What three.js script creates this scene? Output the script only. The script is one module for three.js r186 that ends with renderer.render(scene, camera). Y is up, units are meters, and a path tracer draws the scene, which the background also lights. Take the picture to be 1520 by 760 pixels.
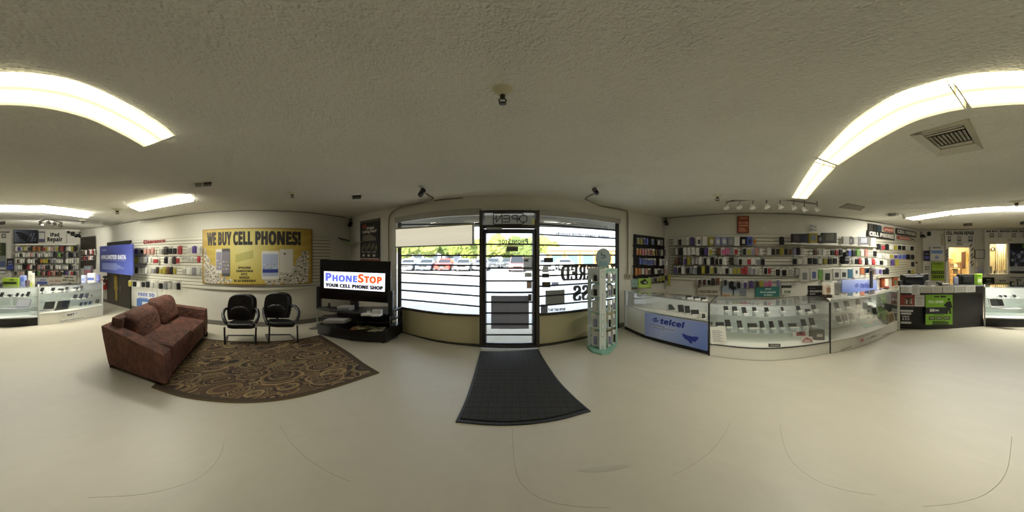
import * as THREE from 'three';
import { RoundedBoxGeometry } from 'three/addons/geometries/RoundedBoxGeometry.js';
import { RectAreaLightUniformsLib } from 'three/addons/lights/RectAreaLightUniformsLib.js';
import { mergeGeometries } from 'three/addons/utils/BufferGeometryUtils.js';
import { ImprovedNoise } from 'three/addons/math/ImprovedNoise.js';

// ---------- camera, sky, sun, exposure ----------
const F = 480, EYE = 1.6, CEIL = 2.656;            // focal length in pixels of the 1520 x 760 frame, eye height, ceiling height
const scene = new THREE.Scene();
const camera = new THREE.PerspectiveCamera(2 * Math.atan(380 / F) * 180 / Math.PI, 2, 0.05, 400);
camera.position.set(0, EYE, 0); camera.lookAt(0, EYE, -1);
scene.background = new THREE.Color().setRGB(0.78, 0.9, 1.0);
scene.backgroundIntensity = 1.5;
const sun = new THREE.DirectionalLight(0xfff4e0, 4.6);
sun.position.set(-12, 20, 34); sun.target.position.set(0, 0, -18);
sun.castShadow = true; sun.shadow.mapSize.set(2048, 2048);
Object.assign(sun.shadow.camera, { left: -70, right: 70, top: 50, bottom: -60, near: 1, far: 160 });
scene.add(sun, sun.target);
const renderer = new THREE.WebGLRenderer({ antialias: true });
renderer.toneMapping = THREE.LinearToneMapping;
renderer.toneMappingExposure = 2.3;
renderer.shadowMap.enabled = true;
RectAreaLightUniformsLib.init();
const LAMP = 26, LAMPCOL = new THREE.Color().setRGB(1.0, 0.974, 0.875);

// ---------- helpers ----------
const V = (x, y, z) => new THREE.Vector3(x, y, z);
const lerp = (a, b, t) => a + (b - a) * t;
let seed = 7; const rnd = () => { seed = (seed * 1664525 + 1013904223) >>> 0; return seed / 4294967296; };
const pick = (a) => a[Math.floor(rnd() * a.length)];
const at = (u, v, d) => V((u - 760) * d / F, EYE - (v - 380) * d / F, -d);      // a pixel at a depth
const dG = (v) => EYE * F / (v - 380), G = (u, v) => at(u, v, dG(v));           // a pixel on the floor
const dC = (v, y = CEIL) => (y - EYE) * F / (380 - v), C = (u, v, y = CEIL) => at(u, v, dC(v, y)); // a pixel on the ceiling
const vAt = (y, d) => 380 + (EYE - y) * F / d, yAt = (v, d) => EYE - (v - 380) * d / F;
// footprint of the walls: [column, rows below the horizon at which the wall meets the floor]
const RUN = {
  back_left: [[-45, 63.5], [0, 62.5], [60, 61], [118, 59.5]],
  left: [[118, 59.5], [152, 67], [192, 77.5], [250, 90], [310, 100.5], [380, 104.5], [460, 99], [520, 87]],
  front: [[520, 87], [560, 101], [592, 111.5], [650, 127], [712, 134], [756, 135.5], [800, 134], [860, 123.5], [918, 107], [987, 87]],
  right: [[987, 87], [1073, 96.5], [1130, 98], [1190, 95], [1259, 86], [1318, 73], [1370, 57.5]],
  back_right: [[1370, 57.5], [1447, 60], [1520, 61.5], [1565, 62]],
};
const ALLRUN = [].concat(...Object.values(RUN));
function monoRun(pts) {                                   // smooth cubic through the points
  const n = pts.length, m = [];
  const sl = (i) => (pts[i + 1][1] - pts[i][1]) / (pts[i + 1][0] - pts[i][0]);
  for (let i = 0; i < n; i++) m[i] = i === 0 ? sl(0) : i === n - 1 ? sl(n - 2) : (sl(i - 1) + sl(i)) / 2;
  return (u) => {
    let i = 0; while (i < n - 2 && u > pts[i + 1][0]) i++;
    const h = pts[i + 1][0] - pts[i][0], t = (u - pts[i][0]) / h, t2 = t * t, t3 = t2 * t;
    return (2 * t3 - 3 * t2 + 1) * pts[i][1] + (t3 - 2 * t2 + t) * h * m[i] + (-2 * t3 + 3 * t2) * pts[i + 1][1] + (t3 - t2) * h * m[i + 1];
  };
}
const RUNF = Object.fromEntries(Object.entries(RUN).map(([k, p]) => [k, { f: monoRun(p), a: p[0][0], b: p.at(-1)[0] }]));
function wallD(u) { for (const r of Object.values(RUNF)) if (u <= r.b) return EYE * F / r.f(Math.max(u, r.a)); return EYE * F / 62; }
const W = (u, v, off = 0.04) => at(u, v, wallD(u) - off);                      // a pixel on the wall
const Wy = (u, y, off = 0) => { const d = wallD(u) - off; return V((u - 760) * d / F, y, -d); };

const bases = new WeakMap(), used = new Map();
function numbered(n) { const k = used.get(n) ?? 0; used.set(n, k + 1); return k ? `${n}_${String(k).padStart(3, '0')}` : n; }
const shadow = (m) => { m.castShadow = true; m.receiveShadow = true; return m; };
function info(o, label, category, group, kind) { if (label) o.userData.label = label; if (category) o.userData.category = category; if (group) o.userData.group = group; if (kind) o.userData.kind = kind; return o; }
function thing(name, label, category, base = V(0, 0, 0), group, kind) {
  const o = new THREE.Group(); o.name = numbered(name); o.position.copy(base); scene.add(o); bases.set(o, base.clone());
  return info(o, label, category, group, kind);
}
function part(parent, name, geo, m, label) {               // geo is in world coordinates
  const b = bases.get(parent); geo = geo.clone(); geo.translate(-b.x, -b.y, -b.z);
  const o = shadow(new THREE.Mesh(geo, m)); o.name = name; parent.add(o); bases.set(o, b);
  if (label) o.userData.label = label; return o;
}
function solo(name, geo, m, label, category, group, kind) {
  geo.computeBoundingBox(); const b = geo.boundingBox, base = V((b.min.x + b.max.x) / 2, b.min.y, (b.min.z + b.max.z) / 2);
  geo.translate(-base.x, -base.y, -base.z);
  const o = shadow(new THREE.Mesh(geo, m)); o.name = numbered(name); o.position.copy(base); scene.add(o); bases.set(o, base);
  return info(o, label, category, group, kind);
}
// closed solid: front surface P(s, t), back surface B(s, t)
function sheet(P, B, n = 1, m = 1) {
  const pos = [], uv = [], idx = [];
  const grid = (f, flip) => {
    const o = pos.length / 3;
    for (let j = 0; j <= m; j++) for (let i = 0; i <= n; i++) { const p = f(i / n, j / m); pos.push(p.x, p.y, p.z); uv.push(i / n, j / m); }
    for (let j = 0; j < m; j++) for (let i = 0; i < n; i++) { const a = o + j * (n + 1) + i, b = a + 1, c = a + n + 1, d = c + 1; flip ? idx.push(a, c, b, b, c, d) : idx.push(a, b, c, b, d, c); }
  };
  const strip = (list) => { // list of [front, back, s, t]
    const o = pos.length / 3;
    for (const [p, q, s, t] of list) { pos.push(p.x, p.y, p.z, q.x, q.y, q.z); uv.push(s, t, s, t); }
    for (let i = 0; i < list.length - 1; i++) { const a = o + i * 2; idx.push(a, a + 1, a + 2, a + 1, a + 3, a + 2); }
  };
  grid(P, false); grid(B, true);
  const e = 1e-3, S = (k) => Array.from({ length: k + 1 }, (_, i) => i / k);
  strip(S(n).map((s) => [P(s, 0), B(s, 0), s, e]));
  strip(S(m).map((t) => [P(1, t), B(1, t), 1 - e, t]));
  strip(S(n).reverse().map((s) => [P(s, 1), B(s, 1), s, 1 - e]));
  strip(S(m).reverse().map((t) => [P(0, t), B(0, t), e, t]));
  const g = new THREE.BufferGeometry();
  g.setAttribute('position', new THREE.Float32BufferAttribute(pos, 3)); g.setAttribute('uv', new THREE.Float32BufferAttribute(uv, 2)); g.setIndex(idx);
  const h = g.toNonIndexed(); h.computeVertexNormals(); return h;
}
const V2 = (f) => (s, t) => f(s, t);
// plate standing on the wall, corners in pixels: left, right, rows of top-left, top-right, bottom-left, bottom-right
function arc(fn, n = 48) {                                 // even steps along a curve fn(0..1): returns s -> point
  const L = [0]; let p = fn(0); for (let i = 1; i <= n; i++) { const q = fn(i / n); L.push(L[i - 1] + p.distanceTo(q)); p = q; }
  return (s) => { const t = s * L[n]; let i = 1; while (i < n && L[i] < t) i++; return fn((i - 1 + (t - L[i - 1]) / (L[i] - L[i - 1] || 1)) / n); };
}
// upright print or board bent along a wall: metres along the wall, straight up in height
function onWall([u0, u1, a, b, c, d], off) {
  const foot = arc((s) => Wy(lerp(u0, u1, s), 0, off)), y = (u, v) => yAt(v, wallD(u) - off), ya = y(u0, a), yb = y(u1, b), yc = y(u0, c), yd = y(u1, d);
  return (s, t) => foot(s).setY(lerp(lerp(yc, yd, s), lerp(ya, yb, s), t));
}
function plateW(r, off = 0.05, th = 0.03, n = Math.max(2, Math.round((r[1] - r[0]) / 8))) {
  const P = onWall(r, off), nrm = P(1, 0).sub(P(0, 0)).setY(0).cross(V(0, 1, 0)).normalize(); if (nrm.z > 0) nrm.negate();
  const sight = P(0.5, 0.5).sub(camera.position).setY(0).normalize(), room = off > 0 ? 0.8 * off * Math.abs(sight.dot(nrm)) : th; nrm.multiplyScalar(Math.min(th, room));
  return sheet(P, (s, t) => P(s, t).add(nrm), n, 1);
}
// ribbon along the wall between two heights
function ribbon(u0, u1, y0, y1, off, th, step = 6) {
  const f = (o) => (s, t) => Wy(lerp(u0, u1, s), lerp(y0, y1, t), o);
  return sheet(f(off), f(off - th), Math.max(1, Math.round((u1 - u0) / step)), 1);
}
// upright slab facing the room at depth d, pixels of its front face
function slab(u0, v0, u1, v1, d, th) {
  const a = at(u0, v0, d), b = at(u1, v1, d);
  return new THREE.BoxGeometry(b.x - a.x, a.y - b.y, th).translate((a.x + b.x) / 2, (a.y + b.y) / 2, -d - th / 2);
}
function rslab(u0, v0, u1, v1, d, th, r = 0.02, seg = 2) {
  const a = at(u0, v0, d), b = at(u1, v1, d), w = Math.abs(b.x - a.x), h = Math.abs(a.y - b.y);
  return new RoundedBoxGeometry(w, h, th, seg, Math.min(r, w / 2.1, h / 2.1, th / 2.1)).translate((a.x + b.x) / 2, (a.y + b.y) / 2, -d - th / 2);
}
// quad in space: top-left, top-right, bottom-right, bottom-left, thickness backwards along the line of sight or a vector
function quad(tl, tr, br, bl, th, n = 1) {
  const back = th.isVector3 ? th : tl.clone().add(tr).add(br).add(bl).multiplyScalar(0.25).sub(camera.position).normalize().multiplyScalar(th);
  const P = (s, t) => bl.clone().lerp(br, s).lerp(tl.clone().lerp(tr, s), t);
  return sheet(P, (s, t) => P(s, t).add(back), n, 1);
}
function rod(a, b, r, seg = 8, r2 = r) {
  const l = a.distanceTo(b), g = new THREE.CylinderGeometry(r2, r, l, seg);
  g.translate(0, l / 2, 0); g.applyQuaternion(new THREE.Quaternion().setFromUnitVectors(V(0, 1, 0), b.clone().sub(a).normalize())); return g.translate(a.x, a.y, a.z);
}
const tube = (pts, r, n = 40, k = 8, tension = 0.4) => new THREE.TubeGeometry(new THREE.CatmullRomCurve3(pts, false, 'catmullrom', tension), n, r, k);
function prism(pts, y0, y1, bevel = 0, hole) {             // pts: [x, depth] footprint
  const s = new THREE.Shape(pts.map(([x, d]) => new THREE.Vector2(x, d))); if (hole) s.holes.push(new THREE.Path(hole.map(([x, d]) => new THREE.Vector2(x, d))));
  const g = new THREE.ExtrudeGeometry(s, { depth: y1 - y0 - 2 * bevel, bevelEnabled: bevel > 0, bevelThickness: bevel, bevelSize: bevel, bevelOffset: -bevel, bevelSegments: 2 });
  return g.translate(0, 0, bevel).rotateX(-Math.PI / 2).translate(0, y0, 0);
}
const lathe = (prof, c, seg = 20) => new THREE.LatheGeometry(prof.map(([r, y]) => new THREE.Vector2(r, y)), seg).translate(c.x, c.y, c.z);
const box = (x, y, z, w, h, d) => new THREE.BoxGeometry(w, h, d).translate(x, y, z);
const merge = (gs) => mergeGeometries(gs.map((g) => { const h = g.index ? g.toNonIndexed() : g; for (const k of Object.keys(h.attributes)) if (!['position', 'normal', 'uv'].includes(k)) h.deleteAttribute(k); return h; }));

function canvasTex(w, h, draw) {
  const c = document.createElement('canvas'); c.width = w; c.height = h; const x = c.getContext('2d'); draw(x, w, h);
  const t = new THREE.CanvasTexture(c); t.colorSpace = THREE.SRGBColorSpace; return t;
}
function noiseTex(n, f, srgb = false) {
  const d = new Uint8Array(n * n * 4);
  for (let y = 0; y < n; y++) for (let x = 0; x < n; x++) { const c = f(x, y), o = (y * n + x) * 4; for (let k = 0; k < 3; k++) d[o + k] = Math.max(0, Math.min(255, Array.isArray(c) ? c[k] : c)); d[o + 3] = 255; }
  const t = new THREE.DataTexture(d, n, n); t.magFilter = THREE.LinearFilter; t.minFilter = THREE.LinearFilter; t.wrapS = t.wrapT = THREE.RepeatWrapping; if (srgb) t.colorSpace = THREE.SRGBColorSpace; t.needsUpdate = true; return t;
}
const VENT = [[1368, 200], [1430, 184.5], [1447, 213], [1396, 222.5]];        // opening of the air vent in the ceiling, pixels
const mats = new Map();
function M(color, roughness = 0.6, o = {}) {
  const k = JSON.stringify([color, roughness, o]); if (!mats.has(k)) mats.set(k, new THREE.MeshPhysicalMaterial({ color, roughness, ...o })); return mats.get(k);
}
const TM = (t, roughness = 0.55, o = {}) => new THREE.MeshPhysicalMaterial({ map: t, roughness, ...o });
const imp = new ImprovedNoise();
// tiled noise value 0..1
function tiled(x, y, n, f, z) { const a = x / n, b = y / n, w = (i, j) => imp.noise((a + i) * f, (b + j) * f, z); const s = a, t = b;
  return ((w(0, 0) * (1 - s) + w(-1, 0) * s) * (1 - t) + (w(0, -1) * (1 - s) + w(-1, -1) * s) * t) * 0.5 + 0.5; }
const fit = (x, s, cx, cy, maxw, size, font = 'bold', fam = 'sans-serif', sy = 1) => { // text scaled to a width
  x.save(); x.font = `${font} ${size}px ${fam}`; x.textAlign = 'center'; x.textBaseline = 'middle'; const w = x.measureText(s).width; x.translate(cx, cy); x.scale(maxw ? maxw / w : 1, sy); x.fillText(s, 0, 0); if (font.includes('bold')) { x.strokeStyle = x.fillStyle; x.lineJoin = 'round'; x.lineWidth = size * 0.07; x.strokeText(s, 0, 0); } x.restore();
};

// ---------- materials ----------
const ceilBump = noiseTex(512, (x, y) => { const a = tiled(x, y, 512, 26, 1.3), b = tiled(x, y, 512, 55, 4.1); return 255 * Math.pow(Math.max(0, a * 0.6 + b * 0.6 - 0.32), 1.4) * 1.5; });
ceilBump.repeat.set(1.25, 1.25);
const mCeil = new THREE.MeshPhysicalMaterial({ color: 0xe0ded3, roughness: 0.95, bumpMap: ceilBump, bumpScale: 0.026 });
const wallTone = noiseTex(256, (x, y) => { const a = tiled(x, y, 256, 6, 2.2) - 0.5, b = tiled(x, y, 256, 30, 7.7) - 0.5; const k = a * 7 + b * 5; return [212 + k, 209 + k, 196 + k]; }, true);
const mWall = new THREE.MeshPhysicalMaterial({ map: wallTone, roughness: 0.75 });
const floorTone = noiseTex(1024, (x, y) => {
  const a = tiled(x, y, 1024, 5, 1.1) - 0.5, b = tiled(x, y, 1024, 22, 3.4) - 0.5, c = tiled(x, y, 1024, 90, 5.9), st = tiled((x * 1) % 1024, (y * 6) % 1024, 1024, 40, 9.2);
  let k = a * 9 + b * 7; if (c > 0.74) k -= 16 * (c - 0.74) * 4; if (st > 0.8) k -= 10; return [193 + k, 187 + k, 169 + k * 0.9];
}, true);
floorTone.repeat.set(0.5, 0.5);
const mFloor = new THREE.MeshPhysicalMaterial({ map: floorTone, roughness: 0.4, specularIntensity: 0.5 });
const mWhite = M(0xe4e2d6, 0.55), mBlack = M(0x17171a, 0.45), mDark = M(0x121215, 0.55), mFrame = M(0x3a352c, 0.45, { metalness: 0.3 }), mBar = M(0x15151a, 0.5), mChrome = M(0xb9bcc0, 0.25, { metalness: 0.9 });
const mGlass = new THREE.MeshPhysicalMaterial({ color: 0xffffff, roughness: 0.0, transmission: 1, thickness: 0, ior: 1.45 });
const mCase = new THREE.MeshPhysicalMaterial({ color: 0xffffff, roughness: 0.0, transmission: 1, thickness: 0, ior: 1.4 });
const mBlackGlass = M(0x0a0a0d, 0.12);
const mBeige = M(0xb9b08a, 0.7), mSlat = M(0xd6d3c2, 0.5), mGrooveShade = M(0x5f5a4d, 0.85), mAlu = M(0xa9aaa6, 0.35, { metalness: 0.7 });  // slatwall groove backing is darkened to paint in shade between the slats
// ---------- the room ----------
{
  const pts = [];
  for (let u = -45; u <= 1565; u += 5) { const d = wallD(u); pts.push([(u - 760) * d / F, d]); }
  const ext = [[pts.at(-1)[0], -1.6], [pts[0][0], -1.6]];
  const out = (k) => pts.map(([x, d]) => [x * (1 + k / d), d + k]);
  const foot = [...out(0.18), [ext[0][0] + 0.3, -1.8], [ext[1][0] - 0.3, -1.8]];
  const fl = solo('floor', prism(foot, -0.12, 0), mFloor, 'cream vinyl floor with fine specks and hairline sheet seams', 'floor', null, 'structure');
  for (const s of [[[760, 634], [761, 650], [764, 690], [772, 715], [790, 733], [820, 746], [860, 752], [905, 754]], [[1158, 630], [1159, 640], [1166, 668], [1182, 692], [1215, 715], [1260, 729], [1300, 735]], [[1502, 648], [1497, 690], [1485, 715], [1460, 735], [1420, 747], [1370, 752]],
    [[1085, 625], [1075, 645], [1055, 670], [1025, 692], [998, 706]], [[333, 655], [327, 676], [312, 696], [290, 712], [250, 726], [200, 735], [130, 739]], [[416, 632], [430, 655], [455, 680], [490, 702], [520, 715]]])
    part(fl, 'seam', tube(s.map(([u, v]) => G(u, v)), 0.0014, 40, 4), M(0xa39b85, 0.7));
  part(fl, 'scuff', new THREE.ShapeGeometry(new THREE.Shape([[855, 697], [880, 694], [905, 691], [930, 690], [937, 692], [915, 697], [885, 701], [862, 700]].map(([u, v]) => { const p = G(u, v); return new THREE.Vector2(p.x, -p.z); }))).rotateX(-Math.PI / 2).translate(0, 0.0015, 0), M(0xb7b2a0, 0.38));
  solo('ceiling', prism(foot, CEIL, CEIL + 0.14, 0, VENT.map(([u, v]) => { const p = C(u, v); return [p.x, -p.z]; })), mCeil, 'beige textured plaster ceiling', 'ceiling', null, 'structure');
  const solidWall = (name, u0, u1, y0, y1, label) => { const g = ribbon(u0, u1, y0, y1, 0, 0.18, 4); const p = g.attributes.position, uv = g.attributes.uv; for (let i = 0; i < p.count; i++) uv.setXY(i, (p.getX(i) + p.getZ(i)) * 0.7, p.getY(i) * 0.7); return solo(name, g, mWall, label, 'wall', null, 'structure'); };
  solidWall('wall_back_left', -45, 118, 0, CEIL, 'cream wall behind the phone case display');
  solidWall('wall_left', 118, 520, 0, CEIL, 'cream wall behind sofa and chairs');
  const wf = thing('wall_front', 'cream shopfront wall around windows and entrance', 'wall', Wy(756, 0), null, 'structure');
  part(wf, 'pier', ribbon(520, 589, 0, CEIL, 0, 0.18), mWall); part(wf, 'pier', ribbon(918.5, 987, 0, CEIL, 0, 0.18), mWall);
  part(wf, 'header', ribbon(589, 712, 2.4, CEIL, 0, 0.18), mWall); part(wf, 'header', ribbon(712, 801, 2.405, CEIL, 0, 0.18), mWall); part(wf, 'header', ribbon(801, 918.5, 2.4, CEIL, 0, 0.18), mWall);
  solidWall('wall_right', 987, 1370, 0, CEIL, 'cream wall behind the accessory slatwall');
  // far right wall with a doorway and a service window cut out
  const wb = thing('wall_back_right', 'cream wall around the repair doorway and service window', 'wall', Wy(1447, 0), null, 'structure');
  const D0 = 1407, D1 = 1441, S0 = 1469, S1 = 1497;
  part(wb, 'pier', ribbon(1370, D0, 0, CEIL, 0, 0.18), mWall); part(wb, 'pier', ribbon(D1, S0, 0, CEIL, 0, 0.18), mWall); part(wb, 'pier', ribbon(S1, 1565, 0, CEIL, 0, 0.18), mWall);
  part(wb, 'header', ribbon(D0, D1, 1.95, CEIL, 0, 0.18), mWall); part(wb, 'header', ribbon(S0, S1, 2.06, CEIL, 0, 0.18), mWall); part(wb, 'apron', ribbon(S0, S1, 0, 0.9, 0, 0.18), mWall);
  const side = (name, a, b, label) => solo(name, quad(V(a[0], CEIL, -a[1]), V(b[0], CEIL, -b[1]), V(b[0], 0, -b[1]), V(a[0], 0, -a[1]), V(b[1] - a[1], 0, b[0] - a[0]).normalize().multiplyScalar(-0.18).multiplyScalar(1)), mWall, label, 'wall', null, 'structure');
  side('wall_side_left', ext[1], pts[0], 'plain cream side wall beyond the glass case'); side('wall_side_right', pts.at(-1), ext[0], 'plain cream side wall beyond the service window'); side('wall_rear', ext[0], ext[1], 'plain cream wall facing the shop windows');
  for (const [n, a, b] of [['left', 118, 163], ['left', 195, 519], ['front', 521, 590], ['front', 918, 986], ['right', 988, 1369]]) solo(`baseboard_${n}`, ribbon(a, b, 0, 0.1, 0.03, 0.03), M(0x6f6d64, 0.6), `grey vinyl baseboard along the ${n} wall`, 'baseboard', null, 'structure');
  // unseen roof block, added so that the sun only reaches the car park
  solo('roof', box(0, 4.0, -2.2, 52, 2.3, 11.5), M(0xb8b2a4, 0.9), 'unseen tall roof block added to keep the sun off the shop', 'roof', null, 'structure');
}
// ---------- shop windows and entrance ----------
{
  const wd = (u) => wallD(u);
  function bars(parent, list, u0, u1) { for (const [a, b] of list) part(parent, 'security_bar', sheet((s, t) => W(lerp(u0, u1, s), lerp(a, b, s) + (t < 0.5 ? 1.15 : -1.15), 0.08), (s, t) => W(lerp(u0, u1, s), lerp(a, b, s) + (t < 0.5 ? 1.15 : -1.15), 0.04), 12, 1), mBar); }
  const strip = (u0, u1, a, b, c, d, off, th, n) => plateW([u0, u1, a, b, c, d], off, th, n);
  const wl = thing('window_1', 'barred shop window left of the entrance with beige panel below', 'window', Wy(650, 0), null, 'structure');
  part(wl, 'pane', strip(594, 710, 324, 313, 456, 468, -0.03, 0.01, 16), mGlass);
  part(wl, 'kick_panel', strip(594, 711, 457, 469, 492, 512, 0.0, 0.08, 16), mBeige);
  part(wl, 'frame_bottom', strip(590, 712, 491, 511, 494.5, 515, 0.04, 0.12, 16), mFrame); part(wl, 'frame_sill', strip(590, 712, 454.5, 467, 458, 470, 0.04, 0.12, 16), mFrame);
  part(wl, 'frame_side', strip(590, 595, 330, 330, 494, 495, 0.04, 0.14, 2), mFrame);
  part(wl, 'blind_box', strip(586, 712, 323, 309, 331, 319, 0.1, 0.1, 16), M(0x9c9a8e, 0.5));
  bars(wl, [[333.5, 332], [366, 363], [379.5, 379], [393, 394], [405, 410], [419, 425], [430.5, 439.5], [444, 455]], 592, 712);
  const wr = thing('window_2', 'barred shop window with large mirrored lettering right of the entrance', 'window', Wy(860, 0), null, 'structure');
  part(wr, 'pane', strip(802, 915, 314, 329, 466, 452, -0.03, 0.01, 16), mGlass);
  part(wr, 'kick_panel', strip(802, 915, 468, 453, 512, 488, 0.0, 0.08, 16), mBeige);
  part(wr, 'frame_bottom', strip(800, 918, 511, 487, 515, 489.5, 0.04, 0.12, 16), mFrame); part(wr, 'frame_sill', strip(800, 918, 465, 450.5, 469, 453.5, 0.04, 0.12, 16), mFrame);
  part(wr, 'frame_side', strip(914, 919, 331, 331, 489, 488, 0.04, 0.14, 2), mBar);
  part(wr, 'blind_box', strip(800, 921, 311, 325, 320, 332, 0.1, 0.1, 16), M(0x9c9a8e, 0.5));
  bars(wr, [[332.5, 342], [348, 354], [363.5, 366], [378.7, 378.7], [394, 392], [410, 404.5], [425, 418], [440, 431], [454, 443.5]], 801, 917);
  // entrance door
  const dr = thing('door_1', 'dark framed glass entrance door with horizontal security bars', 'door', Wy(756, 0), null, 'structure');
  part(dr, 'transom_pane', strip(717, 796, 316, 316, 334, 334, 0.02, 0.01, 6), mGlass);
  for (const [a, b] of [[711.5, 716.5], [796, 801]]) part(dr, 'jamb', strip(a, b, 313, 313, 515, 515, 0.12, 0.2, 2), mFrame);
  part(dr, 'head', strip(711.5, 801, 312.5, 312.5, 316.5, 316.5, 0.12, 0.2, 6), mFrame); part(dr, 'transom_rail', strip(716, 797, 334, 334, 339, 339, 0.12, 0.2, 6), mFrame);
  part(dr, 'threshold', strip(712, 801, 512.5, 512.5, 515.5, 515.5, 0.14, 0.2, 6), M(0x2a2622, 0.5));
  const leaf = M(0x45444a, 0.4, { metalness: 0.4 });
  part(dr, 'stile', strip(716.5, 721, 340, 340, 512.5, 512.5, 0.08, 0.08, 2), leaf); part(dr, 'stile', strip(791, 796, 340, 340, 512.5, 512.5, 0.08, 0.08, 2), leaf);
  part(dr, 'top_rail', strip(721, 791, 340, 340, 346.5, 346.5, 0.08, 0.08, 4), leaf); part(dr, 'bottom_rail', strip(721, 791, 508.5, 508.5, 512.5, 512.5, 0.08, 0.08, 4), leaf);
  part(dr, 'door_pane', strip(721, 791, 346.5, 346.5, 508.5, 508.5, 0.03, 0.01, 6), mGlass);
  part(dr, 'closer', strip(722, 745, 337.5, 337.5, 340.5, 340.5, 0.17, 0.06, 2), mAlu);
  part(dr, 'push_bar', strip(721, 791, 432.8, 432.8, 435.2, 435.2, 0.16, 0.05, 4), mBar); part(dr, 'lock_pull', strip(785, 789, 437, 437, 447, 447, 0.14, 0.06, 1), mFrame);
  bars(dr, [362.6, 380, 398, 417, 448.5, 464.6, 481, 497].map((v) => [v, v]), 719, 793);
  // mirrored lettering on the glass: cut vinyl, so an alpha shape of flat print
  function vinyl(name, label, rect, w, h, color, draw, off = 0.0) {
    const t = canvasTex(w, h, (x) => { x.fillStyle = '#000'; x.fillRect(0, 0, w, h); x.translate(w, 0); x.scale(-1, 1); x.fillStyle = '#fff'; x.strokeStyle = '#fff'; draw(x, w, h); }); t.colorSpace = THREE.NoColorSpace;
    const m = new THREE.MeshPhysicalMaterial({ color, roughness: 0.6, alphaMap: t, transparent: true, alphaTest: 0.5, side: THREE.DoubleSide });
    const f = onWall(rect, off), n = 10, pos = [], uv = [], idx = [];
    for (let j = 0; j <= 1; j++) for (let i = 0; i <= n; i++) { const p = f(i / n, j); pos.push(p.x, p.y, p.z); uv.push(i / n, j); }
    for (let i = 0; i < n; i++) idx.push(i, i + 1, i + n + 1, i + 1, i + n + 2, i + n + 1);
    const g = new THREE.BufferGeometry(); g.setAttribute('position', new THREE.Float32BufferAttribute(pos, 3)); g.setAttribute('uv', new THREE.Float32BufferAttribute(uv, 2)); g.setIndex(idx); g.computeVertexNormals();
    return solo(name, g, m, label, 'lettering');
  }
  vinyl('window_lettering', 'grey mirrored shop name lettering on the door glass', [735, 785, 352, 352, 363, 363], 512, 112, 0x4c4f66, (x, w, h) => { x.textBaseline = 'alphabetic'; let px = 6; for (const [c, s] of [['P', 104], ['HONE', 78], ['S', 104], ['TOP', 78]]) { x.font = `bold ${s}px sans-serif`; x.save(); x.translate(px, 98); x.scale(0.94, 1); x.fillText(c, 0, 0); x.restore(); px += x.measureText(c).width * 0.94; } }, 0.045);
  solo('underline_decal', plateW([737, 778, 364.4, 364.4, 365.6, 365.6], 0.05, 0.006, 2), M(0xd98a78, 0.6), 'thin red underline decal below the mirrored name on the door', 'decal');
  vinyl('window_lettering', 'thin outlined mirrored top line of lettering on the right window', [820, 908, 325, 336, 332, 342.5], 640, 60, 0x77766c, (x, w, h) => { x.lineWidth = 2.4; x.font = 'bold 50px sans-serif'; x.textBaseline = 'middle'; x.textAlign = 'center'; x.translate(w / 2, h / 2); x.scale(0.85, 1); x.strokeText('WE FIX CRACKED SCREENS', 0, 0, 740); });
  vinyl('window_lettering', 'white blue mirrored middle line of lettering on the right window', [822, 906, 344, 349.5, 348.5, 353.5], 640, 48, 0x7f83b0, (x, w, h) => fit(x, 'Unlock • Flash • iPod touch', w / 2, h / 2, 600, 42));
  vinyl('window_lettering', 'grey mirrored line listing phone makers on the right window', [819, 904, 355, 358.5, 363, 365.5], 640, 72, 0x73756f, (x, w, h) => fit(x, 'Samsung, LG, HTC, Motorola', w / 2, h / 2, 610, 58, ''));
  vinyl('window_lettering', 'large dark mirrored upper word on the right window', [831, 913, 393, 393, 417, 413], 640, 200, 0x5f5f62, (x, w, h) => fit(x, 'SHATTERED', 265, h / 2 + 8, 740, 200, 'bold', 'serif', 1.36));
  vinyl('window_lettering', 'large dark mirrored lower word on the right window', [848, 912, 424, 420, 447, 441], 512, 190, 0x6a6a70, (x, w, h) => fit(x, 'GLASS', w / 2, h / 2 + 8, 490, 200, 'bold', 'serif', 1.28));
  vinyl('window_lettering', 'small mirrored opening line above the right sill', [813, 840, 457, 455.5, 463.5, 461.5], 320, 70, 0x3c3c40, (x, w, h) => fit(x, 'MON-SAT 10-7', w / 2, h / 2, 300, 56));
  // papers and stickers on the glass
  const stick = (r, col, label, off = 0.05) => solo('window_sticker', plateW(r, off, 0.006, 2), M(col, 0.9, { transmission: 0.4, thickness: 0 }), label, 'sticker');
  stick([752, 769, 366, 366, 373, 373], 0x6f6e68, 'small grey sticker in the middle of the door glass');
  stick([778.5, 784.5, 384.5, 384.5, 388.5, 388.5], 0x75757a, 'small grey card beside red car on door glass'); stick([779, 789, 405, 405, 411, 411], 0xc9c8c0, 'white paper notice on door glass right edge'); stick([782, 789, 418, 418, 428, 428], 0xb9a68e, 'tan paper tag on door glass near lock'); stick([777, 790, 382, 382, 402, 402], 0xe9e9ea, 'tall white sheet taped to the door glass', 0.043);
  stick([729, 785, 439, 439, 488, 488], 0xa6a5ac, 'large grey back of poster on lower door glass');
  stick([790, 796, 325, 325, 333, 333], 0xe8e3a0, 'pale yellow note in transom corner', 0.06);
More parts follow.
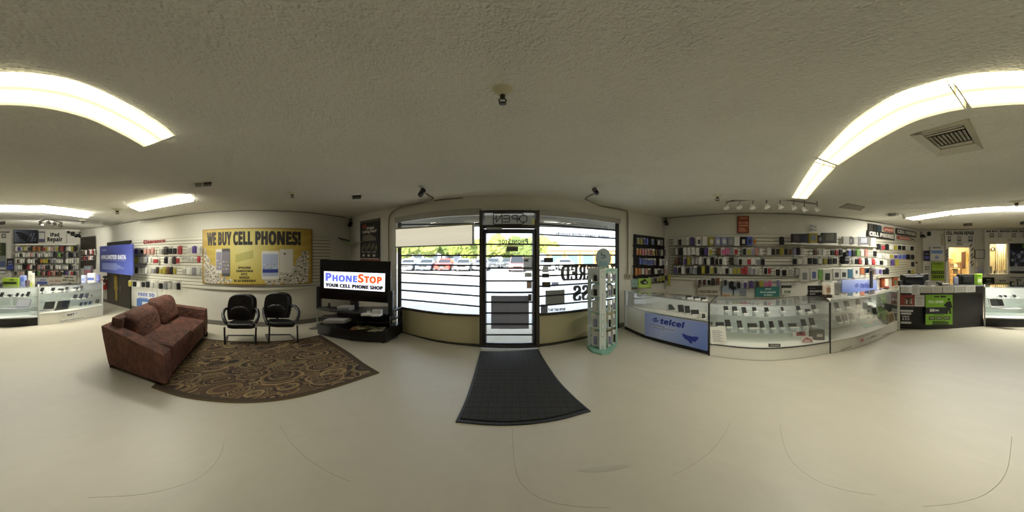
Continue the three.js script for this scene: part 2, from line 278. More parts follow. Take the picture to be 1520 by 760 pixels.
  stick([807.5, 821, 382.5, 382.5, 389.5, 389.5], 0x4d4d4f, 'dark grey photo card high beside the door'); stick([805.5, 814, 396, 396, 404, 404], 0xc9c9c7, 'pale grey card below dark photo card'); stick([805, 815, 406, 406, 412, 412], 0x3f3f42, 'small dark payment sticker on the right window'); stick([805, 817, 418.5, 418.5, 426.5, 426.5], 0x5b5226, 'olive brown sticker on the right window'); stick([819, 829, 419, 419, 424, 424], 0xcfcfe6, 'lilac slip next to the olive sticker');
  stick([810, 838, 431.5, 430, 453, 451.5], 0x9c9c94, 'large grey back of poster on right window'); stick([803, 813, 452, 452, 465, 464], 0x8b8d92, 'grey card standing at the right window sill');
  // neon sign
  const ns = thing('neon_sign', 'unlit dark neon tube sign hung in the transom, reversed open lettering', 'sign', at(758, 334, wallD(756) - 0.2));
  const nd = wallD(756) - 0.2, seg = (pts) => part(ns, 'tube', tube(pts.map(([a, b]) => at(705 + a / 7.6, 305 + b / 7.6, nd)), 0.009, 24, 6, 0.05), M(0x1c1a1a, 0.3));
  seg([[205, 95], [220, 88], [535, 88], [548, 110]]); seg([[210, 205], [225, 215], [530, 212], [548, 190]]); seg([[208, 95], [208, 205]]);
  seg([[240, 110], [240, 190]]); seg([[240, 190], [300, 110]]); seg([[305, 95], [305, 205]]); seg([[212, 150], [240, 150]]);
  seg([[320, 112], [388, 112]]); seg([[320, 150], [388, 150]]); seg([[320, 188], [388, 188]]); seg([[390, 112], [390, 188]]);
  seg([[478, 110], [478, 190]]); seg([[478, 112], [430, 112], [415, 130], [430, 152], [478, 152]]); seg([[500, 150], [520, 115], [580, 115], [588, 150], [580, 185], [520, 187], [500, 150]]);
  part(ns, 'housing', rslab(769.2, 322.5, 772, 327, nd + 0.01, 0.03, 0.01), mBlack);
  part(ns, 'hanger', rod(at(735, 316.5, nd), at(735, 312, nd), 0.004), mBlack); part(ns, 'hanger', rod(at(777, 316.5, nd), at(777, 312, nd), 0.004), mBlack);
  // curved light box hung in the left window
  const lb = thing('window_lightbox', 'curved cream light box hung across the top of the left window', 'light box', W(645, 365, 0.3));
  const rows = (s) => [lerp(340, 333, s), lerp(366.5, 362, s)];
  part(lb, 'front_panel', sheet((s, t) => { const u = lerp(587.5, 701, s), [a, b] = rows(s); return W(u, lerp(b, a, t), 0.22 + 0.22 * Math.sin(Math.PI * t)); }, (s, t) => { const u = lerp(587.5, 701, s), [a, b] = rows(s); return W(u, lerp(b, a, t), 0.2 + 0.22 * Math.sin(Math.PI * t)); }, 14, 10), M(0xf0ebd8, 0.6, { emissive: 0xf6efd6, emissiveIntensity: 0.26 }));
  part(lb, 'top_rim', sheet((s, t) => W(lerp(587, 702, s), lerp(339.5, 332.5, s) + (t - 0.5) * -2.4, 0.3), (s, t) => W(lerp(587, 702, s), lerp(339.5, 332.5, s) + (t - 0.5) * -2.4, 0.2), 12, 1), M(0x8e8c7a, 0.5));
  part(lb, 'bottom_rim', sheet((s, t) => W(lerp(587, 702, s), lerp(367, 362.8, s) + (t - 0.5) * -2, 0.3), (s, t) => W(lerp(587, 702, s), lerp(367, 362.8, s) + (t - 0.5) * -2, 0.2), 12, 1), M(0x7a7868, 0.5));
  part(lb, 'end_cap', quad(W(701, 332, 0.42), W(702.5, 332, 0.2), W(702.5, 363, 0.2), W(701, 363, 0.42), V(0.02, 0, 0)), M(0x7a7868, 0.5));
}
// ---------- outside ----------
{
  solo('parking_lot', box(0, -0.19, -49, 200, 0.1, 86), (() => { const t = noiseTex(256, (x, y) => { const k = (tiled(x, y, 256, 40, 3) - 0.5) * 30 + (tiled(x, y, 256, 7, 8) - 0.5) * 14; return [178 + k, 176 + k, 176 + k]; }, true); t.repeat.set(60, 30); return TM(t, 0.9); })(), 'pale asphalt car park outside the shop windows', 'car park', null, 'structure');
  const apron = (k0, k1) => { const a = [], c = []; for (let u = 532; u <= 975; u += 10) { const d = wallD(u); a.push([(u - 760) * (d + k0) / F, d + k0]); c.push([(u - 760) * d / F * (1 + k1 * 0.35 / d), d + k1]); } return [...a, ...c.reverse()]; };
  solo('sidewalk', prism(apron(0.2, 1.9), -0.13, -0.02), M(0xbdb8ae, 0.9), 'concrete sidewalk along the shopfront', 'sidewalk', null, 'structure');
  solo('canopy', prism(apron(0.2, 2.1), 2.56, 2.66), M(0xc9c6bb, 0.8), 'pale exterior canopy soffit above the shopfront', 'canopy', null, 'structure');
  for (const [u0, u1] of [[540, 640.5], [640, 716.5], [716, 801.5], [801, 881.5], [881, 968]]) solo('canopy_fascia', sheet((s, t) => Wy(lerp(u0, u1, s), lerp(2.3, 2.56, t), -2.0), (s, t) => Wy(lerp(u0, u1, s), lerp(2.3, 2.56, t), -2.06), 8, 1), M(0x9d9c98, 0.7), 'grey fascia panel along the canopy edge', 'fascia', 'canopy fascia panels');
  for (const [u0, v0, u1, v1] of [[598, 452, 712, 420], [640, 470, 705, 432], [815, 470, 900, 425], [722, 446, 790, 440]]) { const a = G(u0, v0), b = G(u1, v1); solo('parking_line', quad(V(a.x - 0.05, -0.125, a.z), V(b.x - 0.05, -0.125, b.z), V(b.x + 0.08, -0.125, b.z), V(a.x + 0.08, -0.125, a.z), V(0, -0.012, 0)), M(0xf2f2f2, 0.8), 'white painted line on the car park', 'line', 'parking lines'); }
  solo('curb', box(0, -0.04, -30, 60, 0.14, 0.3), M(0xc7c4bc, 0.9), 'low concrete curb between the parking rows', 'curb', null, 'structure');
  function car(u, d, col, label, w = 1.82, h = 1.42) {
    const x = (u - 760) * d / F, z = -d, o = thing('car', label, 'car', V(x, -0.11, z), 'cars parked outside');
    const paint = M(col, 0.3, { clearcoat: 0.8 }), gl = M(0x2b3138, 0.1);
    const prof = (pts) => { const s = new THREE.Shape(pts.map(([a, b]) => new THREE.Vector2(a, b))); return s; };
    const ex = (pts, ww) => new THREE.ExtrudeGeometry(prof(pts), { depth: ww - 0.24, bevelEnabled: true, bevelThickness: 0.12, bevelSize: 0.08, bevelSegments: 3 }).translate(0, 0, -(ww - 0.24) / 2).rotateY(-Math.PI / 2).translate(x, -0.11, z);
    part(o, 'body', ex([[0.1, 0.3], [-4.2, 0.3], [-4.25, 0.75], [-4.1, 0.85], [-1.2, 0.86], [-0.25, 0.74], [0.08, 0.6]].map(([a, b]) => [a, b]), w), paint);
    const cab = (k0, k1, y0, y1, z0, z1, z2, z3) => { const a = V(x - k0, y0 - 0.11, z + z0), b = V(x + k0, y0 - 0.11, z + z0), c = V(x + k1, y1 - 0.11, z + z1), dd = V(x - k1, y1 - 0.11, z + z1); return quad(dd, c, b, a, V(0, 0, z2 - z0)); };
    part(o, 'cabin', cab(w / 2 - 0.08, w / 2 - 0.28, 0.84, h, -1.15, -2.0, -3.3, 0), paint);
    part(o, 'windshield', quad(V(x - w / 2 + 0.33, h - 0.17, z - 1.93), V(x + w / 2 - 0.33, h - 0.17, z - 1.93), V(x + w / 2 - 0.17, 0.78, z - 1.14), V(x - w / 2 + 0.17, 0.78, z - 1.14), V(0, -0.01, -0.05)), gl);
    for (const s of [-1, 1]) { part(o, 'headlight', new THREE.SphereGeometry(0.13, 10, 8).scale(1.3, 0.7, 0.5).translate(x + s * (w / 2 - 0.25), 0.53, z + 0.1), M(0xe8ecee, 0.1)); part(o, 'mirror', new THREE.SphereGeometry(0.09, 8, 6).translate(x + s * (w / 2 + 0.06), 0.86, z - 1.3), paint); for (const zz of [-0.7, -3.4]) part(o, 'wheel', new THREE.CylinderGeometry(0.31, 0.31, 0.2, 18).rotateZ(Math.PI / 2).translate(x + s * (w / 2 - 0.1), 0.2, z + zz), mBlack); }
    part(o, 'grille', box(x, 0.42, z + 0.17, w * 0.5, 0.12, 0.05), mBlack); part(o, 'license_plate', box(x, 0.3, z + 0.2, 0.3, 0.14, 0.02), M(0xdadada, 0.6));
  }
  car(628, 37, 0x7d8ca6, 'blue grey parked car beside the red one outside the window'); car(656, 37, 0xc23a2c, 'red parked car seen through the left window'); car(685, 36.5, 0x8d8f92, 'silver parked car right of the red one'); car(713, 37, 0xa9adb4, 'pale silver car parked beside the door frame'); car(600, 37, 0xcfd2d6, 'white car at the left edge of the window');
  car(731, 45, 0x4f545c, 'dark grey car seen through the door glass left side'); car(753, 45.5, 0x3f444c, 'charcoal car in second row behind the door glass'); car(768, 35, 0xb08080, 'dusty red van with rear to the door', 1.9, 1.75); car(812, 37, 0xd9d9d6, 'white car behind the large lettering'); car(842, 38, 0xc9c9c4, 'cream car beside the tan storefront');
  const leafM = [M(0x86934e, 0.9), M(0x9aa45c, 0.9), M(0x6f8048, 0.9)];
  function tree(u, d, h, r, k) {
    const x = (u - 760) * d / F, o = thing('tree', ['olive green tree beyond the parked cars', 'yellow green tree beyond the parked cars', 'dark green tree beyond the parked cars'][k], 'tree', V(x, -0.11, -d), 'trees beyond the car park');
    part(o, 'trunk', rod(V(x, -0.11, -d), V(x + 0.15, h * 0.6, -d), 0.14, 8, 0.08), M(0x5a4a38, 0.9));
    const gs = []; for (let i = 0; i < 9; i++) { const g = new THREE.IcosahedronGeometry(r * (0.4 + 0.25 * rnd()), 3), p = g.attributes.position, q = V(0, 0, 0), ox = (rnd() - 0.5) * r * 1.5, oy = (rnd() - 0.3) * r * 0.9, oz = (rnd() - 0.5) * r; for (let j = 0; j < p.count; j++) { q.fromBufferAttribute(p, j); const n = imp.noise(q.x * 3 + i * 5, q.y * 3, q.z * 3); q.multiplyScalar(1 + n * 0.5); p.setXYZ(j, q.x + x + ox, q.y + h * 0.72 + oy, q.z - d + oz); } g.computeVertexNormals(); gs.push(g); }
    part(o, 'foliage', merge(gs), leafM[k]);
  }
  [[606, 52, 3.4, 1.7, 0], [630, 58, 3.8, 1.9, 1], [655, 62, 4.4, 2.2, 2], [685, 55, 3.6, 1.9, 0], [706, 60, 4, 2, 1], [728, 52, 3.6, 2.1, 1], [752, 60, 4, 2.2, 0], [775, 54, 3.8, 2, 2], [797, 62, 4.2, 2.2, 1], [815, 59, 3.8, 1.8, 1]].forEach((a) => tree(...a));
  const sh = thing('storefront', 'low tan storefront with glass bays across the car park', 'building', V(12.5, -0.11, -48)), sx = 12.5;
  part(sh, 'wall', box(sx, 1.2, -50, 14, 2.7, 4), M(0xd8b98a, 0.9)); part(sh, 'fascia', box(sx, 2.7, -47.8, 14.4, 0.5, 0.6), M(0xe6dcc6, 0.9)); for (let i = 0; i < 6; i++) { const wn = part(sh, 'window', box(sx - 5.8 + i * 2.3, 1.0, -47.97, 1.5, 1.6, 0.1), M(0x6d8a92, 0.15)); part(sh, 'door_post', box(sx - 4.7 + i * 2.3, 1.1, -47.95, 0.18, 2.2, 0.14), M(0xc98b4a, 0.8)); }
  const gh = thing('warehouse', 'low grey building behind the trees', 'building', V(-22, -0.11, -70)); part(gh, 'wall', box(-22, 1.6, -72, 30, 3.4, 4), M(0xa9abb4, 0.9)); part(gh, 'roof', box(-22, 3.4, -72, 31, 0.4, 5), M(0x8a8c94, 0.9)); for (let i = 0; i < 8; i++) part(gh, 'window', box(-34 + i * 3.4, 1.6, -69.96, 1.6, 1.3, 0.1), M(0x535a66, 0.2));
}
// ---------- ceiling lamps ----------
{
  const bands = canvasTex(8, 128, (x, w, h) => { const g = x.createLinearGradient(0, 0, 0, h); for (const [p, c] of [[0, '#a8a284'], [0.1, '#fffbe8'], [0.34, '#fffdf0'], [0.45, '#b3ab8c'], [0.56, '#fffdf0'], [0.82, '#fffbe8'], [1, '#aaa486']]) g.addColorStop(p, c); x.fillStyle = g; x.fillRect(0, 0, w, h); });
  const mTube = new THREE.MeshPhysicalMaterial({ color: 0xf4f0e0, roughness: 0.5, emissive: LAMPCOL, emissiveIntensity: 0.8, emissiveMap: bands }), mBright = new THREE.MeshPhysicalMaterial({ color: 0xf4f0e0, roughness: 0.5, emissive: LAMPCOL, emissiveIntensity: 3 });
  const line = (pts) => { const c = new THREE.CatmullRomCurve3(pts.map(([u, v]) => V(u, v, 0)), false, 'catmullrom', 0.5); return (s) => c.getPointAt(s); };
  function lamp(label, near, far, n, drop, power, widths, endCaps = true) {       // near and far edge of the fitting in pixels
    const A = line(near), B = line(far), mid = A(0.5);
    const o = thing('ceiling_lamp', label, 'lamp', C(mid.x, mid.y, CEIL - drop), 'fluorescent ceiling lamps');
    const prof = (t) => CEIL - drop * (t < 0.7 ? 1 : Math.cos((t - 0.7) / 0.3 * Math.PI / 2)) - 0.002;
    const P = (s, t) => { const a = A(s), b = B(s), y = prof(t); return C(lerp(b.x, a.x, t), lerp(b.y, a.y, t), y); };
    const df = part(o, 'diffuser', sheet(P, (s, t) => P(s, t).setY(CEIL - 0.001), n, 14), n > 9 || drop === 0.05 ? mTube : mBright);
    if (endCaps) for (const s of [0, 1]) { const e = s ? 0.992 : 0.008; part(df, 'end_cap', sheet((q, t) => P(lerp(s, e, q), t).add(V(0, -0.006, 0)), (q, t) => P(lerp(s, e, q), t).setY(CEIL - 0.001), 1, 8), mWhite); }
    for (let i = 0; i < n / 3; i++) for (const t of widths) {
      const k = n / 3, p = P(lerp(0.03, 0.97, i / k), t), q = P(lerp(0.03, 0.97, (i + 1) / k), t), L = new THREE.RectAreaLight(LAMPCOL, LAMP * power, p.distanceTo(q) * 0.97, widths.w ?? 0.1);
      p.y -= 0.014; q.y -= 0.014; L.position.copy(p).lerp(q, 0.5);
      const ax = q.clone().sub(p).setY(0).normalize(), up = V(0, 1, 0); const m = new THREE.Matrix4().makeBasis(ax, V(0, 1, 0).cross(ax).negate().cross(ax).length() ? up.clone().cross(ax).negate() : up, up);
      if (m.determinant() < 0) m.makeBasis(ax.clone().negate(), up.clone().cross(ax).negate(), up);
      L.setRotationFromMatrix(m); scene.add(L);
    }
    if (widths.side) { const p = P(0.04, 0), q = P(0.96, 0), h = drop * 0.9, L = new THREE.RectAreaLight(LAMPCOL, LAMP * power * 3, p.distanceTo(q), h); L.position.copy(p).lerp(q, 0.5); const ax = q.clone().sub(p).setY(0).normalize(), n = V(ax.z, 0, -ax.x); if (n.dot(P(0.5, 0).sub(P(0.5, 0.6)).setY(0)) < 0) n.negate(); L.position.y = CEIL - drop / 2 - 0.002; L.position.addScaledVector(n, 0.02); const e = n.clone().negate(); L.setRotationFromMatrix(new THREE.Matrix4().makeBasis(V(0, 1, 0).cross(e), V(0, 1, 0), e)); scene.add(L); }  // extra boosted light on the far side, added to brighten the wall
  }
  const two = Object.assign([0.28, 0.62], { w: 0.1 }), one = Object.assign([0.4], { w: 0.12, side: true }), low = Object.assign([0.4], { w: 0.12 });
  lamp('long bowed fluorescent ceiling lamp above the sofa side', [[-160, 118], [-80, 111], [0, 109.5], [63, 112.7], [126, 126], [189.5, 154.7], [237, 181.6], [261.5, 203]], [[-160, 170], [-80, 160], [0, 156], [63, 160], [126, 174.6], [174, 196], [200, 210], [216, 219.5]], 24, 0.05, 0.43, two);
  lamp('short end section of bowed ceiling lamp above the counters', [[1174.6, 294], [1190, 269], [1209, 240]], [[1197.8, 295.6], [1216, 274], [1240, 248.5]], 6, 0.05, 0.43, two);
  lamp('long middle section of bowed ceiling lamp beside the vent', [[1213, 235], [1266, 180], [1323.7, 143.6], [1381.6, 124.7], [1405, 118]], [[1243, 246], [1294.8, 213], [1352.7, 182.6], [1400, 168], [1434, 161.5]], 18, 0.05, 0.43, two);
  lamp('outer section of bowed ceiling lamp running past the vent', [[1411, 117], [1450, 111.5], [1520, 108], [1590, 110], [1660, 116]], [[1441, 160.5], [1475, 157.5], [1520, 155], [1600, 158], [1680, 168]], 15, 0.05, 0.43, two);
  lamp('small straight ceiling lamp in front of the clearance wall', [[193, 307.5], [235, 299.5], [281, 291.5]], [[207, 314], [246, 306.5], [287, 299]], 6, 0.06, 0.6, low);
  lamp('narrow ceiling lamp pointing at the dark doorway', [[62, 307.5], [100, 312], [138, 317]], [[61, 315], [95, 319], [130, 323.7]], 6, 0.06, 0.9, one);
  lamp('narrow ceiling lamp above the black based glass case', [[-70, 306], [0, 305], [58, 307]], [[-70, 314.5], [0, 313.6], [58, 314.6]], 9, 0.03, 1.0, one);
  lamp('narrow ceiling lamp beside the white projector', [[1344, 324], [1375, 318.5], [1408, 313.5]], [[1356, 327], [1382, 323.5], [1410, 319.3]], 6, 0.02, 1.3, low);
  lamp('narrow ceiling lamp above the black service desk', [[1412, 313], [1450, 309], [1491, 307]], [[1413, 319], [1455, 315], [1493, 312.8]], 6, 0.02, 2.4, one);
  lamp('narrow ceiling lamp above the service window', [[1495, 307], [1520, 306], [1580, 306]], [[1497, 312.6], [1520, 312], [1580, 313]], 6, 0.02, 2.4, one);
}
// ---------- small ceiling fittings ----------
{
  const cream = M(0xcfcaa9, 0.5), brass = M(0x3d3524, 0.4, { metalness: 0.6 });
  function sprinkler(u, v, k, label) {
    const c = C(u, v), o = thing('sprinkler', label, 'sprinkler', c.clone().setY(CEIL - 0.12 * k), 'fire sprinklers');
    part(o, 'escutcheon', lathe([[0, -0.05 * k], [0.045 * k, -0.05 * k], [0.05 * k, -0.03 * k], [0.085 * k, -0.02 * k], [0.1 * k, 0]], c), cream);
    part(o, 'body', lathe([[0, -0.085 * k], [0.022 * k, -0.085 * k], [0.025 * k, -0.05 * k]], c, 12), brass);
    part(o, 'frame_arm', tube([c.clone().add(V(-0.015 * k, -0.08 * k, 0)), c.clone().add(V(-0.035 * k, -0.1 * k, 0)), c.clone().add(V(0, -0.125 * k, 0))], 0.006 * k, 10, 6), brass); part(o, 'frame_arm', tube([c.clone().add(V(0.015 * k, -0.08 * k, 0)), c.clone().add(V(0.035 * k, -0.1 * k, 0)), c.clone().add(V(0, -0.125 * k, 0))], 0.006 * k, 10, 6), brass);
    part(o, 'deflector', lathe([[0, -0.13 * k], [0.036 * k, -0.13 * k], [0.036 * k, -0.122 * k], [0, -0.12 * k]], c, 14), brass);
  }
  sprinkler(746, 133, 0.7, 'cream collared sprinkler head above the entrance mat'); sprinkler(434, 285.5, 0.7, 'sprinkler head above the two black chairs'); sprinkler(1065, 289, 0.8, 'sprinkler head beside the track lights'); sprinkler(174, 310, 0.9, 'sprinkler head beside the small straight lamp'); sprinkler(123, 326, 0.9, 'sprinkler head beyond the narrow lamp near the dark rack'); sprinkler(1365, 326, 0.9, 'sprinkler head beneath the lamp by the projector'); sprinkler(1509, 298, 0.9, 'sprinkler head in front of the service window lamp');
  // supply vent
  const q = [[1350.6, 201.5], [1438, 177], [1459.8, 221.7], [1392.6, 232.7]], qi = VENT;
  const vt = thing('air_vent', 'square white louvred air vent in the ceiling', 'vent', C(1405, 205, CEIL - 0.03));
  for (let i = 0; i < 4; i++) { const j = (i + 1) % 4, P = (s, t) => { const a = lerp(q[i][0], q[j][0], s), b = lerp(q[i][1], q[j][1], s), c = lerp(qi[i][0], qi[j][0], s), d = lerp(qi[i][1], qi[j][1], s); return C(lerp(c, a, t), lerp(d, b, t), CEIL - lerp(0.03, 0.008, t)); }; part(vt, 'frame_side', sheet(P, (s, t) => P(s, t).setY(CEIL - 0.001), 1, 1), M(0xb9b5a3, 0.6)); }
  const inner = (s, t, y) => C(lerp(lerp(qi[0][0], qi[1][0], s), lerp(qi[3][0], qi[2][0], s), t), lerp(lerp(qi[0][1], qi[1][1], s), lerp(qi[3][1], qi[2][1], s), t), y);
  { const w = qi.map(([u, v]) => C(u, v)), m = M(0x8e8c84, 0.6, { metalness: 0.3 }); for (let i = 0; i < 4; i++) { const p = w[i], q2 = w[(i + 1) % 4]; part(vt, 'duct_side', quad(p.clone().setY(CEIL + 0.42), q2.clone().setY(CEIL + 0.42), q2, p, V(0, 0.001, 0).add(p.clone().add(q2).multiplyScalar(0.5).sub(C(1410, 204)).setY(0).normalize().multiplyScalar(0.01))), m); } part(vt, 'duct_top', prism(w.map((p) => [p.x, -p.z]), CEIL + 0.42, CEIL + 0.44), m); }
  for (let i = 0; i < 9; i++) { const s0 = 0.04 + i * 0.105; part(vt, 'louver', sheet((s, t) => inner(s0 + s * 0.075, lerp(0.78, 0.26, t), CEIL - 0.012 - 0.012 * s), (s, t) => inner(s0 + s * 0.075, lerp(0.78, 0.26, t), CEIL - 0.008 - 0.012 * s), 1, 1), M(0xa29f8e, 0.6)); }
  for (const [t0, t1] of [[0.02, 0.09], [0.13, 0.2], [0.82, 0.98]]) part(vt, 'cross_louver', sheet((s, t) => inner(lerp(0.02, 0.98, s), lerp(t1, t0, t), CEIL - 0.022), (s, t) => inner(lerp(0.02, 0.98, s), lerp(t1, t0, t), CEIL - 0.012), 1, 1), M(0xb3af9d, 0.6));
  const flat = (name, label, cat, pts, y, th, m) => { const P = (s, t) => C(lerp(lerp(pts[3][0], pts[2][0], s), lerp(pts[0][0], pts[1][0], s), t), lerp(lerp(pts[3][1], pts[2][1], s), lerp(pts[0][1], pts[1][1], s), t), y); return solo(name, sheet(P, (s, t) => P(s, t).setY(y + th), 1, 1), m, label, cat); };
  flat('access_panel', 'flat square access panel in the ceiling behind track lights', 'panel', [[1258, 302.5], [1284, 307.5], [1277, 313], [1245, 308.5]], CEIL - 0.012, 0.011, M(0x9c988a, 0.8));
  for (const [u0, u1, v, l] of [[290, 300, 275.8, 'pale grey smoke sensor plate on the ceiling'], [302, 314, 274.6, 'dark slotted plate on the ceiling above the sofa'], [523, 536, 293.5, 'dark slotted plate on the ceiling near the corner poster'], [1430, 1443, 334, 'dark slotted grille on the ceiling above repair sign'], [0, 8, 331.5, 'dark slotted grille on the ceiling above wall poster'], [1514, 1520, 331.5, 'dark slotted grille on the ceiling beyond service window']]) flat('ceiling_plate', l, 'plate', [[u0, v - 0.8], [u1, v - 1.6], [u1, v + 1.6], [u0, v + 2.2]], CEIL - 0.03, 0.029, M(l[0] === 'p' ? 0x85816f : 0x3a372e, 0.7));
  // track lights
  const td = dC(297), tr = thing('track_light', 'bowed track light rail with eight small white spot heads', 'track light', at(1145, 298, td));
  const rail = [[1078, 300], [1100, 297.5], [1125, 295.5], [1145, 295], [1165, 296.5], [1190, 300], [1213, 303]];
  part(tr, 'rail', tube(rail.map(([u, v]) => at(u, v, td)), 0.016, 40, 6), M(0x8f8c82, 0.5)); part(tr, 'canopy_box', rslab(1143, 290.5, 1154, 295.5, td - 0.03, 0.1, 0.02), M(0x4d473c, 0.6)); part(tr, 'canopy_box', rslab(1087, 293.5, 1092, 298, td - 0.02, 0.08, 0.02), M(0x5f5b52, 0.6)); part(tr, 'stem', rod(at(1148, 291, td), at(1148, 283, td).setY(CEIL), 0.02), M(0x6d695f, 0.5));
  for (const [u, v, k] of [[1078, 307, 0], [1097, 306, 1], [1116.5, 307, 2], [1138, 306, 3], [1158, 306, 4], [1178, 308, 5], [1194, 311, 6], [1213, 311, 7]]) { const ru = u + (k < 3 ? 2 : 0), rv = lerp(rail[Math.min(5, Math.floor((u - 1078) / 24))][1], 300, 0.4); part(tr, 'arm', rod(at(ru, rv - 1, td), at(u, v - 2, td), 0.008, 6), M(0x77746a, 0.5)); const hd = part(tr, 'spot_head', lathe([[0, 0.05], [0.028, 0.05], [0.045, -0.03], [0.04, -0.045], [0, -0.04]], V(0, 0, 0), 14).rotateX(-0.5).rotateZ((k - 3.5) * 0.12).translate(...at(u, v, td).toArray()), M(0xe6e3d8, 0.4)); }
  // second little track above the repair counter on the far left
  const t2 = dC(326), tl = thing('track_light', 'tiny track light with four dark heads above phone cases', 'track light', at(77, 328, t2)); part(tl, 'rail', tube([[58, 329], [70, 326], [78, 326.5], [92, 331]].map(([u, v]) => at(u, v, t2)), 0.02, 20, 6), M(0x6c685c, 0.6)); for (const [u, v] of [[61, 332], [72, 331], [81, 332.5], [89.5, 334]]) { part(tl, 'spot_head', lathe([[0, 0.05], [0.03, 0.05], [0.045, -0.05], [0, -0.05]], at(u, v, t2), 10), M(0x5c564a, 0.6)); part(tl, 'arm', rod(at(u, v - 1, t2), at(u, v - 4.5, t2), 0.01, 6), M(0x6c685c, 0.6)); } for (const [u, v, tu] of [[61, 332, 30], [72, 331, 58], [81, 332.5, 84], [89.5, 334, 106]]) { const S = new THREE.SpotLight(LAMPCOL, 9, 0, 0.75, 0.6, 2); S.position.copy(at(u, v + 2.5, t2)); S.target.position.copy(W(tu, 380)); S.castShadow = true; scene.add(S, S.target); }
  part(tl, 'stem', rod(at(76, 326, t2), at(76, 320, t2).setY(CEIL), 0.02), M(0x6c685c, 0.6));
  // projector
  const pd = 8.0, pj = thing('projector', 'off white projector hanging from the ceiling', 'projector', at(1329, 325, pd)); part(pj, 'body', rslab(1320.5, 313.5, 1336, 320.5, pd, 0.1, 0.04, 3), M(0xd6d3c6, 0.5)); part(pj, 'lens', new THREE.CylinderGeometry(0.06, 0.06, 0.08, 16).rotateX(Math.PI / 2).translate(...at(1324, 317.5, pd - 0.02).toArray()), M(0x6f6b5e, 0.3)); part(pj, 'mount', rod(at(1331, 314, pd + 0.05), at(1331, 309, pd + 0.05).setY(CEIL), 0.03), mWhite); part(pj, 'plate', rslab(1322, 310, 1336, 312, pd + 0.02, 0.08, 0.01), M(0xa5a18f, 0.6)); part(pj, 'bracket', tube([at(1336, 316, pd + 0.1), at(1341, 319, pd + 0.1), at(1343, 324, pd + 0.1)], 0.035, 12, 6), mWhite);
  // cameras and conduits
  function cam(u, v, d, label, s = 1, col = mBlack) { const p = at(u, v, d), o = thing('security_camera', label, 'camera', p, 'security cameras'); const hs = part(o, 'housing', new THREE.CylinderGeometry(0.045 * s, 0.045 * s, 0.16 * s, 14).rotateX(Math.PI / 2 - 0.35).rotateY(u < 760 ? 0.6 : -0.6).translate(p.x, p.y, p.z), col); part(hs, 'lens', new THREE.SphereGeometry(0.035 * s, 12, 8).translate(p.x, p.y - 0.03 * s, p.z + 0.08 * s), mBlackGlass); part(o, 'bracket', rod(p, V(p.x, p.y + 0.12 * s, p.z - 0.03), 0.014 * s), M(0x55534a, 0.5)); part(o, 'foot', lathe([[0, 0], [0.05 * s, 0], [0.05 * s, 0.02 * s], [0, 0.02 * s]], V(p.x, p.y + 0.12 * s, p.z - 0.03), 12), M(0x55534a, 0.5)); }
  cam(626, 286, 4.95, 'security camera on the ceiling left of the entrance', 0.9); cam(884, 284, 4.95, 'security camera on the ceiling right of the entrance', 0.8, M(0x5a584f, 0.5)); cam(520, 333, wallD(520) - 0.12, 'black security camera in corner above the television', 1); cam(989, 331, wallD(989) - 0.12, 'black security camera in corner beside the accessory wall', 1); cam(117, 350, wallD(117) - 0.15, 'small black camera above the dark wall rack', 1.1); cam(1368, 350.5, wallD(1368) - 0.15, 'small black camera in corner beside the small speaker', 1.1);
  const pipe = (label, pts, r = 0.014, m = M(0x8a8672, 0.5)) => solo('conduit', tube(pts.map((p) => p.setY(Math.min(p.y, CEIL - 0.03))), r, 120, 8), m, label, 'conduit');
  pipe('grey conduit bending along the ceiling left of the entrance', [...[[632, 287], [638, 291], [643, 295]].map(([u, v]) => at(u, v, 5.2)), ...[[630, 299], [612, 303], [597, 307], [584, 313], [578, 322], [577, 340], [577, 400], [577, 440]].map(([u, v]) => W(u, v, 0.08))]);
  pipe('dark wire running along the ceiling edge above left window', [[644, 296], [655, 295.5], [670, 293.5], [687, 291.5]].map(([u, v]) => W(u, v, 0.1)), 0.008, M(0x3c382c, 0.6));
  pipe('grey conduit snaking along the ceiling right of the entrance', [...[[883, 285], [876, 290], [869, 295], [873, 297.5]].map(([u, v]) => at(u, v, 5.3)), ...[[890, 300], [910, 305], [927, 309], [931, 314], [932, 330], [932, 380], [932, 408]].map(([u, v]) => W(u, v, 0.07))]);
  for (const [u0, u1, l] of [[119, 512, 'thin dark cable pinned along the ceiling edge above the banner'], [993, 1366, 'thin dark cable pinned along the ceiling edge above the slatwall']]) pipe(l, Array.from({ length: 40 }, (_, i) => Wy(lerp(u0, u1, i / 39), CEIL - 0.03, 0.05)), 0.007, M(0x4a463a, 0.6));
  const ob = thing('outlet_box', 'grey electrical outlet box below the wall conduit', 'outlet', W(932, 414, 0.06)); part(ob, 'box', plateW([928.5, 936.5, 407, 407.5, 414, 414.5], 0.07, 0.06, 1), M(0xa9a596, 0.5)); for (const u of [930.6, 934.2]) part(ob, 'socket', plateW([u - 1, u + 1, 408.5, 408.5, 412.5, 412.5], 0.075, 0.02, 1), M(0x6d6a5f, 0.5));
  const ws = (u, v, k, label) => { const p = thing('wall_speaker', label, 'speaker', W(u, v + 3, 0.25)); const cb = part(p, 'cabinet', rslab(u - 1.8 * k, v - 3.2 * k, u + 1.8 * k, v + 3.2 * k, wallD(u) - 0.28, 0.06, 0.02), mBlack); part(cb, 'grille', slab(u - 1.3 * k, v - 2.6 * k, u + 1.3 * k, v + 2.6 * k, wallD(u) - 0.29, 0.012), M(0x2a2a2c, 0.8)); part(p, 'bracket', rod(at(u, v, wallD(u) - 0.22), at(u, v, wallD(u)), 0.02), mBlack); };
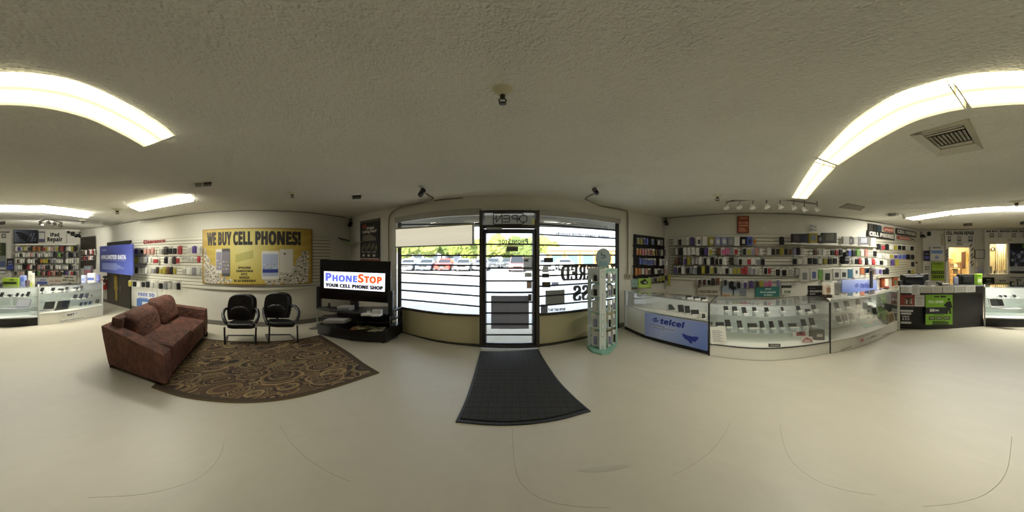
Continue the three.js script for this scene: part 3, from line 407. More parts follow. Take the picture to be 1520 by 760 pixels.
  ws(106.5, 347, 1, 'small black wall speaker beside the repair sign'); ws(1380.5, 347, 1, 'small black wall speaker above the data posters'); ws(100, 344.5, 0.55, 'tiny black sensor beside the repair sign');
}
// ---------- rugs ----------
{
  const fp = (l) => l.map(([u, v]) => { const p = G(u, v); return [p.x, -p.z]; });
  const smooth = (l, n) => { const c = new THREE.CatmullRomCurve3(l.map(([u, v]) => V(u, v, 0))); return c.getPoints(n).map((p) => [p.x, p.y]); };
  const outline = [...smooth([[224.6, 576], [266, 589], [323.6, 597], [381, 598], [438.7, 591], [496, 576], [563, 554]], 40), ...smooth([[563, 554], [540, 540], [519, 524.5], [497, 511], [475.6, 498]], 12).slice(1), ...smooth([[475.6, 498], [438.7, 505], [381, 508], [340, 507], [300, 503]], 16).slice(1), [268, 532], [243, 560]];
  const P = fp(outline), xs = P.map((p) => p[0]), ds = P.map((p) => p[1]), x0 = Math.min(...xs), x1 = Math.max(...xs), d0 = Math.min(...ds), d1 = Math.max(...ds), wx = x1 - x0, wd = d1 - d0;
  const K = 420, TW = Math.min(2048, Math.round(wx * K)), TH = Math.min(2048, Math.round(wd * K)), S = TW / wx, SV = TH / wd;
  const tx = canvasTex(TW, TH, (c, w, h) => {
    c.fillStyle = '#6b5a40'; c.fillRect(0, 0, w, h);
    const cols = ['#3a2d22', '#8d7648', '#5e4a34', '#a08a5c', '#47362a', '#7a6640', '#6a4a3c', '#2f2820', '#8a7f58', '#b59d6c'];
    let s = 99; const r = () => (s = (s * 1664525 + 1013904223) >>> 0) / 4294967296;
    for (let i = 0; i < 520; i++) { const cx = r() * w, cy = r() * h, R = (0.06 + r() * r() * 0.26) * S, n = 3 + Math.floor(r() * 6), b = Math.floor(r() * 10); for (let k = n; k > 0; k--) { c.beginPath(); c.ellipse(cx, cy, R * k / n, R * k / n * SV / S, 0, 0, 7); c.fillStyle = cols[(b + k * 3 + (k % 2) * 2) % 10]; c.fill(); c.lineWidth = 0.009 * S; c.strokeStyle = k % 3 === 0 ? '#b8a478' : '#4a3b2a'; c.stroke(); } }
    for (let i = 0; i < 60000; i++) { c.fillStyle = r() < 0.5 ? 'rgba(30,22,14,0.22)' : 'rgba(190,170,130,0.16)'; c.fillRect(r() * w, r() * h, 3, 2); }
    // woven border following the outline
    c.strokeStyle = '#4b3d2b'; c.lineWidth = 0.16 * S; c.lineJoin = 'round'; c.beginPath(); P.forEach(([x, d], i) => { const a = (x - x0) * S, b = h - (d - d0) * SV; i ? c.lineTo(a, b) : c.moveTo(a, b); }); c.closePath(); c.stroke();
    c.strokeStyle = '#7d6a44'; c.lineWidth = 0.012 * S; c.stroke();
  });
  const g = prism(P, 0.001, 0.014), pos = g.attributes.position, uv = g.attributes.uv; for (let i = 0; i < pos.count; i++) uv.setXY(i, (pos.getX(i) - x0) / wx, (-pos.getZ(i) - d0) / wd);
  solo('area_rug', g, TM(tx, 0.95, { color: 0xdcd4cc }), 'brown area rug woven with overlapping circles', 'rug');
}
{
  const sm = (l, n) => new THREE.CatmullRomCurve3(l.map(([u, v]) => V(u, v, 0))).getPoints(n).map((p) => { const q = G(p.x, p.y); return [q.x, -q.z]; });
  const top = [[713, 522], [756, 521.5], [799, 519]], right = [[799, 519], [811, 539.6], [829.4, 566], [853.4, 591], [877, 611.4]], bot = [[877, 611.4], [826, 625], [770.5, 631.7], [724.5, 631.7], [676, 627.5]], left = [[676, 627.5], [691, 594], [702, 561], [713, 522]];
  const P = [...sm(top, 12), ...sm(right, 14).slice(1), ...sm(bot, 16).slice(1), ...sm(left, 14).slice(1, -1)];
  const n = 512, weave = (x, y) => { const c = 64, bx = Math.floor(x / c), by = Math.floor(y / c), h = (bx + by) % 2 === 0, k = (h ? y : x) % 16; const e = Math.min(x % c, c - x % c, y % c, c - y % c); return (k < 8 ? 1 : 0) * (e < 4 ? 0.2 : 1); };
  const bump = noiseTex(n, (x, y) => 255 * weave(x, y)), col = noiseTex(n, (x, y) => { const k = weave(x, y) * 34 + tiled(x, y, n, 60, 2) * 8; return [17 + k, 17 + k, 18 + k]; }, true); for (const t of [bump, col]) t.repeat.set(1.5, 1.0);
  const o = thing('door_mat', 'black rubber edged doormat with basketweave ribs', 'mat', V(0, 0, -4));
  part(o, 'edge', prism(P, 0.001, 0.012, 0.004), M(0x17171a, 0.6));
  const cx = P.reduce((a, p) => a + p[0], 0) / P.length, cd = P.reduce((a, p) => a + p[1], 0) / P.length; part(o, 'pile', prism(P.map(([x, d]) => [cx + (x - cx) * 0.94, cd + (d - cd) * 0.95]), 0.01, 0.02, 0.003), TM(col, 0.85, { bumpMap: bump, bumpScale: 0.012 }));
}
// ---------- sofa ----------
{
  const A = G(247, 575), B = G(164, 545), Cc = G(308, 498), base = A.clone().add(Cc).multiplyScalar(0.5);
  const L = Cc.clone().sub(A), Dv = B.clone().sub(A);
  const at3 = (l, d, y) => A.clone().addScaledVector(L, l).addScaledVector(Dv, d).setY(y);
  const o = thing('sofa', 'rust brown microsuede two seat sofa with loose back cushions', 'sofa', base.setY(0));
  const suede = noiseTex(512, (x, y) => { const a = tiled(x, y, 512, 6, 1.7), b = tiled(x, y, 512, 18, 6.1), c = tiled(x, y, 512, 70, 2.9), k = (a - 0.5) * 120 + (b - 0.5) * 60 + (c - 0.5) * 14; return [96 + k * 0.9, 58 + k * 0.58, 45 + k * 0.46]; }, true); suede.repeat.set(0.9, 0.9);
  const bump = noiseTex(256, (x, y) => 255 * tiled(x, y, 256, 9, 4.2)); bump.repeat.set(1.2, 1.2);
  const mS = TM(suede, 0.95, { sheen: 0.5, sheenColor: new THREE.Color(0xb07a60), sheenRoughness: 0.6, bumpMap: bump, bumpScale: 0.02 });
  // puffed block: l0..l1 along, d0..d1 deep, bottom y0, top y(l, d); r rounds the edges
  function block(l0, l1, d0, d1, y0, top, puff = 0, r = 0.12, flare = 0, n = 18, m = 14) {
    const ll = L.length(), dl = Dv.length(), shape = (x) => Math.pow(Math.max(0, 1 - Math.pow(Math.abs(2 * x - 1), 2 / r * 0.6)), r * 1.6);
    const g = new THREE.BoxGeometry(1, 1, 1, n, 8, m), p = g.attributes.position, uv = g.attributes.uv, q = V(0, 0, 0);
    for (let i = 0; i < p.count; i++) {
      const nx = Math.abs(g.attributes.normal.getX(i)), ny = Math.abs(g.attributes.normal.getY(i)); let x = p.getX(i) + 0.5, y = p.getY(i) + 0.5, z = p.getZ(i) + 0.5;
      const e = (a) => Math.sin((a - 0.5) * Math.PI) * 0.5 + 0.5, lx = lerp(x, e(x), r), lz = lerp(z, e(z), r), ly = lerp(y, e(y), r);
      const round = Math.pow(shape(x) * shape(z), 0.5), pf = 1 + puff * Math.sin(Math.PI * x) * Math.sin(Math.PI * z);
      const l = lerp(l0, l1, lerp(0.5, lx, 1 - r * 0.18 * Math.pow(Math.abs(2 * y - 1), 3))), d = lerp(d0, d1, lerp(0.5, lz, 1 - r * 0.18 * Math.pow(Math.abs(2 * y - 1), 3)));
      const ty = typeof top === 'function' ? top(l, d) : top, yy = lerp(y0, ty * (y > 0.5 ? lerp(1, pf, y) : 1) - (y > 0.5 ? (1 - round) * 0.05 * r * 4 * (ty - y0) : 0), ly);
      q.copy(at3(l - flare * 0.3 * ly, d + flare * ly * lz, yy)); p.setXYZ(i, q.x, q.y, q.z); uv.setXY(i, nx > 0.5 ? d * 1.8 : l * 3.3, ny > 0.5 ? d * 1.8 : yy * 1.8);
    }
    g.computeVertexNormals(); return g;
  }
  part(o, 'base', block(0.03, 0.985, 0.02, 0.98, 0.06, 0.24, 0, 0.06), mS);
  part(o, 'arm', block(-0.015, 0.1, -0.01, 1.02, 0.05, (l, d) => lerp(0.425, 0.61, d), 0, 0.1, 0.1), mS, 'near rolled arm with sloping top'); part(o, 'arm', block(0.9, 1.0, 0.0, 1.0, 0.05, 0.555, 0, 0.1), mS);
  part(o, 'back', block(0.02, 0.97, 0.84, 1.02, 0.06, (l) => lerp(0.71, 0.735, l), 0, 0.1), mS);
  part(o, 'seat_cushion', block(0.1, 0.5, 0.0, 0.86, 0.22, (l, d) => lerp(0.43, 0.405, l), 0.05, 0.16), mS); part(o, 'seat_cushion', block(0.503, 0.9, 0.0, 0.86, 0.22, (l, d) => lerp(0.405, 0.36, l), 0.05, 0.16), mS);
  // back cushions as fat leaning pillows
  function pillow(l0, l1, yb, yt, dF, dB) {
    const g = new THREE.SphereGeometry(1, 30, 22), p = g.attributes.position, uv = g.attributes.uv, se = (a, k) => Math.sign(a) * Math.pow(Math.abs(a), k);
    for (let i = 0; i < p.count; i++) { const x = se(p.getX(i), 0.42), y = se(p.getY(i), 0.48), z = se(p.getZ(i), 0.8), n = imp.noise(x * 1.7 + l0 * 9, y * 1.7, z * 2) * 0.05; const l = lerp(l0, l1, x * 0.5 + 0.5), d = lerp(dF, dB, z * 0.5 + 0.5) + (y * 0.5 + 0.5) * 0.16 + n * 0.6; const q = at3(l, d, lerp(yb, yt, y * 0.5 + 0.5) + n * 0.5); p.setXYZ(i, q.x, q.y, q.z); uv.setXY(i, l * 3.3, y * 0.7); }
    g.computeVertexNormals(); return g;
  }
  part(o, 'back_cushion', pillow(0.085, 0.49, 0.36, 0.76, 0.5, 0.84), mS); part(o, 'back_cushion', pillow(0.47, 0.885, 0.36, 0.82, 0.5, 0.84), mS);
  for (const [l, d] of [[0.015, 0.03], [0.015, 0.97], [0.975, 0.03], [0.975, 0.96]]) part(o, 'leg', rod(at3(l, d, 0), at3(l, d, 0.08), 0.04, 4, 0.05), M(0x4a2f20, 0.5));
  for (const l of [0.03]) part(o, 'skirt_welt', tube([at3(-0.016, -0.012, 0.06), at3(-0.017, 0.3, 0.06), at3(-0.016, 0.7, 0.06), at3(-0.015, 0.99, 0.06)], 0.008, 30, 6), M(0x5a3526, 0.9));
}
// ---------- armchairs ----------
{
  const leather = M(0x131314, 0.38), frame = M(0x101012, 0.35), leath2 = new THREE.MeshPhysicalMaterial({ color: 0x151516, roughness: 0.4, bumpMap: noiseTex(256, (x, y) => 255 * tiled(x, y, 256, 12, 3.3)), bumpScale: 0.012 });
  function chair(label, c) {                               // c: pixels of the named points
    const df = dG(c.legs[0][1]), dr = Math.min(dG(c.rear[0][1]), df + 0.62), ds = df + 0.02, db = df + 0.42;
    const o = thing('armchair', label, 'chair', G((c.legs[0][0] + c.legs[1][0]) / 2, c.legs[0][1]), 'black waiting chairs');
    // backrest
    const [u0, u1, v0, v1] = c.back, sh = new THREE.Shape(), w = (u1 - u0) * db / F, h = (v1 - v0) * db / F;
    sh.moveTo(-w * 0.42, -h * 0.05); sh.bezierCurveTo(-w * 0.52, h * 0.3, -w * 0.5, h * 0.62, -w * 0.46, h * 0.78); sh.bezierCurveTo(-w * 0.4, h * 0.96, -w * 0.2, h, 0, h); sh.bezierCurveTo(w * 0.2, h, w * 0.4, h * 0.96, w * 0.46, h * 0.78); sh.bezierCurveTo(w * 0.5, h * 0.62, w * 0.52, h * 0.3, w * 0.42, -h * 0.05); sh.closePath();
    const bp = at((u0 + u1) / 2, v1, db), bg = new THREE.ExtrudeGeometry(sh, { depth: 0.03, bevelEnabled: true, bevelThickness: 0.045, bevelSize: 0.035, bevelOffset: -0.035, bevelSegments: 5, curveSegments: 16 }).rotateX(-0.1).translate(bp.x, bp.y, bp.z); const bk = part(o, 'backrest', bg, leath2);
    const pad = new THREE.SphereGeometry(1, 22, 16).scale(w * 0.38, h * 0.26, 0.03).translate(bp.x, bp.y + h * 0.26, bp.z + 0.055); part(bk, 'lumbar_pad', pad, leath2);
    for (const k of [-0.18, 0.18]) part(bk, 'stitch', tube([V(bp.x + w * k, bp.y + h * 0.42, bp.z + 0.05), V(bp.x + w * k * 1.1, bp.y + h * 0.68, bp.z + 0.03), V(bp.x + w * k, bp.y + h * 0.92, bp.z - 0.0)], 0.004, 12, 5), frame);
    // seat
    const [s0, s1, t0, t1] = c.seat, yT = yAt(t0 + 2, db - 0.04), yB = yAt(t1, df), pts = []; const xl = at(s0, t1, ds).x, xr = at(s1, t1, ds).x, xm = (xl + xr) / 2, hw = (xr - xl) / 2; const bx = at((u0 + u1) / 2, v1, db).x;
    for (let i = 0; i <= 28; i++) { const a = Math.PI * 2 * i / 28, cx = Math.sign(Math.cos(a)) * Math.pow(Math.abs(Math.cos(a)), 0.55), cz = Math.sign(Math.sin(a)) * Math.pow(Math.abs(Math.sin(a)), 0.6), k = (cz + 1) / 2; pts.push([lerp(xm, bx, k) + cx * hw * lerp(1, 0.86, k), lerp(ds - 0.01, db + 0.02, k)]); }
    const sg = prism(pts.slice(0, -1), yB + 0.01, yB + 0.1, 0.035); part(o, 'seat', sg, leather);
    // cantilever frame
    const [l, r] = c.legs, [rl, rr] = c.rear, yS = yB + 0.02;
    for (const [p, q, sd] of [[l, rl, -1], [r, rr, 1]]) { const f = at(p[0], p[1], df).setY(0.025), top = at(p[0] + c.lean * sd, c.seat[3] - 2, df + 0.02).setY(yB + 0.05); part(o, 'leg', rod(f, top, 0.014), frame); const rb = at(q[0], q[1], dr).setY(0.025); part(o, 'runner', rod(f, rb, 0.014), frame); }
    const ra = at(rl[0], rl[1], dr).setY(0.025), rbb = at(rr[0], rr[1], dr).setY(0.025); part(o, 'rear_bar', rod(ra, rbb, 0.014), frame);
    for (const a of c.arms) { const pts3 = a.map(([u, v], i) => at(u, v, i === 0 || i === a.length - 1 ? (i ? df + 0.06 : db) : lerp(db, df, i / (a.length - 1)))); part(o, 'armrest', tube(pts3, 0.026, 24, 8), M(0x19191b, 0.45)); }
    part(o, 'back_post', rod(at((u0 + u1) / 2, v1 - 2, db + 0.02), V(bx, yB + 0.02, -(db - 0.02)), 0.02), frame);
  }
  chair('black leather armchair on cantilever legs nearest the sofa', { legs: [[333.8, 512.5], [379.5, 512.5]], rear: [[337.5, 495.5], [377, 495.5]], back: [339, 379, 436, 473], seat: [334.5, 381, 471, 490], lean: 0.6, arms: [[[340, 458], [334, 459], [331, 466], [332.5, 473], [336, 480]], [[378, 458], [382, 460], [383.5, 468], [382, 474], [379, 480]]] });
  chair('black creased leather armchair on cantilever legs nearest the television', { legs: [[399.3, 511], [442, 508]], rear: [[394.4, 494.5], [431, 493]], back: [393, 431.5, 433.5, 470], seat: [397.5, 441.5, 470, 487.5], lean: -0.8, arms: [[[394, 457], [391.5, 458], [392.5, 468], [395, 476], [398, 481]], [[431, 454], [437.5, 454.5], [443, 461], [443, 469], [440, 477]]] });
}
// ---------- television corner ----------
{
  const dT = 6.35, tv = thing('television', 'large black flat television showing the shop name', 'television', at(527, 464, dT));
  const c = [[475.2, 385.2], [580, 388.2], [579.4, 450.2], [474.8, 443]], cq = (l, d) => l.map(([u, v]) => at(u, v, d + lerp(0.18, -0.1, (u - 475) / 105)));
  part(tv, 'casing', quad(...cq(c, dT), V(-0.02, 0, -0.08), 2), M(0x0c0c0e, 0.25));
  part(tv, 'panel', quad(...cq([[476.5, 386.8], [578.6, 389.7], [578, 447], [476.2, 440]], dT - 0.01), V(0, 0, -0.003), 2), M(0x08080b, 0.16));
  const logo = canvasTex(1024, 300, (x, w, h) => { x.fillStyle = '#f4f3fb'; x.fillRect(0, 0, w, h); x.textBaseline = 'alphabetic'; x.lineJoin = 'round'; let px = 14; for (const [s, z, col] of [['P', 190, '#5560c8'], ['HONE', 146, '#5560c8'], ['S', 190, '#cc5320'], ['TOP', 146, '#cc5320']]) { x.font = `bold ${z}px sans-serif`; x.fillStyle = x.strokeStyle = col; x.lineWidth = 12; const k = 1.06; x.save(); x.translate(px, 166); x.scale(k, 1); x.fillText(s, 0, 0); x.strokeText(s, 0, 0); x.restore(); px += x.measureText(s).width * k + 2; } x.fillStyle = '#16161c'; x.strokeStyle = '#16161c'; x.lineWidth = 4; for (const q of [-3, 0, 3]) fit(x, 'YOUR CELL PHONE SHOP', w / 2 + q, 245, w - 60, 84); });
  part(tv, 'screen_image', quad(...cq([[481, 402.6], [571.5, 406], [571, 433], [481, 427.2]], dT - 0.02), V(0, 0, -0.003), 2), new THREE.MeshPhysicalMaterial({ color: 0x111111, roughness: 0.3, emissive: 0xffffff, emissiveMap: logo, emissiveIntensity: 0.8 }), 'white picture with blue and orange shop name');
  part(tv, 'stand_neck', slab(520, 444, 531, 463, dT + 0.08, 0.05), M(0x131315, 0.4)); part(tv, 'stand_foot', prism([[at(513, 464, dT).x, dT - 0.12], [at(538, 464, dT).x, dT - 0.12], [at(538, 464, dT).x, dT + 0.2], [at(513, 464, dT).x, dT + 0.2]], yAt(463.5, dT) - 0.02, yAt(463.5, dT) + 0.005, 0.004), M(0x131315, 0.4));
  // stand: curved black shelving
  const st = thing('television_stand', 'black curved television stand with two shelves', 'stand', G(522, 500)), mSt = M(0x120f0e, 0.35);
  const front = [[471.5, 496.5], [490, 501], [519, 506], [545, 508.5], [573, 509.5]].map(([u, v]) => G(u, v)), fr = front.map((p) => [p.x, -p.z]);
  const backOf = (k, grow = 0) => [...fr.map(([x, d]) => [x, d]), ...fr.slice().reverse().map(([x, d]) => [x + 0.02, Math.max(d + 0.2, 6.75) + k])];
  const y3 = 0.62, y2 = 0.42, y1 = 0.26, Yd = (v, u) => yAt(v, 6.1);
  part(st, 'bottom_box', prism(backOf(0), 0.02, 0.215), mSt); part(st, 'base_plinth', prism(backOf(0).map(([x, d], i) => [x, i < 5 ? d + 0.05 : d]), 0, 0.025), mSt);
  part(st, 'middle_shelf', prism(backOf(0).map(([x, d], i) => [i < 5 ? lerp(x, -3.0, 0.05) : x, i < 5 ? d + 0.07 : d]), 0.345, 0.365), mSt);
  part(st, 'top_shelf', prism(backOf(0), 0.505, 0.545, 0.006), mSt);
  for (const i of [0, 4]) part(st, 'side_post', prism([[fr[i][0] - 0.03 * (i ? 1 : -1), fr[i][1] + 0.01], [fr[i][0] + 0.02 * (i ? -4 : 4), fr[i][1] + 0.01], [fr[i][0] + 0.02 * (i ? -4 : 4), fr[i][1] + 0.5], [fr[i][0], fr[i][1] + 0.5]], 0, i ? 0.235 : 0.225), M(0x1d1613, 0.35));
  part(st, 'centre_support', prism([[-3.02, 6.3], [-2.92, 6.3], [-2.92, 6.7], [-3.02, 6.7]], 0.2, 0.52), mSt); part(st, 'back_panel', prism([[fr[0][0] + 0.2, 6.95], [fr[4][0] - 0.2, 6.78], [fr[4][0] - 0.2, 6.8], [fr[0][0] + 0.2, 6.97]], 0.02, 0.52), mSt);
  // things on the stand
  const yt = 0.547, onY = (u, v, y) => at(u, v, (EYE - y) * F / (v - 380));
  const boxOn = (u0, u1, v0, v1, y, th) => { const d = (EYE - y) * F / (v1 - 380); return rslab(u0, v0, u1, v1, d, th, 0.008); };
  const cb = thing('set_top_box', 'silver cable box on the top shelf of television stand', 'cable box', onY(509, 461, yt)); part(cb, 'case', boxOn(500, 519, 455, 461.5, yt, 0.2), M(0xa8a6a0, 0.4)); part(cb, 'face', boxOn(500.6, 518.4, 457.5, 460.8, yt + 0.01, 0.01).translate(0, 0, 0.012), M(0x77767a, 0.3)); for (const u of [503, 506]) part(cb, 'button', boxOn(u, u + 1, 458.5, 459.7, yt + 0.02, 0.01).translate(0, 0, 0.02), M(0x333333, 0.4));
  const dk = thing('clock_radio', 'white desk clock with blue display on television stand', 'clock', onY(559, 466, yt)); part(dk, 'case', boxOn(552, 565.5, 460, 467.5, yt, 0.08), M(0xc9c7c4, 0.4)); part(dk, 'display', boxOn(553.5, 564.5, 461, 466, yt + 0.012, 0.01).translate(0, 0, 0.012), new THREE.MeshPhysicalMaterial({ color: 0x2a2a66, roughness: 0.2, emissive: 0x3a36b0, emissiveIntensity: 0.35 })); part(dk, 'base', boxOn(552, 565, 467, 469.3, yt - 0.0, 0.14).translate(0, 0, 0.05), M(0xd4d2ce, 0.4));
  const ph = thing('desk_phone', 'small white handset dock beside the clock', 'phone', onY(545, 466, yt)); part(ph, 'cradle', boxOn(537, 551, 465, 468.5, yt, 0.1).translate(0, 0, 0.04), M(0xdad8d2, 0.4)); part(ph, 'handset', boxOn(545, 550, 461, 467, yt, 0.03).translate(0, 0, 0.02), M(0xbfbdb8, 0.4));
  for (const [u0, u1, v0, v1, col, l] of [[486, 491, 447.5, 453, 0x141414, 'small black bottle shaped speaker on the stand'], [526, 532, 449, 457, 0x161616, 'black webcam block behind the cable box']]) { const t = thing('gadget', l, 'gadget', onY((u0 + u1) / 2, v1 + 4, yt)); const d = 6.62; part(t, 'body', new THREE.CylinderGeometry(0.022, 0.03, (v1 - v0) * d / F, 12).translate(...at((u0 + u1) / 2, (v0 + v1) / 2 + 2.5, d).setY(yt + (v1 - v0) * d / F / 2).toArray()), M(col, 0.4)); part(t, 'cap', new THREE.SphereGeometry(0.024, 10, 8).translate(...at((u0 + u1) / 2, v0, d).setY(yt + (v1 - v0) * d / F).toArray()), M(0x2a2a2a, 0.3)); }
  const pl = thing('disc_player', 'slim silver disc player on the middle shelf', 'player', onY(495, 478, 0.367)); part(pl, 'case', boxOn(478, 511, 476.5, 480.5, 0.367, 0.24).translate(0, 0, -0.02), M(0x8f8d8a, 0.35)); part(pl, 'lid', boxOn(479, 510, 475.2, 477, 0.4, 0.2).translate(0, 0.0, -0.03), M(0xb4b2ae, 0.35));
  const mag = (name, l, u0, u1, v, y, cols, rot) => { const p = onY((u0 + u1) / 2, v, y), w = (u1 - u0) * -p.z / F, o = thing(name, l, 'magazine', p.clone().setY(y)); cols.forEach((cc, i) => { const t = canvasTex(64, 64, (x) => { x.fillStyle = cc; x.fillRect(0, 0, 64, 64); for (let k = 0; k < 14; k++) { x.fillStyle = ['#e8e2d0', '#b23a30', '#4a6a3a', '#d9b04a', '#333'][Math.floor(rnd() * 5)]; x.fillRect(rnd() * 56, rnd() * 56, 6 + rnd() * 16, 4 + rnd() * 8); } }); part(o, 'cover', new THREE.BoxGeometry(w * 0.62, 0.008, 0.3).rotateY(rot + i * 0.25).translate(p.x + (i - (cols.length - 1) / 2) * w * 0.3, y + 0.006 + i * 0.009, p.z + 0.06), TM(t, 0.4)); }); };
  mag('magazine_stack', 'fanned colourful magazines on the lower shelf', 528, 552, 486, 0.217, ['#a86a4a', '#c9b890', '#7d8a5a'], 0.3); mag('magazine_stack', 'pale magazines stacked beside colourful ones on lower shelf', 553, 573, 488.5, 0.217, ['#b9b49a', '#a9a78e'], -0.1);
  // slim floor speakers
  const spk = (label, u0, u1, v0, v1, d, pole, fu, fv) => { const o = thing('floor_speaker', label, 'speaker', G(fu, fv)); const cb = part(o, 'cabinet', rslab(u0, v0, u1, v1, d, 0.09, 0.02), M(0x0d0d10, 0.4)); part(cb, 'grille', rslab(u0 + 0.6, v0 + 1.5, u1 - 0.6, v1 - 1.5, d - 0.006, 0.02, 0.008), M(0x1a1a1d, 0.8)); const f = G(fu, fv); part(o, 'pole', rod(V(f.x, 0.01, f.z), V(at((u0 + u1) / 2, v1, d + 0.05).x, yAt(v1, d), -d - 0.05), 0.012), mAlu); part(o, 'foot', lathe([[0, 0.018], [0.04, 0.018], [0.15, 0.008], [0.155, 0], [0, 0]], f, 26), M(0x5d5d60, 0.3)); };
  spk('slim black floor speaker left of the television', 469, 474.6, 425, 459, 6.75, 0, 470.5, 487); spk('slim black floor speaker right of the television', 575.5, 582.6, 432, 470, 6.1, 0, 579, 500.5);
  // banner arm sign in the corner
  const fl = thing('flag_sign', 'tilted green phone sign on a thin white pole', 'sign', W(518.5, 388, 0.4)); const fd = wallD(519) - 0.45; part(fl, 'pole', rod(at(518.6, 366, fd), at(518.6, 448, fd), 0.012), M(0xcdcbbb, 0.5)); part(fl, 'board', quad(at(501.5, 353, fd), at(531, 359.5, fd), at(523.5, 366, fd), at(519, 365.5, fd), 0.03), M(0x7f8a68, 0.6)); part(fl, 'letter_strip', quad(at(501, 352.2, fd - 0.03), at(520, 356.6, fd - 0.03), at(519, 359, fd - 0.03), at(502, 354.2, fd - 0.03), 0.015), M(0x22221c, 0.6)); part(fl, 'bracket', rod(at(523, 362, fd), at(540, 358, wallD(540)), 0.01), mAlu);
}
// ---------- display counters ----------
const lerpRun = (l, n) => { const c = new THREE.CatmullRomCurve3(l.map(([u, v]) => V(u, v, 0))); return c.getPoints(n).map((p) => [p.x, p.y]); };
function counter(name, label, o) {
  const px = lerpRun(o.front, 14), fr = px.map(([u, v]) => { const p = G(u, v); return [p.x, -p.z]; }), N = fr.length, k = o.k ?? 0.14, pinch = o.pinch ?? 0;
  const um = (px[0][0] + px[N - 1][0]) / 2, bk = px.map(([u, v], i) => { const d = fr[i][1] * (1 + (Array.isArray(k) ? lerp(k[0], k[1], i / (N - 1)) : k)), w = (u - um) / ((px[N - 1][0] - px[0][0]) / 2); return [(u - w * pinch - 760) * d / F, d]; });
  const mix = (a, inset = 0) => fr.map((p, i) => [lerp(p[0], bk[i][0], a), lerp(p[1], bk[i][1], a)]);
  const foot = (a, b) => [...mix(a), ...mix(b).reverse()];
  const t = thing(name, label, 'display case', V((fr[0][0] + fr[N - 1][0]) / 2, 0, -(fr[0][1] + fr[N - 1][1]) / 2));
  const wall = (pts, y0, y1, th, m, nm) => { const f = (o2) => (s, tt) => { const x = s * (pts.length - 1), i = Math.min(pts.length - 2, Math.floor(x)), q = x - i, sc = 1 + o2; return V(lerp(pts[i][0], pts[i + 1][0], q) * sc, lerp(y0, y1, tt), -lerp(pts[i][1], pts[i + 1][1], q) * sc); }; return part(t, nm, sheet(f(0), f(th / pts[0][1]), pts.length - 1, 1), m); };
  part(t, 'plinth', prism(foot(0.0, 0.98), 0, o.kick), o.kickMat ?? mWhite);
  if (o.toe) wall(mix(-0.004), 0, o.toe, 0.01, o.toeMat ?? mBlack, 'toe_strip');
  if (o.panel) wall(mix(-0.002), o.kick, o.panel, 0.02, o.panelMat ?? mWhite, 'front_panel');
  part(t, 'deck', prism(foot(0.02, 0.98), o.kick, o.kick + 0.012), o.deckMat ?? mWhite);
  wall(mix(0), o.panel ?? o.kick, o.top, 0.006, mCase, 'front_glass');
  part(t, 'top_glass', prism(foot(0, 1), o.top, o.top + 0.01), mCase);
  wall(mix(0.97), o.kick, o.top - 0.02, 0.02, M(0xd9ddda, 0.6), 'back_panel');
  for (const i of [0, N - 1]) { const a = fr[i], b = bk[i]; part(t, 'end_glass', quad(V(a[0], o.top, -a[1]), V(b[0], o.top, -b[1]), V(b[0], o.panel && 0 ? o.panel : o.kick, -b[1]), V(a[0], o.kick, -a[1]), V(i ? -0.008 : 0.008, 0, 0)), mCase); }
  const edge = o.edge ?? mAlu;
  for (const i of o.posts ?? [0, N - 1]) { const j = i < 0 ? N - 1 : i; part(t, 'corner_post', rod(V(fr[j][0], 0, -fr[j][1]), V(fr[j][0], o.top + 0.01, -fr[j][1]), o.postR ?? 0.012, 6), edge); part(t, 'top_edge', rod(V(fr[j][0], o.top + 0.008, -fr[j][1]), V(bk[j][0], o.top + 0.008, -bk[j][1]), 0.009, 6), edge); }
  part(t, 'front_edge', tube(mix(-0.002).map(([x, d]) => V(x, o.top + 0.006, -d)), 0.008, 30, 6), o.rim ?? mAlu);
  part(t, 'glass_seat', tube(mix(-0.003).map(([x, d]) => V(x, (o.panel ?? o.kick) + 0.004, -d)), 0.009, 30, 6), o.seat ?? edge);
  for (const [y, a] of o.shelves) part(t, 'shelf', prism(foot(a, 0.96), y - 0.008, y), M(0xf2f6f4, 0.05, { transmission: 0.85, thickness: 0 }));
  return t;
}
const onShelf = (v, y) => (EYE - y) * F / (v - 380);
function phone(u0, v0, u1, v1, y, where, col = 0x1c1c1e, wide = false) {
  const d = onShelf(v1, y), a = at(u0, v0, d), b = at(u1, v1, d), w = b.x - a.x, h = a.y - b.y, c = V((a.x + b.x) / 2, y, -d);
  const kind = col === 0xd8d8d4 ? 'white' : col === 0x77787c ? 'silver' : 'black';
  const o = thing('display_phone', `${kind} display phone ${w > h ? 'lying sideways' : 'standing upright'} ${where}`, 'phone', c, `display phones ${where}`.replace(' in the white case beside the dark doorway', ' of the doorway case'));
  const r = -0.3, put = (g) => g.rotateX(r).translate(c.x, y + h / 2 + 0.004, c.z);
  const bd = part(o, 'body', put(new RoundedBoxGeometry(w * 0.92, h * 0.98, 0.016, 2, 0.006)), M(col, 0.35));
  part(bd, 'screen', put(new THREE.BoxGeometry(w * 0.76, h * 0.72, 0.003).translate(0, 0, 0.009)), M(0x3a3c3c, 0.1));
  part(o, 'price_tag', new THREE.BoxGeometry(w * 0.95, 0.02, 0.004).rotateX(-0.5).translate(c.x, y + 0.012, c.z + 0.05), M(0xe8e6dc, 0.7));
  part(o, 'easel', rod(V(c.x, y + 0.002, c.z - 0.06), V(c.x, y + h * 0.6, c.z - 0.03), 0.005, 6), mAlu);
}
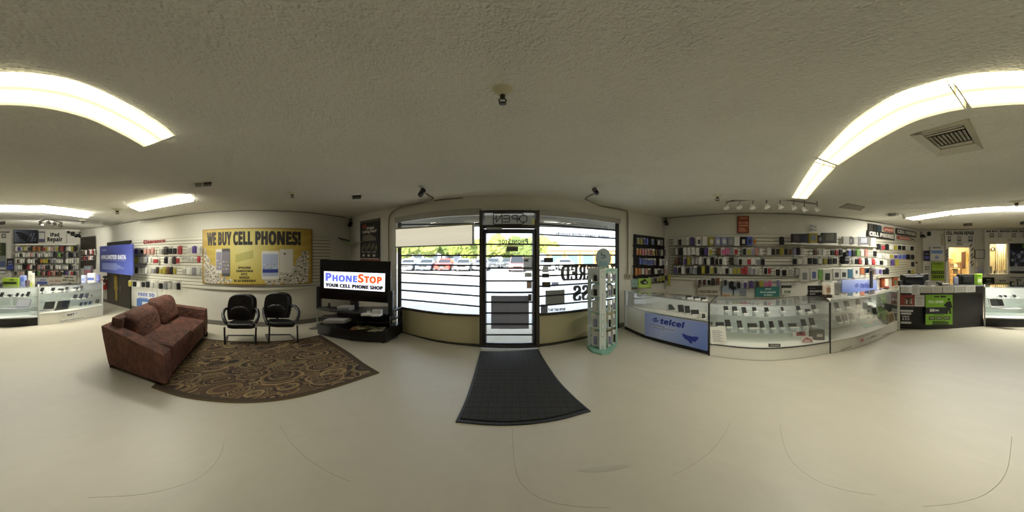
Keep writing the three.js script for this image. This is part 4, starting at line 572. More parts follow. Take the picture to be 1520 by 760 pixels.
const card = (name, label, cat, u0, v0, u1, v1, y, col, draw, th = 0.006, tilt = -0.15) => { const d = onShelf(v1, y), w = (u1 - u0) * d / F, h = (v1 - v0) * d / F, p = at((u0 + u1) / 2, v1, d); const m = draw ? TM(canvasTex(256, Math.max(32, Math.round(256 * h / w)), (x, W2, H2) => { x.fillStyle = col; x.fillRect(0, 0, W2, H2); draw(x, W2, H2); }), 0.5) : M(col, 0.6); return solo(name, new THREE.BoxGeometry(w, h, th).translate(0, h / 2, 0).rotateX(tilt).translate(p.x, y + 0.002, p.z), m, label, cat); };
const lines = (x, w, h, n, col = '#777', x0 = 0.1, y0 = 0.2, y1 = 0.9) => { x.fillStyle = col; for (let i = 0; i < n; i++) x.fillRect(w * x0, h * lerp(y0, y1, i / n), w * (0.5 + 0.3 * ((i * 7) % 3) / 3), Math.max(1, h * 0.25 / n)); };
{
  const telcel = canvasTex(1024, 512, (x, w, h) => { const g = x.createLinearGradient(0, 0, w, h); g.addColorStop(0, '#93a3de'); g.addColorStop(0.4, '#b4c0ea'); g.addColorStop(1, '#6d86d4'); x.fillStyle = g; x.fillRect(0, 0, w, h); x.fillStyle = '#24359a'; x.save(); x.transform(1, 0, -0.18, 1, 40, 0); fit(x, 'telcel', 470, 120, 400, 150); x.restore(); x.lineWidth = 9; x.strokeStyle = '#24359a'; for (let i = 0; i < 4; i++) { x.beginPath(); x.ellipse(205 + i * 6, 118, 54 - i * 11, 40 - i * 8, -0.5, 0.4, 5.6); x.stroke(); } x.fillStyle = '#2a3a8c'; x.fillRect(110, 240, 250, 46); x.fillStyle = '#fff'; fit(x, 'EXTENDED', 235, 264, 236, 34); x.fillStyle = '#dfe4f5'; x.fillRect(364, 240, 190, 46); x.fillStyle = '#33439a'; fit(x, 'NATION', 458, 264, 176, 34);  x.fillStyle = '#24359a'; x.beginPath(); x.moveTo(650, 280); x.lineTo(720, 300); x.lineTo(800, 305); x.lineTo(880, 285); x.lineTo(905, 300); x.lineTo(880, 350); x.lineTo(850, 400); x.lineTo(800, 395); x.lineTo(810, 440); x.lineTo(780, 450); x.lineTo(740, 400); x.lineTo(690, 380); x.lineTo(660, 330); x.fill(); });
  const A = counter('display_counter', 'low curved glass counter with blue carrier banner on its front', { front: [[927, 488], [956, 501], [1003, 514.5], [1051, 525.5]], k: [0.018, 0.2], kick: 0.06, kickMat: mBlack, panel: 0.52, top: 0.835, shelves: [], edge: mAlu, posts: [0], pinch: 0 });
  const bf = arc((s) => { const u = lerp(957, 1050, s), v = 380 + EYE * F / lerp(dG(501.3), dG(525.3), s) + 4 * s * (1 - s) * 1.0; return G(u, v); }), bd = (s, t, o2) => { const p = bf(s), k = 1 - 0.016 - o2; return V(p.x * k, lerp(0.075, 0.515, t), p.z * k); };
  solo('banner', sheet((s, t) => bd(s, t, 0.003), (s, t) => bd(s, t, 0.0015), 16, 1), TM(telcel, 0.45), 'blue carrier banner with dark map emblem on the counter front', 'banner');
  const sA = 'on the white shelf above the blue banner';
  solo('display_shelf', prism([[927, 486], [956, 497], [1003, 509.5], [1049, 519]].map(([u, v]) => { const p = G(u, v); return [p.x, -p.z]; }).concat([[1049, 519], [1003, 509.5], [956, 497], [927, 486]].map(([u, v], i) => { const p = G(u, v), q = [1.17, 1.13, 1.05, 1.008][i]; return [p.x * q, -p.z * q]; })), 0.44, 0.5), mWhite, 'white stepped shelf inside the banner counter', 'shelf');
  for (const p of [[966, 445, 975, 456], [980, 451, 987, 457.5], [992.5, 452, 1002, 461], [1006, 452.5, 1015.5, 464], [1016, 454, 1024.5, 465.6], [1025, 460, 1038, 467.6], [1042, 466, 1047, 473]]) phone(...p, 0.502, sA);
  for (const p of [[1018, 438.5, 1027, 443], [1029, 440, 1038, 444.5], [1040, 441.5, 1048, 446]]) phone(...p, 0.848, 'on top of the banner counter');
  counter('display_counter', 'wide bowed glass case with two rows of phones', { front: [[1052.5, 528], [1108, 534.5], [1146, 535.5], [1194, 531], [1232, 524.5]], k: 0.2, kick: 0.185, top: 0.835, shelves: [[0.62, 0.3], [0.36, 0.25]], edge: mBar, pinch: 13, toe: 0.01, toeMat: M(0xb9b5a8, 0.6), seat: mBar });
  const s1 = 'on the upper shelf of the wide bowed case', s2 = 'on the middle shelf of the wide bowed case';
  for (const p of [[1074, 454.5, 1081, 461.5], [1086.5, 455, 1094.4, 462.5], [1101, 456, 1108, 466], [1116.5, 456, 1122.6, 462.5], [1134.6, 456.5, 1141, 463.7], [1182, 454, 1188, 461.5], [1195, 459, 1202.5, 463.5], [1204.6, 452.5, 1211, 460]]) phone(...p, 0.622, s1); phone(1158, 455, 1163, 463, 0.622, s1, 0xd8d8d4);
  for (const p of [[1062, 478.5, 1075, 484.5], [1076, 474.7, 1084.5, 485.6], [1094, 476, 1101.6, 487.3], [1109, 480, 1124, 487], [1127.6, 476.7, 1134, 487.3], [1141.5, 477, 1148.5, 487.3], [1188.5, 474, 1196.5, 485], [1201, 472, 1209, 483.6]]) phone(...p, 0.362, s2); phone(1155.5, 475.5, 1162.5, 487, 0.362, s2, 0x77787c); phone(1169, 480, 1183, 486, 0.362, s2, 0x77787c);
  card('price_sheet', 'tall white price sheet leaning in the corner of bowed case', 'paper', 1056, 486, 1079, 511, 0.2, '#dedcd0', (x, w, h) => lines(x, w, h, 12));
  card('price_label', 'white label between the shelves of bowed case', 'label', 1127, 466.5, 1148.6, 471.8, 0.54, '#e4e2da', (x, w, h) => { x.fillStyle = '#666'; fit(x, 'SAMSUNG $49', w / 2, h / 2, w * 0.8, h * 0.6); });
  card('flyer', 'white flyer with red picture in bowed case', 'flyer', 1177, 490, 1199, 501, 0.2, '#e6e2da', (x, w, h) => { x.fillStyle = '#a8484e'; x.fillRect(w * 0.25, h * 0.2, w * 0.6, h * 0.6); x.fillStyle = '#3c3540'; x.fillRect(w * 0.4, h * 0.3, w * 0.25, h * 0.3); });
  card('crest_sign', 'small red emblem sign on the floor of bowed case', 'sign', 1190, 500, 1207, 509.5, 0.2, '#cfc9bd', (x, w, h) => { x.fillStyle = '#9a4a44'; x.beginPath(); x.moveTo(w * 0.05, h * 0.8); x.lineTo(w * 0.2, h * 0.4); x.lineTo(w * 0.5, h * 0.1); x.lineTo(w * 0.85, h * 0.4); x.lineTo(w * 0.95, h * 0.8); x.fill(); x.fillStyle = '#e8d8d0'; fit(x, 'SALE', w / 2, h * 0.6, w * 0.5, h * 0.35); });
  const db = thing('boxed_phone', 'dark boxed handset at the right end of bowed case', 'box', at(1217, 505, onShelf(505, 0.2))); part(db, 'box', rslab(1210, 489.6, 1224.5, 505, onShelf(505, 0.2), 0.12, 0.006), M(0x4a463e, 0.5)); part(db, 'picture', slab(1213, 496, 1221, 500, onShelf(505, 0.2) - 0.003, 0.003), M(0xb7b3aa, 0.5));
  card('nameplate', 'small dark nameplate at the front glass of bowed case', 'nameplate', 1141, 510.5, 1157.7, 514.7, 0.198, '#3a3834', (x, w, h) => { x.fillStyle = '#c9c5b8'; fit(x, 'ON SALE', w / 2, h / 2, w * 0.8, h * 0.6); }, 0.02, 0);
  counter('display_counter', 'angled glass case with red logo on its white kick panel', { front: [[1233.5, 525], [1270, 517], [1305, 504], [1334, 489.6]], k: 0.15, kick: 0.205, top: 0.868, shelves: [[0.62, 0.35], [0.4, 0.3]], edge: mWhite, posts: [-1], postR: 0.02, rim: mAlu, toe: 0.012, toeMat: M(0xb3aea0, 0.6) });
  const kp = (u0, v0, u1, v1, h0, h1) => { const A = G(u0, v0), B = G(u1, v1); return (s, t, o2) => { const p = A.clone().lerp(B, s), k = 0.985 - o2; return V(p.x * k, lerp(h0, h1, t), p.z * k); }; };
  const lg = kp(1276, 515.2, 1306, 504.2, 0.1, 0.17); solo('logo_panel', sheet((s, t) => lg(s, t, 0.003), (s, t) => lg(s, t, 0.001), 4, 1), TM(canvasTex(512, 96, (x, w, h) => { x.fillStyle = '#dedcd1'; x.fillRect(0, 0, w, h); x.fillStyle = '#b4453f'; x.beginPath(); x.ellipse(58, 34, 34, 26, 0, 0, 7); x.ellipse(58, 66, 38, 26, 0, 0, 7); x.fill(); x.fillStyle = '#dedcd1'; x.beginPath(); x.arc(62, 34, 10, 0, 7); x.arc(56, 64, 11, 0, 7); x.fill(); x.fillStyle = '#8d8b88'; fit(x, 'page', 190, 50, 140, 66, ''); x.fillStyle = '#5d5b5a'; fit(x, 'plus', 340, 50, 130, 66); }), 0.6), 'red and grey carrier logo on the angled case', 'logo');
  const ln = kp(1248, 522, 1327, 493.4, 0.045, 0.055); solo('stripe_decal', sheet((s, t) => ln(s, t, 0.003), (s, t) => ln(s, t, 0.001), 8, 1), M(0x9a7468, 0.6), 'thin brown stripe along the angled case kick panel', 'decal');
  const c1 = 'on the upper shelf of the angled case', c2 = 'on the lower shelf of the angled case';
  for (const p of [[1238, 449, 1245, 458.7], [1253, 447, 1260.5, 456], [1269, 444, 1276.5, 453], [1305.7, 438, 1311.6, 444.5]]) phone(...p, 0.622, c1); phone(1287, 441, 1293.5, 450, 0.622, c1, 0xd8d8d4);
  for (const p of [[1241, 469, 1247.5, 479], [1250, 467, 1257, 477], [1260, 464.6, 1267, 475], [1295, 457.7, 1301.5, 466.6], [1304, 455.5, 1310.5, 463]]) phone(...p, 0.402, c2); for (const p of [[1272, 463, 1277, 471], [1278, 461, 1283.4, 469.6], [1285, 460, 1290.5, 467.5]]) phone(...p, 0.402, c2, 0x77787c);
  card('price_label', 'white label between the shelves of angled case', 'label', 1256, 457, 1274, 465, 0.5, '#e6e4dc', (x, w, h) => lines(x, w, h, 3));
  { const a = at(1273, 474, onShelf(480, 0.22)), q = [[1273, 478], [1298, 473], [1307, 481], [1284, 487.5]].map(([u, v]) => at(u, v, onShelf(v, 0.225))); solo('leaflet', quad(q[0], q[1], q[2], q[3], V(0, -0.004, 0)), TM(canvasTex(128, 128, (x) => { x.fillStyle = '#6fa0a0'; x.fillRect(0, 0, 128, 128); x.fillStyle = '#7ab08a'; x.fillRect(0, 70, 60, 58); x.fillStyle = '#c9b46a'; x.beginPath(); x.arc(78, 60, 26, 0, 7); x.fill(); x.fillStyle = '#a8544e'; x.fillRect(80, 62, 24, 16); x.fillStyle = '#4a6aa0'; x.fillRect(20, 20, 40, 14); }), 0.5), 'colourful leaflet lying in the angled case', 'leaflet'); }
  const fr = thing('picture_stand', 'cream card frame standing in the corner of angled case', 'frame', at(1322, 481, onShelf(481, 0.22))); const fd = onShelf(481, 0.22); part(fr, 'board', quad(at(1318, 464, fd), at(1326, 461, fd), at(1329, 477, fd), at(1316, 482, fd), 0.02), M(0xd9cdb6, 0.6)); part(fr, 'picture', quad(at(1320, 467, fd - 0.01), at(1325.5, 465, fd - 0.01), at(1327.5, 475, fd - 0.01), at(1320, 479, fd - 0.01), 0.005), M(0x8a7a5e, 0.6));
  counter('display_counter', 'tall white lit glass case on black plinth below the service window', { front: [[1461.5, 484.5], [1490, 485.5], [1520, 486], [1570, 486]], k: 0.1, kick: 0.187, kickMat: mDark, top: 0.88, shelves: [[0.62, 0.3], [0.42, 0.3]], edge: mAlu, deckMat: M(0xf0f0ee, 0.5) });
  counter('display_counter', 'white glass case on black plinth holding an open laptop box', { front: [[-60, 486], [0, 486], [30, 485], [57, 483]], k: 0.1, kick: 0.185, kickMat: mDark, top: 0.872, shelves: [[0.66, 0.3], [0.4, 0.3]], edge: mAlu, deckMat: M(0xf0f0ee, 0.5) });
  counter('display_counter', 'white glass case with carrier name beside the dark doorway', { front: [[57.5, 483], [90, 479.5], [120, 474.5], [152, 468]], k: 0.09, kick: 0.255, top: 0.878, shelves: [[0.7, 0.3], [0.5, 0.35]], edge: M(0xc9ccca, 0.4), toe: 0.01, toeMat: M(0xc3bfb2, 0.6) });
  const g1 = kp(98, 478.3, 118, 474.9, 0.13, 0.235); solo('logo_panel', sheet((s, t) => g1(s, t, 0.003), (s, t) => g1(s, t, 0.001), 4, 1), TM(canvasTex(512, 220, (x, w, h) => { x.fillStyle = '#dfdfdb'; x.fillRect(0, 0, w, h); x.fillStyle = '#2c2c2e'; fit(x, 'NET', 180, 90, 280, 130); x.lineWidth = 8; x.strokeStyle = '#888'; x.strokeRect(365, 40, 24, 70); x.strokeRect(405, 40, 50, 70); x.fillStyle = '#777'; fit(x, 'W I R E L E S S', 240, 190, 380, 34, ''); }), 0.6), 'dark carrier name panel on the white glass case', 'logo');
  const g2 = kp(89, 480, 127, 473.6, 0.06, 0.1); solo('slogan_panel', sheet((s, t) => g2(s, t, 0.003), (s, t) => g2(s, t, 0.001), 4, 1), TM(canvasTex(512, 56, (x, w, h) => { x.fillStyle = '#dfdfdb'; x.fillRect(0, 0, w, h); x.fillStyle = '#555'; fit(x, 'No contract. Unlimited. Worry Free.', w / 2, h / 2, 490, 36); }), 0.6), 'grey slogan line under the carrier name', 'slogan');
  const gL = 'of the case by the dark doorway';
  for (const p of [[60, 427, 65, 433.5], [76, 427, 81, 432.5], [86, 428.4, 94.6, 432], [96.6, 426, 101.7, 431], [108.5, 426.3, 116, 430], [118.6, 424, 122.7, 429]]) phone(...p, 0.702, 'on the top shelf ' + gL);
  for (const p of [[109, 437, 114.4, 443.6], [118, 435.5, 123, 444], [126, 434.6, 131, 443], [135, 437, 137.5, 440.5]]) phone(...p, 0.502, 'on the middle shelf ' + gL);
  for (const p of [[118.5, 448.6, 122.7, 454.5], [125, 448, 129, 453], [132, 447, 136, 452]]) phone(...p, 0.27, 'on the deck ' + gL, 0x77787c); phone(141.6, 444.4, 147, 450.5, 0.27, 'on the deck ' + gL);
  const laptop = (label, u0, u1, v0, v1, y, body, scr) => { const d = onShelf(v1, y), o = thing('laptop', label, 'laptop', at((u0 + u1) / 2, v1, d)); const a = at(u0, v0, d), b = at(u1, v1, d), w = b.x - a.x, h = (a.y - b.y), cx = (a.x + b.x) / 2; const sc = new THREE.BoxGeometry(w, h * 0.86, 0.012).translate(0, h * 0.43, 0).rotateX(-0.2).translate(cx, y + 0.02, -d - 0.04); const ld = part(o, 'lid', sc, M(body, 0.4)); part(ld, 'screen', new THREE.BoxGeometry(w * 0.88, h * 0.68, 0.004).translate(0, h * 0.45, 0.008).rotateX(-0.2).translate(cx, y + 0.02, -d - 0.04), M(scr, 0.15)); const bs = part(o, 'base', new RoundedBoxGeometry(w * 1.04, 0.024, 0.24, 2, 0.008).translate(cx, y + 0.014, -d + 0.08), M(body, 0.4)); part(bs, 'keyboard', new THREE.BoxGeometry(w * 0.9, 0.004, 0.12).translate(cx, y + 0.027, -d + 0.06), M(0x555557, 0.5)); };
  laptop('silver laptop standing open in the white carrier case', 60, 77, 445.5, 462, 0.268, 0xc9c9c6, 0x3a3a38); laptop('black laptop standing open in the white carrier case', 80.5, 98, 445.5, 459, 0.268, 0x3c3a34, 0x2d2d2b);
  laptop('white tablet laptop in the case below the service window', 1474, 1495.5, 442.5, 457.5, 0.43, 0xe8e8e6, 0x4c4e4c); laptop('grey laptop in its tray in the black based case', 19, 40, 444, 458, 0.405, 0xa7abb6, 0xd7dae2);
  for (const p of [[0.5, 434, 5, 441], [24, 435, 27.5, 440.5], [32, 436, 35, 440.5], [39.5, 433, 44, 440.5]]) phone(...p, 0.662, 'on the top shelf of the black based case'); phone(11, 437, 18, 441, 0.662, 'on the top shelf of the black based case', 0x77787c);
  for (const p of [[1483, 438, 1487, 442], [1490, 438, 1494, 442], [1503, 437.5, 1508, 442]]) phone(...p, 0.622, 'on the top shelf below the service window', 0x77787c);
}
// ---------- black service desk ----------
{
  const front = lerpRun([[1335.5, 487.5], [1370, 488.5], [1403, 488], [1459.5, 484]], 12).map(([u, v]) => { const p = G(u, v); return [p.x, -p.z]; }), sc = (k) => front.map(([x, d]) => [x * k, d * k]);
  const o = thing('service_desk', 'black curved service desk covered in notices', 'desk', V(front[6][0], 0, -front[6][1]));
  part(o, 'body', prism([...sc(1), ...sc(1.11).reverse()], 0, 0.78), mDark); part(o, 'ledge', prism([...sc(0.985), ...sc(1.06).reverse()], 0.765, 0.925, 0.01), M(0x131315, 0.5)); part(o, 'worktop', prism([...sc(1.05), ...sc(1.12).reverse()], 0.74, 0.78), M(0x1a1a1c, 0.4)); part(o, 'plinth', prism([...sc(0.998), ...sc(1.1).reverse()], 0, 0.05), M(0x101012, 0.5)); const gr = sc(0.997); part(o, 'cable_grommet', lathe([[0, 0.004], [0.02, 0.004], [0.022, 0]], V(0, 0, 0), 12).rotateX(Math.PI / 2).translate(gr[8][0], 0.7, -gr[8][1]), M(0x8a8a8a, 0.4));
  const deskD = (u) => { const i = Math.max(0, Math.min(11.99, (u - 1335.5) / 124 * 12)), a = Math.floor(i); return lerp(front[a][1], front[a + 1][1], i - a); };
  const paper = (label, u0, u1, v0, v1, k, col, draw, name = 'notice', th = 0.004) => { const d0 = deskD(u0) * k, d1 = deskD(u1) * k, h = v1 - v0, dm = (d0 + d1) / 2, yT = yAt(v0, dm), yB = yAt(v1, dm), q = (u, v, d, y) => at(u, v, d).setY(y); return solo(name, quad(q(u0, v0, d0, yT), q(u1, v0, d1, yT), q(u1, v1, d1, yB), q(u0, v1, d0, yB), V(d0 - d1, 0, 0).setZ(-(u1 - u0) * dm / F).normalize().multiplyScalar(th)), draw ? TM(canvasTex(256, Math.max(48, Math.round(256 * h / (u1 - u0))), (x, W2, H2) => { x.fillStyle = col; x.fillRect(0, 0, W2, H2); draw(x, W2, H2); }), 0.6) : M(col, 0.6), label, name); };
  const K = 0.978, tx = (x, w, h) => { x.fillStyle = '#777'; for (let i = 0; i < 3; i++) fit(x, ['NO REFUNDS', 'store credit only', 'thank you'][i], w / 2, h * (0.3 + i * 0.22), w * 0.6, h * 0.14, ''); };
  [[1337.5, 1353, 425, 435], [1366.5, 1382, 424.8, 434.8], [1383, 1398.5, 424.8, 434.8], [1400, 1416, 424.6, 434.6], [1417, 1432, 424.2, 434.2], [1433, 1448, 424, 433.8]].forEach((r, i) => paper(`white printed card ${['at the left end of desk ledge', 'second along the desk ledge', 'in the middle of desk ledge', 'beyond the middle of desk ledge', 'second from the right of desk ledge', 'last on the right of desk ledge'][i]}`, ...r, K, '#dcdbd6', tx)); paper('wrinkled white note hanging over the desk ledge', 1353.5, 1365.5, 422.5, 437.5, K - 0.006, '#e0e0e2', (x, w, h) => lines(x, w, h, 5, '#aaa'));
  const k2 = 0.994; paper('red leaflet with a group photo on the desk front', 1336.6, 1357, 437.5, 454.5, k2, '#9a4340', (x, w, h) => { x.fillStyle = '#4a3a34'; x.fillRect(w * 0.3, h * 0.25, w * 0.55, h * 0.6); for (let i = 0; i < 5; i++) { x.fillStyle = ['#8a7a68', '#c9b8a0', '#3a3a40'][i % 3]; x.beginPath(); x.arc(w * (0.36 + i * 0.11), h * (0.42 + (i % 2) * 0.1), w * 0.06, 0, 7); x.fill(); x.fillRect(w * (0.31 + i * 0.11), h * 0.55, w * 0.1, h * 0.25); } x.fillStyle = '#d9d2c4'; x.fillRect(0, h * 0.92, w, h * 0.08); });
  paper('white printed sheet on the desk front', 1358, 1372.5, 438, 455, k2, '#dad8d8', (x, w, h) => lines(x, w, h, 10, '#8a8a90', 0.15));
  paper('tall green poster with dancing figure on the black desk', 1374, 1414, 437.5, 482, k2, '#8cc63a', (x, w, h) => { x.fillStyle = '#16181a'; x.fillRect(w * 0.55, h * 0.04, w * 0.2, h * 0.05); x.fillRect(w * 0.32, h * 0.045, w * 0.18, h * 0.04); x.fillStyle = '#e8f5d8'; fit(x, 'TELL MORE', w * 0.38, h * 0.24, w * 0.56, h * 0.11);  x.fillStyle = '#1c2430'; x.fillRect(0, h * 0.42, w * 0.78, h * 0.22); x.fillStyle = '#fff'; fit(x, '$35', w * 0.24, h * 0.52, w * 0.18, h * 0.12); fit(x, '/mo', w * 0.42, h * 0.52, w * 0.16, h * 0.08); x.fillStyle = '#15191a'; x.beginPath(); x.ellipse(w * 0.86, h * 0.16, w * 0.045, h * 0.04, 0, 0, 7); x.fill(); x.beginPath(); x.moveTo(w * 0.78, h * 0.24); x.lineTo(w * 0.94, h * 0.22); x.lineTo(w * 0.99, h * 0.44); x.lineTo(w * 0.93, h * 0.44); x.lineTo(w * 0.95, h * 0.64); x.lineTo(w * 0.88, h * 0.64); x.lineTo(w * 0.86, h * 0.5); x.lineTo(w * 0.8, h * 0.66); x.lineTo(w * 0.74, h * 0.64); x.lineTo(w * 0.78, h * 0.42); x.lineTo(w * 0.66, h * 0.36); x.fill(); x.fillStyle = '#1c2430'; fit(x, 'SMARTPHONES', w * 0.5, h * 0.675, w * 0.4, h * 0.035); for (let i = 0; i < 3; i++) { x.fillStyle = '#1a201a'; x.fillRect(w * (0.12 + i * 0.27), h * 0.73, w * 0.24, h * 0.1); x.fillStyle = '#d5e8c0'; fit(x, ['FREE', '$49.99', '$79'][i], w * (0.24 + i * 0.27), h * 0.78, w * 0.18, h * 0.05); } x.fillStyle = '#3c5a1a'; lines(x, w, h, 2, '#4a6a22', 0.25, 0.87, 0.93); }, 'poster');
  paper('white labelled strip on lower desk corner', 1336.6, 1355.5, 460, 463, k2, '#cfcfd2', null, 'strip_label'); paper('short white strip below labelled strip on desk', 1337.5, 1352.5, 464, 467, k2, '#cfcfd2', null, 'strip_label'); paper('white base strip of the desk price list', 1337.5, 1352.5, 477.5, 480.5, k2, '#cfcfd2', null, 'strip_label'); paper('dark price list with white numerals on lower desk', 1338, 1351, 468, 477, k2, '#2a2a2d', (x, w, h) => { x.fillStyle = '#c9c9cc'; fit(x, 'MEXICO', w / 2, h * 0.22, w * 0.8, h * 0.3); fit(x, '5 5 5', w / 2, h * 0.62, w * 0.8, h * 0.4); }, 'price_list'); paper('dark strip with small caption under the red leaflet', 1336.6, 1357, 455.5, 458.5, k2, '#37343a', null, 'strip_label');
  // things behind the ledge
  const mon = (name, label, cat, u0, u1, v0, v1, k, ps) => { const d = deskD((u0 + u1) / 2) * k, t = thing(name, label, cat, at((u0 + u1) / 2, v1, d)); for (const [nm, a, b, c, e, dd, th, m] of ps) part(t, nm, rslab(a, b, c, e, d + dd, th, 0.012), m); part(t, 'foot', rslab((u0 + u1) / 2 - 3, v1 - 2, (u0 + u1) / 2 + 3, vAt(0.78, d), d + 0.05, 0.1, 0.01), mBlack); };
  mon('cash_register', 'bulky black register screen on the desk', 'register', 1340, 1372, 408, 423.5, 1.07, [['housing', 1340, 408, 1372.5, 424, 0, 0.06, M(0x121317, 0.4)], ['screen', 1344, 410.5, 1371, 422, -0.01, 0.02, M(0x14171d, 0.2)], ['rear_case', 1366, 406.3, 1379, 420, 0.1, 0.06, M(0x0f0f12, 0.5)]]);
  mon('monitor', 'flat black monitor seen from behind on the desk', 'monitor', 1424, 1450, 407, 422, 1.065, [['housing', 1424, 407.2, 1450, 423, 0, 0.06, M(0x141416, 0.5)], ['rear_hump', 1430, 410, 1444, 419, -0.03, 0.04, M(0x19191b, 0.5)]]);
  const dk = (name, label, cat, u0, u1, v0, v1, k, col, th, extra) => { const d = deskD((u0 + u1) / 2) * k, vb = Math.max(v1, vAt(0.927, d) - 0.3), t = thing(name, label, cat, at((u0 + u1) / 2, vb, d)); part(t, 'body', rslab(u0, v0, u1, vb, d, Math.min(th, 0.05), 0.01), M(col, 0.5)); if (extra) for (const [nm, a, b, c, e, cc] of extra) part(t, nm, slab(a, b, c, e, d - 0.004, 0.006), M(cc, 0.5)); };
  dk('leaflet_box', 'green leaflet holder standing on the desk end', 'box', 1450.5, 1458.5, 406.5, 421.5, 1.02, 0x9ccf3a, 0.08, [['caption', 1451.5, 414, 1457.5, 419, 0xdff0b8], ['emblem', 1452.5, 408, 1456.5, 410.5, 0x5c8a1c]]);
  dk('tissue_box', 'white paper cup on the service desk', 'cup', 1377, 1383, 417, 422.5, 1.03, 0xd8d6d2, 0.1, [['rim', 1377, 417, 1383, 418, 0xc1bfba]]); dk('tablet', 'pale blue tablet leaning on the service desk', 'tablet', 1416, 1423, 411, 422, 1.03, 0xa9b2cc, 0.02, [['screen', 1416.7, 412, 1422.3, 421, 0xbfc8e4]]); dk('card_reader', 'small dark card reader on the service desk', 'card reader', 1393, 1399, 418.5, 422.5, 1.02, 0x1a1a1c, 0.08, [['display', 1394, 419.2, 1398, 420.8, 0x6a6f6a]]); dk('paper_tray', 'low white paper tray on the desk ledge', 'tray', 1391, 1411, 421, 423, 1.02, 0xcac4b4, 0.15, [['slot', 1393, 421.6, 1409, 422.2, 0x9b957f]]); dk('photo_stand', 'small dark framed photo at the desk end', 'frame', 1334.8, 1340, 416.5, 424.5, 1.05, 0x232326, 0.03, [['photo', 1335.6, 417.8, 1339.3, 423, 0x5c5f64]]);
}
// ---------- slatwalls ----------
function slatwall(label, u0, u1, y0, y1, n, m, back, kind) {
  const o = thing('slatwall', label, 'slatwall', Wy((u0 + u1) / 2, y0, 0.02)), h = (y1 - y0) / n;
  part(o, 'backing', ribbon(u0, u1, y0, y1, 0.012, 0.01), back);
  for (let i = 0; i < n; i++) part(o, 'slat', ribbon(u0, u1, y0 + i * h + 0.007, y0 + (i + 1) * h - 0.007, 0.055, 0.044), m);
}
slatwall('cream slatwall holding the accessory rows on the right wall', 994, 1362, 0.97, 2.12, 14, mSlat, mGrooveShade);
slatwall('cream slatwall behind the banner and clearance stock', 194, 490, 0.82, 2.06, 16, mSlat, mGrooveShade);
slatwall('cream slatwall behind the dense phone case rows', 23, 117, 0.78, 2.06, 15, mSlat, mGrooveShade);
slatwall('dark slatwall rack beside the repair counter', 119.5, 142, 1.12, 2.34, 14, M(0x2a2418, 0.6), M(0x15120d, 0.9));
// ---------- merchandise ----------
const cardGeo = (() => { const s = new THREE.Shape(); s.moveTo(-0.5, 0); s.lineTo(0.5, 0); s.lineTo(0.5, 0.86); s.quadraticCurveTo(0.5, 0.92, 0.42, 0.92); s.lineTo(0.2, 0.92); s.lineTo(0.14, 1); s.lineTo(-0.14, 1); s.lineTo(-0.2, 0.92); s.lineTo(-0.42, 0.92); s.quadraticCurveTo(-0.5, 0.92, -0.5, 0.86); s.closePath(); return new THREE.ExtrudeGeometry(s, { depth: 1, bevelEnabled: false, curveSegments: 3 }); })();
const caseGeo = (() => { const s = new THREE.Shape(), r = 0.16; s.moveTo(-0.5 + r, 0); s.lineTo(0.5 - r, 0); s.quadraticCurveTo(0.5, 0, 0.5, r); s.lineTo(0.5, 1 - r); s.quadraticCurveTo(0.5, 1, 0.5 - r, 1); s.lineTo(-0.5 + r, 1); s.quadraticCurveTo(-0.5, 1, -0.5, 1 - r); s.lineTo(-0.5, r); s.quadraticCurveTo(-0.5, 0, -0.5 + r, 0); return new THREE.ExtrudeGeometry(s, { depth: 0.8, bevelEnabled: true, bevelThickness: 0.1, bevelSize: 0.06, bevelOffset: -0.06, bevelSegments: 1, curveSegments: 3 }); })();
const boxGeo = new THREE.BoxGeometry(1, 1, 1).translate(0, 0.5, 0.5), pegGeo = new THREE.CylinderGeometry(1, 1, 1, 5).rotateX(Math.PI / 2).translate(0, 0, -0.5);
const COL = { k: ['black', 0x1a1a1c], w: ['white', 0xd6d4cc], g: ['grey', 0x85858a], c: ['clear', 0xb4b3aa], y: ['olive yellow', 0xa39a3c], p: ['pink', 0xc46c94], r: ['red', 0xa23c40], b: ['blue', 0x5563b4], u: ['purple', 0x54437c], n: ['brown', 0x6a4a36], G: ['green', 0x6f9a4c], o: ['orange', 0xb9783c], l: ['lilac', 0x8f8fae], t: ['teal', 0x5b8e98], d: ['dark', 0x37332e], s: ['salmon', 0xb98a80], m: ['maroon', 0x4a2f33] };
const cardM = [M(0xc9c7bd, 0.4), M(0xb2b1a8, 0.4), M(0xd8d6cc, 0.4), M(0x8c8b84, 0.4)];
